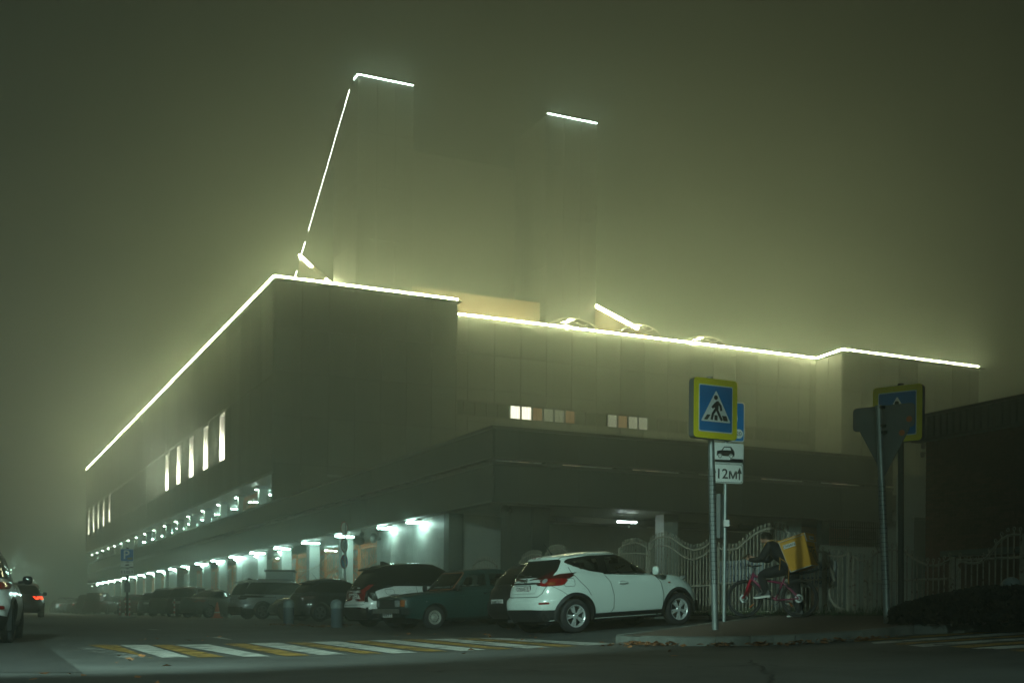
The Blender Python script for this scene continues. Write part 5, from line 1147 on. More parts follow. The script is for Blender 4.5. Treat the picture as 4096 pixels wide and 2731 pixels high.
t = link('parking_letter', text_mesh('P', 0.5, sgn_b, 0.001, 0.01), s1); t.location = (-0.03, 0.06, 0.0105)
s2 = plate_sign(o, atY(2906, 1811, Yb-0.06), xd, 0.68, 0.36, sgn_w); layer('kerb_mark', [(-0.33, -0.17), (0.33, -0.17), (0.33, -0.10), (0.07, -0.10), (0.07, -0.125), (-0.33, -0.125)], 0.006, sgn_k, s2); car_icon(s2, 0.007, 1.05, -0.02, 0.0)
s3 = plate_sign(o, atY(2906, 1892, Yb-0.06), xd, 0.66, 0.36, None); layer('border_line', rrect(0.635, 0.335, 0.045), 0.0025, sgn_k, s3); layer('sign_face', rrect(0.615, 0.315, 0.04), 0.005, sgn_w, s3)
t = link('distance_text', text_mesh('12м', 0.25, sgn_k, 0.001, 0.003), s3); t.location = (0.0, -0.02, 0.0085); arrow(s3, -0.255, 0.0, 1.6, 0.008); arrow(s3, 0.255, 0.0, 1.6, 0.008)
b = MB(); b.box(-0.12, 0.12, -0.04, 0.04, -0.4, 0.4); bx_ = b.build('cable_box', sgn_back, o); bx_.location = atY(2886, 2064, Yb)-base; bx_.rotation_euler = (0, 0, -ANG+0.9)
b = MB(); b.box(-0.05, 0.05, -0.042, 0.0, -0.06, 0.06); st_ = b.build('sticker', plate_w, o); st_.location = atY(2905, 2092, Yb-0.05)-base; st_.rotation_euler = (0, 0, -ANG)
# leaning post with the backs of two signs
Yr = 18.3; base = atY(3549, 2484, Yr); base.z = gz(base.x, base.y)+KH-0.03; o = empty('give_way_sign', base); top = atY(3514, 1622, Yr); pole('post', base, top, 0.05, galv, o); tag(o, 'leaning steel post showing grey backs of a plate and a triangular sign', 'sign')
mesh_wrap(o, base, top, 0.054, 0.55, 2.2)
xd = camdir(0.78, -0.62)
def back_sign(poly, ctr, nm):
    b = MB(); b.prism(poly, -0.01, 0.01); bd = b.build(nm, sgn_back, o, True); frame(bd, (0, 0, 0), xd, (0, 0, 1)); bd.matrix_basis = Matrix.Translation(ctr-base) @ bd.matrix_basis; return bd
n_ = xd.cross(Vector((0, 0, 1)))
p1 = back_sign(rrect(0.96, 0.36, 0.07), atY(3527, 1667, Yr)-n_*0.07, 'sign_back_plate'); p2 = back_sign(rounded([(-0.40, 0.36), (0.40, 0.36), (0.0, -0.38)], 0.05, 4), atY(3531, 1806, Yr)-n_*0.07, 'sign_back_triangle')
stk = mat('orange_sticker', (0.55, 0.14, 0.03), 0.5); layer('sticker', disc(0.40, -0.06, 0.045), 0.011, stk, p1); layer('sticker', disc(0.27, 0.27, 0.045), 0.011, stk, p2)
for px, py in ((3522, 1630), (3526, 1704), (3530, 1730)):
    b = MB(); c0 = atY(px, py, Yr); b.lathe([(0.058, -0.02), (0.06, 0.0), (0.058, 0.02)], 12, 'Z', Matrix.Translation(c0)); b.box(c0.x-0.03, c0.x+0.03, c0.y-0.07, c0.y+0.07, c0.z-0.02, c0.z+0.02); b.build('clamp', dark_st, o, world=True)
o, base, top, bd = crossing_sign('crossing_sign', (3604, 2466), 20.2, (3602, 1660), (0.80, -0.60), 0.83, 0.93, 0, dark_st); tag(o, 'pedestrian crossing sign on a dark post beside the brick building', 'sign')
# parking sign further down the street
base = onG(508, 2469); o = empty('parking_sign', base); dY = base.dot(Vector((FW[0], FW[1], 0))); pole('post', base, atY(510, 2188, dY), 0.05, dark_st, o); tag(o, 'blue P parking sign with plates on a portable foot by the far cars', 'sign'); xd = camdir(1, 0.1)
k = dY/60.0
s1 = plate_sign(o, atY(508, 2219, dY-0.08), xd, 0.64*k, 0.62*k, sgn_b); t = link('parking_letter', text_mesh('P', 0.62*k, sgn_w, 0.001, 0.006), s1); t.location = (-0.03, 0.0, 0.007); layer('coin_mark', rrect(0.25*k, 0.1*k, 0.04), 0.006, mat('coin_ochre', (0.25, 0.2, 0.05), 0.5), s1).location = (0.14*k, -0.17*k, 0)
s2 = plate_sign(o, atY(508, 2259, dY-0.08), xd, 0.62*k, 0.28*k, sgn_w); layer('kerb_mark', [(-0.3*k, -0.12*k), (0.3*k, -0.12*k), (0.3*k, -0.07*k), (0.12*k, -0.07*k), (0.12*k, -0.1*k), (-0.3*k, -0.1*k)], 0.006, sgn_k, s2); car_icon(s2, 0.007, 0.62*k)
s3 = plate_sign(o, atY(508, 2287, dY-0.08), xd, 0.64*k, 0.30*k, sgn_w); t = link('spaces_text', text_mesh('105', 0.23*k, sgn_k, 0.001, 0.002), s3); t.location = (0, -0.01, 0.007); arrow(s3, -0.25*k, 0, 1.5*k, 0.007); arrow(s3, 0.25*k, 0, 1.5*k, 0.007)
b = MB(); c0 = atY(509, 2348, dY); b.box(c0.x-0.13*k, c0.x+0.13*k, c0.y-0.09, c0.y+0.09, c0.z-0.24*k, c0.z+0.24*k); b.build('meter_box', sgn_back, o, world=True)
b = MB(); b.lathe([(0.42, 0.0), (0.42, 0.05), (0.1, 0.09), (0.0, 0.09)], 16, 'Z', Matrix.Translation(base)); b.build('foot', sgn_back, o, world=True)
# three round signs on one post before the arcade
Ys = 48.0; b0 = atY(1379, 2440, Ys); b0.z = gz(b0.x, b0.y); o = empty('round_signs_post', b0); pole('post', b0, atY(1381, 2088, Ys), 0.04, galv, o); tag(o, 'post with three round signs seen obliquely before the arcade gates', 'sign'); xd = camdir(0.38, 0.92)
for py, ring_, fc in ((2112, sgn_r, sgn_w), (2180, sgn_r, sgn_w), (2245, sgn_r, sgn_b)):
    ctr = atY(1377, py, Ys-0.06); r_ = 0.28
    b = MB(); b.prism(disc(0, 0, r_, 28), -0.012, -0.001); bd = b.build('round_sign', sgn_back, o); frame(bd, (0, 0, 0), xd); bd.matrix_basis = Matrix.Translation(ctr-b0) @ bd.matrix_basis
    layer('red_ring', disc(0, 0, r_, 28), 0, ring_, bd); layer('sign_face', disc(0, 0, r_*0.84, 28), 0.003, fc, bd)
    if fc is sgn_b: layer('slash', limb([(-r_*0.62, r_*0.62), (r_*0.62, -r_*0.62)], 0.06), 0.006, sgn_r, bd)
    elif py > 2150: layer('walker_mark', limb([(0.0, 0.12), (-0.03, 0.0), (0.03, -0.12)], 0.05), 0.006, sgn_k, bd)
b = MB(); c0 = atY(1372, 2340, Ys); b.box(c0.x-0.12, c0.x+0.12, c0.y-0.1, c0.y+0.1, c0.z-0.3, c0.z+0.3); b.build('utility_box', galv, o, world=True)

# bollards: dark body with pale domed cap
cap_m = mat('bollard_cap', (0.17, 0.21, 0.21), 0.6, vary=0.2, scale=6); bod_m = mat('bollard_body', (0.045, 0.065, 0.08), 0.7, vary=0.3, scale=4)
def bollard(base, h, r, label):
    o = empty('bollard', base); b = MB(); b.lathe([(r*1.02, -0.1), (r*1.02, h*0.64), (r*0.9, h*0.64)], 24); b.build('body', bod_m, o, True)
    b = MB(); hh = h*0.36; b.lathe([(r*1.05, h*0.635), (r*1.06, h*0.65)]+[(r*1.06*math.cos(a), h*0.65+h*0.12+r*0.9*math.sin(a)) for a in [k*math.pi/16 for k in range(9)]], 24); b.build('cap', cap_m, o, True); return tag(o, label, 'bollard')
for px, py, Y, lab in ((1154, 2495, 36.0, 'concrete bollard with pale domed cap before the black hatchback'), (1346, 2499, 33.0, 'concrete bollard with pale domed cap touching the white SUV view')):
    p = atY(px, py, Y); p.z = gz(p.x, p.y); bollard(p, 0.82, 0.155, lab if '1154' == str(px) else 'concrete bollard with pale domed cap behind the white black-roofed SUV')
p = atY(4044, 2460, 17.4); p.z = gz(p.x, p.y)+KH; bollard(p, atY(4044, 2298, 17.4).z-p.z, 0.13, 'bollard with pale domed cap standing in the dark hedge')
# cone, barrier, striped posts
con_m = mat('cone_orange', (0.55, 0.09, 0.03), 0.6); whi = mat('tape_white', (0.55, 0.58, 0.56), 0.5)
p = onG(868, 2470); o = empty('traffic_cone', p); b = MB(); b.box(-0.2, 0.2, -0.2, 0.2, 0, 0.04); b.lathe([(0.15, 0.04), (0.12, 0.18), (0.1, 0.26), (0.03, 0.62), (0.0, 0.63)], 18); b.build('cone_body', con_m, o, True)
for z0_, r0_, r1_ in ((0.19, 0.122, 0.108), (0.36, 0.08, 0.064)):
    b = MB(); b.lathe([(r0_, z0_), (r1_, z0_+0.06)], 18); b.build('white_band', whi, o, True)
tag(o, 'orange traffic cone with white bands behind the silver minivan', 'cone'); o.scale = (1.25, 1.25, 1.25)
def stripes_board(o, w, h, n, z):
    b = MB(); b.box(-w/2, w/2, -0.02, 0.02, z, z+h); bd = b.build('board', whi, o); st = w/n
    for k in range(-6, n+2):
        poly = []; x0 = -w/2+k*st*1.0; dx = h*0.75
        pl = [(x0, z), (x0+st*0.5, z), (x0+st*0.5+dx, z+h), (x0+dx, z+h)]
        pl = [(min(w/2, max(-w/2, x)), y) for x, y in pl]
        if max(x for x, _ in pl)-min(x for x, _ in pl) < 0.05: continue
        m_ = MB(); m_.add([(x, -0.023, y) for x, y in pl], [(0, 1, 2, 3)]); m_.build('red_stripe', sgn_r, bd)
pa, pb = onG(540, 2456), onG(603, 2456); o = empty('road_barrier', pa.lerp(pb, 0.5), math.atan2((pb-pa).y, (pb-pa).x)); wv = (pb-pa).length
for z0_ in (0.08, 0.30, 0.52, 0.74): stripes_board(o, wv, 0.2, 7, z0_)
b = MB()
for x in (-wv/2+0.1, wv/2-0.1): b.box(x-0.03, x+0.03, 0.02, 0.06, 0, 1.0); b.box(x-0.05, x+0.05, -0.25, 0.3, 0, 0.05)
b.build('stand', dark_st, o); tag(o, 'red and white striped plastic road barrier before the red sedan', 'barrier')
for px, py, lab in ((479, 2462, 'striped marker post before the dark red van'), (503, 2466, 'striped marker post on the van side of the parking sign foot'), (518, 2466, 'striped marker post beside the parking sign foot'), (688, 2466, 'faded striped marker post before the grey hatchback'), (697, 2467, 'faded marker post next to another before the grey hatchback'), (828, 2467, 'pale marker post before the black sedan'), (838, 2467, 'pale marker post beside the traffic cone')):
    p = onG(px, py); o = empty('marker_post', p); b = MB(); b.lathe([(0.16, 0), (0.15, 0.04), (0.05, 0.06)], 14); b.build('foot', dark_st, o)
    b = MB(); b.lathe([(0.04, 0.05), (0.04, 0.95), (0.0, 0.97)], 10); b.build('post', whi if px > 600 else sgn_r, o)
    for k in range(3): 
        b = MB(); b.lathe([(0.043, 0.2+k*0.26), (0.043, 0.32+k*0.26)], 10); b.build('band', sgn_r if px > 600 else whi, o)
    tag(o, lab, 'post')
# ticket booth
bp = atY(1122, 2440, 60.0); bp.z = gz(bp.x, bp.y); o = empty('guard_booth', bp, -ANG+0.12); tag(o, 'small grey guard booth with shuttered window before the arcade gates', 'booth'); zt_ = atY(1122, 2280, 60).z-bp.z
pan = mat('booth_panels', (0.30, 0.34, 0.33), 0.6, vary=0.1); b = MB(); b.box(-0.66, 0.66, -0.8, 0.8, 0, zt_-0.1); b.build('walls', pan, o); b = MB(); b.box(-0.74, 0.74, -0.88, 0.88, zt_-0.1, zt_); b.build('roof', dark_st, o)
b = MB(); b.box(-0.38, 0.42, -0.84, -0.8, 0.95, zt_-0.45); wdo = b.build('window', mat('booth_glass', (0.10, 0.12, 0.12), 0.2), o); b = MB(); b.box(-0.42, 0.46, -0.86, -0.81, zt_-0.44, zt_-0.36); b.build('window_frame', pan, wdo); b = MB(); b.box(-0.3, 0.16, -0.85, -0.842, 1.0, zt_-0.55); b.build('shutter', mat('shutter_grey', (0.22, 0.26, 0.27), 0.5), wdo)
b = MB(); b.box(-0.70, -0.66, -0.5, 0.35, 0.1, zt_-0.35); b.build('door', mat('booth_door', (0.2, 0.2, 0.17), 0.6), o)
# drooping cable from the arcade to the booth
a_, e_ = atU(1340, 2188, UC-0.5), bp+Vector((0.5, -0.3, zt_)); pts = []
for k in range(17):
    t_ = k/16; q = a_.lerp(e_, t_); q.z -= 0.9*4*t_*(1-t_)*0.5; pts.append(q)
b = MB(); b.tube(pts, 0.02, 5); b.build('hanging_cable', mat('pale_cable', (0.5, 0.45, 0.36), 0.6)); tag(bpy.data.objects['hanging_cable'], 'pale drooping cable from the arcade to the guard booth', 'cable')
# horn loudspeakers
def horn(p, d, sc, label):
    o = empty('horn_loudspeaker', p); b = MB(); q = Vector((0, 0, 1)).rotation_difference(Vector(d)).to_matrix().to_4x4(); M_ = q @ Matrix.Diagonal((sc, sc, sc, 1))
    b.lathe([(0.0, 0.0), (0.06, 0.0), (0.07, 0.12), (0.10, 0.2), (0.19, 0.27), (0.2, 0.28), (0.17, 0.265), (0.05, 0.14), (0.0, 0.14)], 20, 'Z', M_); b.build('horn', mat('horn_grey', (0.05, 0.055, 0.05), 0.6), o, True)
    b = MB(); b.lathe([(0.0, -0.12), (0.075, -0.12), (0.085, -0.02), (0.06, 0.02)], 14, 'Z', M_); b.box(-0.02*sc, 0.02*sc, -0.02*sc, 0.02*sc, 0, 0.25*sc); b.build('driver_and_bracket', dark_st, o); return tag(o, label, 'loudspeaker')
p = atV(2036, 2042, 42.95); horn(p+Vector((0.05, 0, 0)), (-0.9, -0.4, 0), 1.15, 'dark horn loudspeaker on the dark corner pillar')
p = atU(1446, 2140, UC-0.6); horn(p, (-0.5, -0.6, -0.6), 1.5, 'pale horn loudspeaker hanging from the arcade ceiling near a gate'); p = atU(1512, 2152, UC-0.5); horn(p, (-0.8, -0.5, 0), 1.2, 'dark horn loudspeaker on the arcade column by the marble wall')

# ================================================================== iron fence along the verge
UF = 15.3; iron_w = mat('fence_paint', (0.33, 0.31, 0.25), 0.6, vary=0.3, scale=9)
def rust(m):
    n = m.node_tree; p = n.nodes['Principled BSDF']; g = n.nodes.new('ShaderNodeNewGeometry'); nz = n.nodes.new('ShaderNodeTexNoise'); nz.inputs['Scale'].default_value = 14; nz.inputs['Detail'].default_value = 6; r = n.nodes.new('ShaderNodeValToRGB'); r.color_ramp.elements[0].position = 0.58; r.color_ramp.elements[1].position = 0.66
    mx = n.nodes.new('ShaderNodeMix'); mx.data_type = 'RGBA'; src = p.inputs['Base Color'].links[0].from_socket; n.links.new(g.outputs['Position'], nz.inputs['Vector']); n.links.new(nz.outputs[0], r.inputs[0]); n.links.new(r.outputs[0], mx.inputs[0]); n.links.new(src, mx.inputs[6]); mx.inputs[7].default_value = (0.12, 0.05, 0.025, 1); n.links.new(mx.outputs[2], p.inputs['Base Color'])
rust(iron_w)
fin_mesh = MB(); fin_mesh.tube([(0, 0.028*math.cos(k*0.6283), 0.028*math.sin(k*0.6283)+0.03) for k in range(10)], 0.009, 5, closed=True); fin_mesh = fin_mesh.mesh('ring_finial', iron_w, True)
def fence(name, label, prof, inner=None, rail2=1.32, base_z=0.70, pitch=0.125, posts=True, cat='fence'):
    """prof: list of photo points along the top rail, left to right"""
    W_ = [atU(px, py, UF) for px, py in prof]; W_ = sorted([(p.y, p.z) for p in W_]); v0, v1 = W_[0][0], W_[-1][0]
    o = empty(name, (UF, v0, gz(UF, v0)+KH)); tag(o, label, cat); top = lambda v: smooth(W_, v)
    n = max(8, int((v1-v0)/0.1)); b = MB(); b.tube([(UF, v0+(v1-v0)*k/n, top(v0+(v1-v0)*k/n)) for k in range(n+1)], 0.022, 6); b.build('top_rail', iron_w, o, True, True)
    if inner:
        b = MB(); b.tube([(UF, v0+(v1-v0)*k/n, top(v0+(v1-v0)*k/n)-inner-0.1*math.sin(math.pi*k/n)) for k in range(n+1)], 0.018, 6); b.build('inner_rail', iron_w, o, True, True)
    for z_ in (base_z, rail2):
        if z_: b = MB(); b.tube([(UF, v0, z_), (UF, v1, z_)], 0.02, 5); b.build('rail', iron_w, o, False, True)
    v = v0+pitch*0.5
    while v < v1-0.03:
        zt = top(v); pk = box('picket', UF-0.009, UF+0.009, v-0.009, v+0.009, base_z-0.05, zt+0.06, iron_w, o)
        f_ = link('ring_finial', fin_mesh, pk); f_.matrix_parent_inverse = wm(pk).inverted(); f_.location = (UF, v, zt+0.06); v += pitch
    if posts:
        for v in (v0, v1): box('post', UF-0.03, UF+0.03, v-0.03, v+0.03, gz(UF, v)-0.1, top(v)+0.02, iron_w, o)
    return o
fp = lambda x, y: (1900+x*0.4663, 2000+y*0.4663); gp = lambda x, y: (2650+x*0.3826, 2000+y*0.3826); hp = lambda x, y: (3200+x*0.4343, 2050+y*0.4343); kp = lambda x, y: (1600+x*0.2126, 2220+y*0.2126)
archl = [[kp(1385, 190), kp(1480, 115), kp(1620, 85), kp(1740, 130), kp(1820, 190)], [(2080, 2245), (2104, 2225), (2128, 2216), (2150, 2216), (2168, 2224)], [(2186, 2212), (2207, 2199), (2228, 2194), (2250, 2198), (2268, 2208)], [fp(1240, 415), fp(1300, 375), fp(1370, 362), fp(1440, 385), fp(1480, 410)]]
labs = ['arched iron fence section behind the green sedan', 'arched iron fence section seen left of the white crossover roof', 'arched iron fence section behind the white crossover rear antenna', 'arched iron wicket beside the wavy gate behind the white crossover']
for a_, l_ in zip(archl, labs): fence('iron_fence', l_, a_, 0.16)
fence('iron_gate', 'cream wrought-iron gate leaf with a wave top behind the white crossover bonnet', [fp(1500, 370), fp(1560, 325), fp(1640, 312), fp(1720, 345), fp(1800, 400), fp(1880, 425), fp(1960, 405), fp(2030, 355)], 0.14, 1.28, cat='gate')
fence('iron_gate', 'cream wrought-iron gate leaf with a wave top behind the cyclist', [gp(570, 480), gp(640, 518), gp(760, 510), gp(880, 420), gp(1000, 335), gp(1120, 295), gp(1230, 305), gp(1330, 345)], 0.0, 1.32, cat='gate')
fence('iron_fence', 'iron fence section behind the yellow delivery bag with a bent hoop', [gp(1345, 400), gp(1430, 395), gp(1520, 450), gp(1620, 520), gp(1700, 560)], 0.0, 1.32)
fence('iron_fence', 'sagging iron fence section right of the yellow delivery bag', [hp(225, 360), hp(300, 398), hp(370, 400), hp(455, 372)], 0.0, None)
fence('iron_fence', 'short iron fence section next to the leaning sign post', [hp(500, 400), hp(550, 435), hp(610, 445)], 0.0, None)
fence('iron_gate', 'wave-topped iron gate leaf in shadow beside the leaning sign post', [hp(655, 420), hp(720, 362), hp(830, 340), hp(940, 348), hp(1060, 430), hp(1160, 478), hp(1240, 487), hp(1330, 460), hp(1405, 415)], 0.0, 1.25, cat='gate')
fence('iron_gate', 'wave-topped iron gate leaf in shadow before the brick building', [hp(1460, 430), hp(1540, 462), hp(1640, 462), hp(1740, 390), hp(1840, 260), hp(1950, 200), hp(2060, 205)], 0.0, 1.55, cat='gate')
b = MB(); b.tube([atU(*gp(x, y), UF-0.08) for x, y in ((1690, 560), (1720, 640), (1760, 740), (1800, 840), (1765, 880), (1745, 960), (1760, 1030), (1800, 1095), (1860, 1135), (1910, 1140))], 0.03, 6); b.build('bent_hoop', iron_w); tag(bpy.data.objects['bent_hoop'], 'bent cream iron hoop hanging off the fence behind the bicycle', 'hoop')
ban = mat('banner_white', (0.33, 0.38, 0.40), 0.6); blu = mat('banner_blue', (0.03, 0.05, 0.12), 0.6)
def banner(cx, cy_, w, h, lines, size, label):
    c0 = atU(cx, cy_, UF+0.12); b = MB(); b.box(-w/2, w/2, -h/2, h/2, -0.01, 0.0); o = b.build('banner', ban); frame(o, c0, (0, -1, 0)); tag(o, label, 'banner')
    for i, t_ in enumerate(lines): t = link('banner_text', text_mesh(t_, size, blu, 0.001, 0.004), o); t.location = (0, h*0.24-i*h*0.5, 0.002)
banner(2966, 2288, 1.6, 0.52, ['ВНИМАНИЕ!', 'ВЪЕЗД (ВЫЕЗД)'], 0.19, 'pale banner reading ВНИМАНИЕ on the gate left of the cyclist')
banner(3262, 2296, 1.25, 0.50, ['МАШИНЫ', 'НЕ СТАВИТЬ'], 0.17, 'pale banner reading НЕ СТАВИТЬ behind the bicycle rear wheel')
# grass tufts on the verge and hedge mass in the dark
leaf_m = mat('grass_blades', (0.035, 0.06, 0.02), 0.8, vary=0.4, scale=3)
b = MB(); rnd = random.Random(3)
for _ in range(5200):
    u, v = rnd.uniform(14.6, 16.1), rnd.uniform(11, 27); z_ = gz(u, v)+KH+0.01; a = rnd.uniform(0, 6.28); hh = rnd.uniform(0.05, 0.2); w_ = 0.006; l = rnd.uniform(-0.08, 0.08)
    b.add([(u-w_*math.cos(a), v-w_*math.sin(a), z_), (u+w_*math.cos(a), v+w_*math.sin(a), z_), (u+l, v+l*math.sin(a), z_+hh)], [(0, 1, 2)])
g_ = b.build('verge_grass', leaf_m); g_['kind'] = 'stuff'; tag(g_, 'short dark grass along the foot of the iron fence', 'grass')
dry = mat('dry_leaf', (0.24, 0.10, 0.035), 0.85, vary=0.5, scale=30, objvar=0.3)
def leaves(name, spots, n, label, sd):
    rnd = random.Random(sd); b = MB()
    for _ in range(n):
        p, sx, sy = rnd.choice(spots); u, v = p.x+rnd.gauss(0, sx), p.y+rnd.gauss(0, sy); z_ = gz(u, v)+rnd.uniform(0.008, 0.05); a = rnd.uniform(0, 6.28); s_ = rnd.uniform(0.025, 0.06); t1, t2 = rnd.uniform(-0.02, 0.03), rnd.uniform(-0.02, 0.03)
        c_, s2_ = math.cos(a)*s_, math.sin(a)*s_; b.add([(u-c_, v-s2_, z_), (u-s2_*0.6, v+c_*0.6, z_+t1), (u+c_, v+s2_, z_+0.005), (u+s2_*0.6, v-c_*0.6, z_+t2)], [(0, 1, 2, 3)])
    o = b.build(name, dry); o['kind'] = 'stuff'; tag(o, label, 'leaves')
leaves('fallen_leaves', [(onG(x, y), 0.22, 0.06) for x, y in ((2540, 2577), (2570, 2579), (2610, 2581), (2640, 2583), (2900, 2583), (3050, 2580), (3200, 2576), (3300, 2571), (3480, 2560))], 420, 'dry fallen leaves swept against the kerb', 5)
leaves('fallen_leaves', [(onG(x, y), 0.35, 0.25) for x, y in ((1150, 2500), (1200, 2502), (1330, 2505), (1370, 2504), (1310, 2508))], 200, 'dry leaves and weeds round the bollard feet', 6)
leaves('scattered_leaves', [(onG(x, y), 0.7, 0.7) for x, y in ((880, 2650), (420, 2645), (320, 2720), (700, 2560), (2400, 2606), (1800, 2540), (2000, 2545), (1900, 2560))], 46, 'single dry leaves scattered over the asphalt', 8)

# hedge bank at the right edge
hedge_m = mat('hedge_leaves', (0.006, 0.008, 0.004), 0.9, vary=0.5, scale=3)
b = MB(); rnd = random.Random(11)
for _ in range(9000):
    t_ = rnd.random(); px = 3560+t_*680; Y = 18.2-2.4*t_+rnd.uniform(-0.6, 0.6); base = atY(px, 2400, Y); g0 = gz(base.x, base.y)+KH; topz = atY(px, lin([(3560, 2440), (3620, 2412), (3700, 2390), (3900, 2350), (4000, 2344), (4090, 2344), (4300, 2325)], px), Y).z
    z_ = g0+(max(topz, g0+0.1)-g0)*rnd.random()**0.7; s_ = rnd.uniform(0.03, 0.07); d1 = Vector((rnd.uniform(-1, 1), rnd.uniform(-1, 1), rnd.uniform(-1, 1))).normalized()*s_; d2 = d1.orthogonal().normalized()*s_*0.6
    p = Vector((base.x, base.y, z_)); b.add([p-d1, p+d2, p+d1, p-d2], [(0, 1, 2, 3)])
hd = b.build('hedge', hedge_m); tag(hd, 'low dark hedge sloping up beside the pavement below the brick building', 'hedge')

# ================================================================== brick building on the right
def brickmat():
    m = mat('dark_brick', (0.15, 0.062, 0.042), 0.85, vary=0.2); n = m.node_tree; p = n.nodes['Principled BSDF']; g = n.nodes.new('ShaderNodeNewGeometry'); mp = n.nodes.new('ShaderNodeMapping'); mp.inputs['Rotation'].default_value = (math.radians(90), 0, math.radians(90)); br = n.nodes.new('ShaderNodeTexBrick'); br.inputs['Scale'].default_value = 2.0; br.inputs['Brick Width'].default_value = 0.5; br.inputs['Row Height'].default_value = 0.15; br.inputs['Mortar Size'].default_value = 0.018
    br.inputs['Color1'].default_value = (0.17, 0.06, 0.04, 1); br.inputs['Color2'].default_value = (0.11, 0.042, 0.03, 1); br.inputs['Mortar'].default_value = (0.06, 0.05, 0.045, 1); cx_ = n.nodes.new('ShaderNodeSeparateXYZ'); cb_ = n.nodes.new('ShaderNodeCombineXYZ'); ad = n.nodes.new('ShaderNodeMath'); ad.operation = 'ADD'
    n.links.new(g.outputs['Position'], cx_.inputs[0]); n.links.new(cx_.outputs[0], ad.inputs[0]); n.links.new(cx_.outputs[1], ad.inputs[1]); n.links.new(ad.outputs[0], cb_.inputs[0]); n.links.new(cx_.outputs[2], cb_.inputs[1]); n.links.new(cb_.outputs[0], br.inputs['Vector']); n.links.new(br.outputs[0], p.inputs['Base Color'])
    bp_ = n.nodes.new('ShaderNodeBump'); bp_.inputs['Distance'].default_value = 0.015; bp_.invert = True; n.links.new(br.outputs['Fac'], bp_.inputs['Height']); n.links.new(bp_.outputs[0], p.inputs['Normal']); return m
bk = brickmat(); UBR = 22.0; cV = atU(3703, 2000, UBR).y; zTop = atU(3703, 1677, UBR).z; zBand = atU(3703, 1757, UBR).z
o = empty('brick_building', (UBR, cV, gz(UBR, cV))); tag(o, 'dark red brick building with corrugated metal roof band at the right', 'building')
bw = box('brick_wall', UBR, UBR+9, -12, cV, 0.2, zBand, bk, o); cor = mat('corrugated_metal', (0.13, 0.14, 0.13), 0.45, 0.4)
b = MB(); v = -12.0; pts = []
while v < cV+0.2: pts += [(UBR-0.25, v), (UBR-0.25, v+0.09), (UBR-0.29, v+0.11), (UBR-0.29, v+0.19)]; v += 0.21
for (a_, c_), (d_, e_) in zip(pts, pts[1:]): b.add([(a_, c_, zBand-0.02), (d_, e_, zBand-0.02), (d_, e_, zTop), (a_, c_, zTop)], [(0, 1, 2, 3)])
b.build('roof_band', cor, o, world=True); box('roof_edge', UBR-0.33, UBR+9, -12, cV+0.25, zTop, zTop+0.07, coping_m, o); box('roof_band_end', UBR-0.24, UBR+9, cV+0.2, cV+0.24, zBand, zTop-0.002, cor, o); box('band_rail', UBR-0.3, UBR, -12, cV+0.2, zBand-0.08, zBand-0.022, coping_m, o); box('roof_core', UBR-0.2, UBR+9, -12, cV+0.19, zBand+0.002, zTop-0.004, dark_st, o)
box('pipe_ledge', UBR-0.5, UBR, -12, cV-1, CZ+1.55, CZ+1.68, cor, o)
for px, py, l_ in ((3693, 1782, 'small dome camera on the brick building corner'), (3690, 1816, 'bullet camera bracketed on the brick building corner')):
    p = atU(px, py, UBR-0.02); q = empty('security_camera', p); b = MB(); b.lathe([(0.0, -0.09), (0.05, -0.07), (0.06, 0.0), (0.05, 0.05), (0, 0.05)], 12); b.box(-0.02, 0.16, -0.02, 0.02, 0.02, 0.05); b.build('camera_body', mat('camera_shell', (0.3, 0.3, 0.28), 0.5), q, True); tag(q, l_, 'camera')
# the stretch of wall in view is laid brick by brick: proud bricks over recessed mortar
brk_m = mat('brick_clay', (0.15, 0.055, 0.038), 0.85, vary=0.3, scale=8, objvar=0.3, bump=0.5, bscale=30); brk_me = cube_mesh(brk_m); rest = MB(); spots = []
r_ = 0; zb_ = 0.45
while zb_ < zBand-0.1:
    vv = cV-0.005-(0.13 if r_ % 2 else 0)
    while vv > 19.0: spots.append((vv, zb_)); vv -= 0.26
    zb_ += 0.077; r_ += 1
spots.sort(key=lambda q: abs(q[1]-(CZ+2.6))+(cV-q[0])*0.4)
for i, (vv, zz_) in enumerate(spots):
    d_ = random.uniform(0.008, 0.016)
    if i < 300: box('brick', UBR-d_, UBR+0.002, vv-0.25, vv, zz_, zz_+0.066, brk_m, bw)
    else: rest.box(UBR-d_, UBR+0.002, vv-0.25, vv, zz_, zz_+0.066)
rest.build('brickwork', brk_m, bw, world=True)['kind'] = 'stuff'
# annex wall between the theatre and the brick building
o = empty('annex', (UE+1.5, 40.0, gz(UE, 40))); tag(o, 'pale annex wall with profiled fence panels between theatre and brick building', 'building')
box('annex_wall', UE+0.05, UE+9, 40.6, 40.9, 0.2, CZ+6.4, wall_in, o); 
for k in range(16): box('profile_panel', UE-0.4+k*0.45, UE-0.4+k*0.45+0.43, 39.3+0.03*(k % 2), 39.34+0.03*(k % 2), 0.3, CZ+4.3, cor, o)
box('panel_coping', UE-0.45, UE+7, 39.25, 39.42, CZ+4.302, CZ+4.4, coping_m, o)

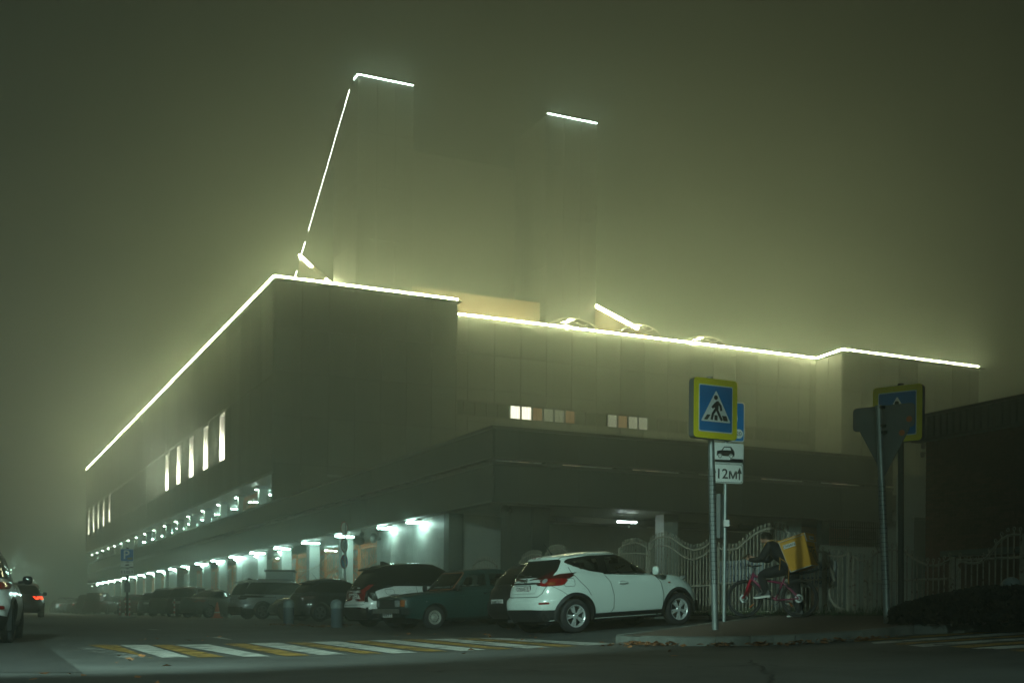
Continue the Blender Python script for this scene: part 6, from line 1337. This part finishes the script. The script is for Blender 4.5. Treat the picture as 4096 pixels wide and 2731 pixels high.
# ================================================================== street lamps (the lit one far down the street and those standing behind the viewer)
lamp_hd = mat('street_lamp_lens', (1, 1, 1), emit=(0.80, 1.0, 0.92), estr=60)
def street_lamp(u, v, h, aim, power, size, blend, label, col=(0.64, 1.0, 0.87)):
    z0_ = gz(u, v); o = empty('street_lamp', (u, v, z0_)); tag(o, label, 'street lamp', None); d = Vector((aim[0]-u, aim[1]-v, 0)).normalized()
    b = MB(); b.tube([(0, 0, -0.1), (0, 0, 0.8)], 0.11, 10); b.tube([(0, 0, 0.7), (0, 0, h-0.6), tuple(d*0.4+Vector((0, 0, h-0.15))), tuple(d*1.3+Vector((0, 0, h)))], [0.075, 0.06, 0.05, 0.045], 10); b.build('post', galv, o, True)
    b = MB(); M_ = Matrix.Translation(d*1.55+Vector((0, 0, h+0.02))) @ Matrix.Rotation(math.atan2(d.y, d.x), 4, 'Z'); b.box(-0.4, 0.4, -0.14, 0.14, 0.0, 0.1, M=M_); hd_ = b.build('lamp_head', dark_st, o)
    b = MB(); b.box(-0.33, 0.33, -0.11, 0.11, -0.03, -0.001, M=M_); b.build('lens', lamp_hd, hd_)
    L = bpy.data.lights.new('lamp_beam', 'SPOT'); L.energy = power; L.color = col; L.spot_size = math.radians(size); L.spot_blend = blend; L.shadow_soft_size = 0.18
    lo = bpy.data.objects.new('lamp_beam', L); COL.objects.link(lo); lo.parent = hd_; p = d*1.55+Vector((0, 0, h-0.1)); tgt = Vector((aim[0]-u, aim[1]-v, aim[2]-z0_)); lo.location = p; lo.rotation_euler = (tgt-p).to_track_quat('-Z', 'Y').to_euler()
p = atY(14, 2269, 125.0)
street_lamp(p.x-1.5, p.y, p.z-gz(p.x, p.y), (p.x+20, p.y-10, 0), 3000, 150, 0.6, 'distant lit street lamp glowing in the fog beyond the white SUV')
street_lamp(-5.5, 5.0, 8.5, (3.0, 25.0, 0.4), 20000, 75, 0.35, 'street lamp on the near left pavement lighting the crossing')
street_lamp(1.0, -7.0, 8.5, (2.5, 7.0, 0.0), 8500, 76, 1.0, 'street lamp behind the crossing lighting the near asphalt')
street_lamp(-7.0, 40.0, 8.5, (8.0, 52.0, 0.3), 1500, 110, 0.6, 'street lamp on the left pavement lighting the row of parked cars')
# ================================================================== courier on a bicycle
RPX = 3086; rp = atY(RPX, 2489, 22.7); rp.z = gz(rp.x, rp.y)+KH+0.002
hd = camdir(-0.84, 0.54); ryaw = math.atan2(hd.y, hd.x)
bike = empty('bicycle', rp, ryaw); tag(bike, 'red-framed mountain bicycle with black tyres under the courier on the pavement', 'bicycle')
red_f = mat('bike_red', (0.42, 0.008, 0.03), 0.3, coat=0.8, vary=0.1); mag = mat('bike_magenta', (0.20, 0.012, 0.06), 0.35, coat=0.6, vary=0.2); blk = mat('bike_black', (0.012, 0.012, 0.013), 0.5)
R_ = 0.36
for x in (0.54, -0.54):
    b = MB(); b.tube([(x+(R_-0.026)*math.cos(k*math.pi/24), 0, R_+(R_-0.026)*math.sin(k*math.pi/24)) for k in range(48)], 0.027, 8, closed=True); w = b.build('wheel', tyre_m, bike, True)
    b = MB(); b.tube([(x+(R_-0.06)*math.cos(k*math.pi/24), 0, R_+(R_-0.06)*math.sin(k*math.pi/24)) for k in range(48)], 0.013, 6, closed=True); b.build('rim', blk, w, True)
    b = MB(); 
    for k in range(28):
        a = k*2*math.pi/28; s = 0.03 if k % 2 else -0.03; b.tube([(x+0.02*math.cos(a+0.5), s, R_+0.02*math.sin(a+0.5)), (x+(R_-0.065)*math.cos(a), 0, R_+(R_-0.065)*math.sin(a))], 0.0014, 3, cap=False)
    sp_ = b.build('spokes', alloy_d, w); sp_['kind'] = 'stuff'
    b = MB(); b.lathe([(0.0, -0.05), (0.025, -0.05), (0.02, 0), (0.025, 0.05), (0, 0.05)], 12, 'Y', Matrix.Translation((x, 0, R_))); b.lathe([(0.045, 0.036), (0.08, 0.036), (0.08, 0.039), (0.045, 0.039)], 24, 'Y', Matrix.Translation((x, 0, R_))); b.build('hub_and_disc', alloy, w, True)
    a = -0.75 if x > 0 else -0.6; cxr, czr = x+0.2*math.cos(math.pi-a if x > 0 else a), R_+0.2*math.sin(a)
    b = MB(); b.box(-0.05, 0.05, -0.012, 0.012, -0.013, 0.013, M=Matrix.Translation((cxr, 0.0, czr)) @ Matrix.Rotation(0.7 if x > 0 else -0.9, 4, 'Y')); b.build('spoke_reflector', lamp_o, w)
def tubes(name, segs, m):
    b = MB()
    for pts, r in segs: b.tube(pts, r, 8)
    return b.build(name, m, bike, True)
BB = (-0.07, 0, 0.33)
tubes('frame', [([(0.36, 0, 0.84), (0.40, 0, 0.70)], 0.03), ([(0.365, 0, 0.80), (0.12, 0, 0.70), (-0.21, 0, 0.64)], 0.021), ([(0.395, 0, 0.73), (0.15, 0, 0.52), BB], 0.026), ([BB, (-0.25, 0, 0.74)], 0.02), ([BB, (-0.3, 0.04, 0.34), (-0.54, 0.06, 0.36)], 0.013), ([BB, (-0.3, -0.04, 0.34), (-0.54, -0.06, 0.36)], 0.013), ([(-0.22, 0.02, 0.66), (-0.54, 0.06, 0.36)], 0.011), ([(-0.22, -0.02, 0.66), (-0.54, -0.06, 0.36)], 0.011)], mag)
tubes('fork', [([(0.40, 0.065, 0.70), (0.47, 0.065, 0.53), (0.54, 0.065, 0.36)], [0.022, 0.028, 0.022]), ([(0.40, -0.065, 0.70), (0.47, -0.065, 0.53), (0.54, -0.065, 0.36)], [0.022, 0.028, 0.022]), ([(0.40, -0.07, 0.70), (0.40, 0.07, 0.70)], 0.024)], red_f)
tubes('handlebar', [([(0.36, 0, 0.84), (0.345, 0, 0.93), (0.40, 0, 0.97)], 0.018), ([(0.34, 0.33, 1.0), (0.40, 0.12, 0.97), (0.40, -0.12, 0.97), (0.34, -0.33, 1.0)], 0.014)], blk)
tubes('brake_cables', [([(0.38, 0.2, 0.98), (0.52, 0.12, 0.96), (0.50, 0.05, 0.8), (0.42, 0.03, 0.7)], 0.004), ([(0.38, -0.2, 0.98), (0.54, -0.1, 0.98), (0.52, 0.0, 0.8), (0.41, 0.03, 0.72)], 0.004), ([(0.38, 0.2, 0.98), (0.5, 0.06, 1.02), (0.46, 0.0, 0.85), (0.38, 0.03, 0.76)], 0.004)], blk)
tubes('seat_post', [([(-0.25, 0, 0.72), (-0.28, 0, 0.84)], 0.014)], blk)
b = MB(); b.lathe([(0.001, -0.14), (0.045, -0.12), (0.075, -0.06), (0.05, 0.03), (0.022, 0.13), (0.001, 0.15)], 12, 'Z', Matrix.Translation((-0.28, 0, 0.865)) @ Matrix.Rotation(math.radians(90), 4, 'Y') @ Matrix.Diagonal((0.5, 1, 1, 1))); b.build('saddle', blk, bike, True)
tubes('rear_mudguard', [([(-0.26, 0, 0.74), (-0.45, 0, 0.80), (-0.65, 0, 0.84), (-0.86, 0, 0.87), (-0.9, 0, 0.90)], [0.014, 0.022, 0.026, 0.03, 0.015])], blk)
tubes('bottle_strap', [([(-0.16, 0.03, 0.55), (-0.12, 0.03, 0.43)], 0.02)], blk)
b = MB(); b.lathe([(0.085, 0.045), (0.095, 0.045), (0.095, 0.05), (0.085, 0.05)], 28, 'Y', Matrix.Translation(BB)); b.tube([(-0.07, 0.06, 0.33), (0.10, 0.09, 0.36)], 0.012, 6); b.tube([(-0.07, -0.06, 0.33), (-0.24, -0.09, 0.30)], 0.012, 6); b.build('crankset', blk, bike, True)
for x, y, z in ((0.11, 0.13, 0.36), (-0.25, -0.13, 0.30)):
    b = MB(); b.box(x-0.05, x+0.05, y-0.045, y+0.045, z-0.012, z+0.012); b.build('pedal', blk, bike)
# ---- rider: one skinned body posed astride, leaning on the bar over a phone
rider = empty('person', rp, ryaw); tag(rider, 'person in black jacket and trousers astride a bicycle, head bowed over a phone', 'person')
V = []; E = []; Rr = []; K = []
def vtx(p, r, kind, prev=None):
    V.append(p); Rr.append(r if isinstance(r, tuple) else (r, r)); K.append(kind)
    if prev is not None: E.append((prev, len(V)-1))
    return len(V)-1
pel = vtx((-0.33, 0, 0.95), (0.165, 0.15), 'leg'); sp1 = vtx((-0.25, 0, 1.08), (0.17, 0.15), 'jacket', pel); sp2 = vtx((-0.14, 0, 1.22), (0.19, 0.165), 'jacket', sp1); ch = vtx((-0.05, 0, 1.33), (0.17, 0.145), 'jacket', sp2); nk = vtx((0.04, 0, 1.405), (0.075, 0.07), 'jacket', ch)
hd1 = vtx((0.085, 0.0, 1.44), (0.062, 0.06), 'skin', nk); hd2 = vtx((0.13, 0.01, 1.485), (0.085, 0.08), 'skin', hd1); hd3 = vtx((0.15, 0.01, 1.54), (0.075, 0.075), 'skin', hd2)
jaw = vtx((0.19, 0.015, 1.45), (0.045, 0.05), 'skin', hd2); nose = vtx((0.235, 0.018, 1.485), (0.014, 0.014), 'skin', jaw)
for s in (1, -1):
    sh = vtx((-0.02, s*0.19, 1.33), 0.095, 'jacket', ch); el = vtx((0.13 if s > 0 else 0.16, s*0.25, 1.08), 0.07, 'jacket', sh); wr = vtx((0.37, s*0.12, 1.08 if s > 0 else 1.12), 0.042, 'jacket', el)
    hn = vtx((0.42, s*0.10, 1.09 if s > 0 else 1.135), (0.03, 0.022), 'skin', wr); pa = vtx((0.465, s*0.085, 1.105 if s > 0 else 1.15), (0.036, 0.016), 'skin', hn)
    bz = 1.105 if s > 0 else 1.15
    for i, (dy, L_) in enumerate(((0.027, 0.062), (0.009, 0.072), (-0.009, 0.067), (-0.026, 0.05))):
        f1 = vtx((0.49, s*(0.085+dy*0.6)-0.004*s, bz+0.008), 0.009, 'skin', pa); f2 = vtx((0.49+L_*0.6, s*(0.08+dy), bz+0.022), 0.0085, 'skin', f1); vtx((0.49+L_*0.85, s*(0.07+dy), bz+0.05), 0.0075, 'skin', f2)
    t1 = vtx((0.445, s*0.06, bz+0.02), 0.011, 'skin', hn); vtx((0.485, s*0.045, bz+0.045), 0.009, 'skin', t1)
    if s > 0: hp_, kn, an, ft = (-0.30, 0.11, 0.90), (0.17, 0.15, 0.80), (0.05, 0.14, 0.47), (0.17, 0.14, 0.41)
    else: hp_, kn, an, ft = (-0.36, -0.11, 0.88), (-0.40, -0.17, 0.50), (-0.47, -0.20, 0.12), (-0.37, -0.21, 0.06)
    h_ = vtx(hp_, 0.13, 'leg', pel); k_ = vtx(kn, 0.10, 'leg', h_); mid_ = vtx(tuple((Vector(kn)+Vector(an))/2), 0.092, 'leg', k_); a_ = vtx(an, 0.07, 'leg', mid_); vtx(ft, 0.045, 'leg', a_)
me = bpy.data.meshes.new('body'); me.from_pydata(V, E, []); ob = bpy.data.objects.new('body', me); COL.objects.link(ob)
md = ob.modifiers.new('skin', 'SKIN'); md.use_smooth_shade = True; ob.modifiers.new('sub', 'SUBSURF').levels = 2
for i, r in enumerate(Rr): me.skin_vertices[0].data[i].radius = r
me.skin_vertices[0].data[0].use_root = True
dg = bpy.context.evaluated_depsgraph_get(); bm_ = bpy.data.meshes.new_from_object(ob.evaluated_get(dg)); bpy.data.objects.remove(ob)
jk = mat('black_jacket', (0.010, 0.0105, 0.011), 0.8, vary=0.3, scale=8, bump=0.6, bscale=9); tr = mat('black_trousers', (0.009, 0.009, 0.010), 0.85, vary=0.3, scale=7, bump=0.6, bscale=7); skn = mat('skin', (0.36, 0.19, 0.125), 0.5, vary=0.06)
bm_.materials.clear()
for m in (jk, tr, skn): bm_.materials.append(m)
idx = {'jacket': 0, 'leg': 1, 'skin': 2}
VV = [Vector(v) for v in V]
for p in bm_.polygons:
    best = min(((geometry.intersect_point_line(p.center, VV[a], VV[b_]), a, b_) for a, b_ in E), key=lambda q: (p.center-(VV[q[1]] if q[0][1] < 0 else VV[q[2]] if q[0][1] > 1 else q[0][0])).length)
    (pt, t), a, b_ = best; p.material_index = idx[K[b_]] if t > 0.35 or K[a] == K[b_] else idx[K[a]]; p.use_smooth = True
body = link('body', bm_, rider)
# hair cap
b = MB(); rnd = random.Random(4)
for k in range(420):
    a = rnd.uniform(0, 6.283); el = rnd.uniform(0.05, 1.5); d = Vector((math.cos(a)*math.cos(el), math.sin(a)*math.cos(el), math.sin(el)))
    if d.x > 0.55 and d.z < 0.62: continue
    c0 = Vector((0.125, 0.01, 1.515)); p = c0+Vector((d.x*0.098, d.y*0.088, d.z*0.098)); t = Vector((-0.25+rnd.uniform(-.3, .3), d.y*0.3+rnd.uniform(-.3, .3), -0.8)); t -= d*t.dot(d)*0.8; t.normalize(); s = d.cross(t)*0.012; b.add([p-s, p+s, p+t*0.06+s*0.6+d*0.008, p+t*0.06-s*0.6+d*0.008], [(0, 1, 2, 3)])
b.lathe([(0.001, 0.097), (0.05, 0.086), (0.078, 0.055), (0.088, 0.01), (0.084, -0.03)], 18, 'Z', Matrix.Translation((0.112, 0.01, 1.512)) @ Matrix.Rotation(math.radians(-18), 4, 'Y') @ Matrix.Diagonal((1.08, 1, 1, 1)))
b.build('hair', mat('dark_hair', (0.014, 0.010, 0.008), 0.6), rider, True)
for s in (1, -1):
    b = MB(); b.lathe([(0.001, -0.012), (0.008, -0.006), (0.008, 0.006), (0.001, 0.012)], 8, 'Z', Matrix.Translation((0.205, 0.012+s*0.03, 1.505))); b.build('eye', ink, rider, True)
b = MB(); b.lathe([(0.001, -0.03), (0.02, -0.02), (0.024, 0.01), (0.01, 0.03)], 10, 'Z', Matrix.Translation((0.10, 0.092, 1.49)) @ Matrix.Diagonal((1, 0.4, 1, 1))); b.build('ear', skn, rider, True)
b = MB(); b.lathe([(0.10, 1.355), (0.105, 1.385), (0.085, 1.42), (0.07, 1.415)], 16, 'Z', Matrix.Translation((0.03, 0, 0)) ); b.build('collar', jk, rider, True)
shoe = mat('grey_shoe', (0.075, 0.08, 0.08), 0.8); sole = mat('white_sole', (0.55, 0.55, 0.5), 0.6)
for (x, y, z, rot) in ((0.10, 0.14, 0.385, 0.10), (-0.42, -0.205, 0.025, 0.0)):
    M_ = Matrix.Translation((x, y, z)) @ Matrix.Rotation(rot, 4, 'Y') @ Matrix.Rotation(math.radians(90), 4, 'X')
    b = MB(); b.prism([(-0.13, 0.015), (0.17, 0.01), (0.175, 0.045), (0.12, 0.065), (0.05, 0.085), (-0.02, 0.12), (-0.12, 0.12), (-0.135, 0.06)], -0.045, 0.045, M_); sh_ = b.build('shoe', shoe, rider); mdf = sh_.modifiers.new('soft', 'BEVEL'); mdf.width = 0.015; mdf.segments = 2
    b = MB(); b.prism([(-0.14, -0.015), (0.15, -0.02), (0.185, 0.0), (0.185, 0.015), (-0.14, 0.02)], -0.05, 0.05, M_); b.build('sole', sole, sh_)
# phone in the hands
ph = empty('phone', rp, ryaw); tag(ph, 'dark phone held in both hands by the courier', 'phone'); b = MB(); b.box(-0.075, 0.075, -0.038, 0.038, -0.005, 0.005, M=Matrix.Translation((0.515, 0.0, 1.165)) @ Matrix.Rotation(math.radians(35), 4, 'Y')); b.build('phone_body', trim_g, ph)
b = MB(); b.box(-0.07, 0.07, -0.034, 0.034, 0.0052, 0.006, M=Matrix.Translation((0.515, 0.0, 1.165)) @ Matrix.Rotation(math.radians(35), 4, 'Y')); b.build('screen', glass_o, ph)
# ---- insulated delivery bag
bag_y = mat('bag_yellow', (0.62, 0.30, 0.012), 0.6, vary=0.12, scale=5, bump=0.5, bscale=6); pip = mat('bag_piping', (0.5, 0.52, 0.5), 0.5); ink2 = mat('bag_print', (0.03, 0.028, 0.025), 0.6)
bag = empty('delivery_bag', rp, ryaw); tag(bag, 'big yellow insulated delivery bag with CN5416 labels on the courier back', 'bag')
BX, BY, BZ = 0.50, 0.50, 0.58
MBg = Matrix.Translation((-0.63, 0.0, 0.90)) @ Matrix.Rotation(math.radians(17), 4, 'Y')       # leans forward with the back
def loc(o): o.matrix_basis = MBg; return o
b = MB(); n = 8; vs = []
for k, (zz, f) in enumerate(((0, 0.80), (0.08, 0.86), (0.25, 0.93), (0.42, 0.98), (BZ, 1.0))):
    vs += [(-BX/2*f, -BY/2*f, zz), (BX/2*f, -BY/2*f, zz), (BX/2*f, BY/2*f, zz), (-BX/2*f, BY/2*f, zz)]
b.v = vs; b.f = [(3, 2, 1, 0), (16, 17, 18, 19)]+[(4*i+j, 4*i+(j+1) % 4, 4*i+4+(j+1) % 4, 4*i+4+j) for i in range(4) for j in range(4)]; b.mi = [0]*len(b.f)
bb = b.build('bag_body', bag_y, bag); loc(bb); mdf = bb.modifiers.new('soft', 'BEVEL'); mdf.width = 0.018; mdf.segments = 2
b = MB(); b.box(-BX/2-0.012, BX/2+0.01, -BY/2-0.012, BY/2+0.012, BZ+0.001, BZ+0.03); b.box(-BX/2-0.02, -BX/2-0.012, -BY/2-0.012, BY/2+0.012, BZ-0.13, BZ+0.028); lid = b.build('lid', bag_y, bag); loc(lid)
b = MB()
zl_ = BZ-0.004
for pts in ([(-BX/2-0.02, -BY/2-0.014, BZ-0.13), (-BX/2-0.02, BY/2+0.014, BZ-0.13)], [(-BX/2, BY/2+0.012, BZ), (BX/2, BY/2+0.012, BZ)], [(BX/2, BY/2+0.005, BZ), (BX/2*0.8, BY/2*0.8+0.005, 0)], [(BX/2*0.8, BY/2*0.8+0.005, 0.0), (-BX/2*0.8, BY/2*0.8+0.005, 0.0)], [(-BX/2*0.8-0.005, BY/2*0.8, 0.0), (-BX/2*0.8-0.005, -BY/2*0.8, 0.0)], [(-BX/2-0.02, BY/2+0.014, BZ-0.13), (-BX/2-0.02, BY/2+0.014, BZ+0.03)]): b.tube(pts, 0.007, 5)
loc(b.build('piping', pip, bag))
def bagtag(M_, w, h, txt, sz):
    o = MB(); o.box(-w/2, w/2, -h/2, h/2, 0, 0.003); o = o.build('label_patch', plate_w, bag); o.matrix_basis = MBg @ M_; t = link('label_text', text_mesh(txt, sz, ink, 0.0008, 0.001), o); t.location = (0, 0, 0.0045)
side = Matrix.Translation((0.07, BY/2*0.985+0.012, BZ-0.11)) @ Matrix.Rotation(math.radians(180), 4, 'Z') @ Matrix.Rotation(math.radians(90+2), 4, 'X')
bagtag(side, 0.24, 0.075, 'CN5416', 0.068); back = Matrix.Translation((-BX/2-0.0225, -0.06, BZ-0.06)) @ Matrix.Rotation(math.radians(-90), 4, 'Z') @ Matrix.Rotation(math.radians(90), 4, 'X'); bagtag(back, 0.24, 0.075, 'CN5416', 0.068)
topm = Matrix.Translation((0.0, 0.1, BZ+0.031)) @ Matrix.Rotation(math.radians(180), 4, 'Z'); bagtag(topm, 0.22, 0.07, 'CN5416', 0.062)
rear = lambda y, z: Matrix.Translation((-BX/2*0.97-0.006, y, z)) @ Matrix.Rotation(math.radians(-90), 4, 'Z') @ Matrix.Rotation(math.radians(90-2.5), 4, 'X')
for i, (tx, zz) in enumerate((('Яндекс', 0.345), ('Еда', 0.27))): t = link('brand_text', text_mesh(tx, 0.072, ink2, 0.001, 0.0), bag); t.matrix_basis = MBg @ rear(0.13 if i == 0 else 0.165, zz)
for r0, r1 in ((0.17, 0.135), (0.10, 0.07), (0.04, 0.0)):
    pl = [(r0*math.cos(a), r0*math.sin(a)) for a in [math.pi*(0.42+k*0.1) for k in range(13)]]; 
    L_, Q_ = ribbon(pl, r0-r1 if r1 else 0.04); b = MB(); n = len(pl); b.v = [(x, y, 0.0) for x, y in L_+Q_]; b.f = [(i, i+1, n+i+1, n+i) for i in range(n-1)]; b.mi = [0]*(n-1); t = b.build('swirl_mark', ink2, bag); t.matrix_basis = MBg @ rear(-0.10, 0.20)
# shoulder straps and hanging ends
strap = mat('bag_strap', (0.60, 0.28, 0.012), 0.6, vary=0.1)
def strap_(pts, w):
    b = MB(); pts = [Vector(p) for p in pts]; n = len(pts)
    for i, p in enumerate(pts):
        d = (pts[min(i+1, n-1)]-pts[max(i-1, 0)]).normalized(); s = d.cross(Vector((0, 1, 0))) if abs(d.y) > 0.8 else Vector((0, 1, 0)); s.normalize(); b.v += [tuple(p-s*w/2), tuple(p+s*w/2)]
    b.f = [(2*i, 2*i+1, 2*i+3, 2*i+2) for i in range(n-1)]; b.mi = [0]*(n-1); o = b.build('strap', strap, bag); mdf = o.modifiers.new('thick', 'SOLIDIFY'); mdf.thickness = 0.006
for s in (1, -1): strap_([(-0.26, s*0.13, 1.40), (-0.16, s*0.14, 1.435), (-0.04, s*0.145, 1.44), (0.05, s*0.15, 1.41), (0.10, s*0.16, 1.33)], 0.065)
strap_([(-0.40, 0.22, 1.0), (-0.42, 0.235, 0.88), (-0.415, 0.24, 0.75), (-0.42, 0.24, 0.62)], 0.035); strap_([(-0.24, 0.23, 1.12), (-0.25, 0.235, 1.0), (-0.235, 0.235, 0.88)], 0.03); strap_([(-0.40, 0.22, 1.0), (-0.25, 0.235, 1.1)], 0.03)
# ================================================================== fog
hz = MB(); hz.box(-120, 190, -60, 330, -2.0, 47.0)
hm = bpy.data.materials.new('fog'); hm.use_nodes = True; n = hm.node_tree; n.nodes.clear()
o = n.nodes.new('ShaderNodeOutputMaterial'); v = n.nodes.new('ShaderNodeVolumePrincipled')
v.inputs['Color'].default_value = (0.82, 0.94, 0.80, 1); v.inputs['Density'].default_value = 0.0084; v.inputs['Anisotropy'].default_value = 0.73
n.links.new(v.outputs[0], o.inputs['Volume'])
haze = hz.build('haze', hm); haze['kind'] = 'stuff'
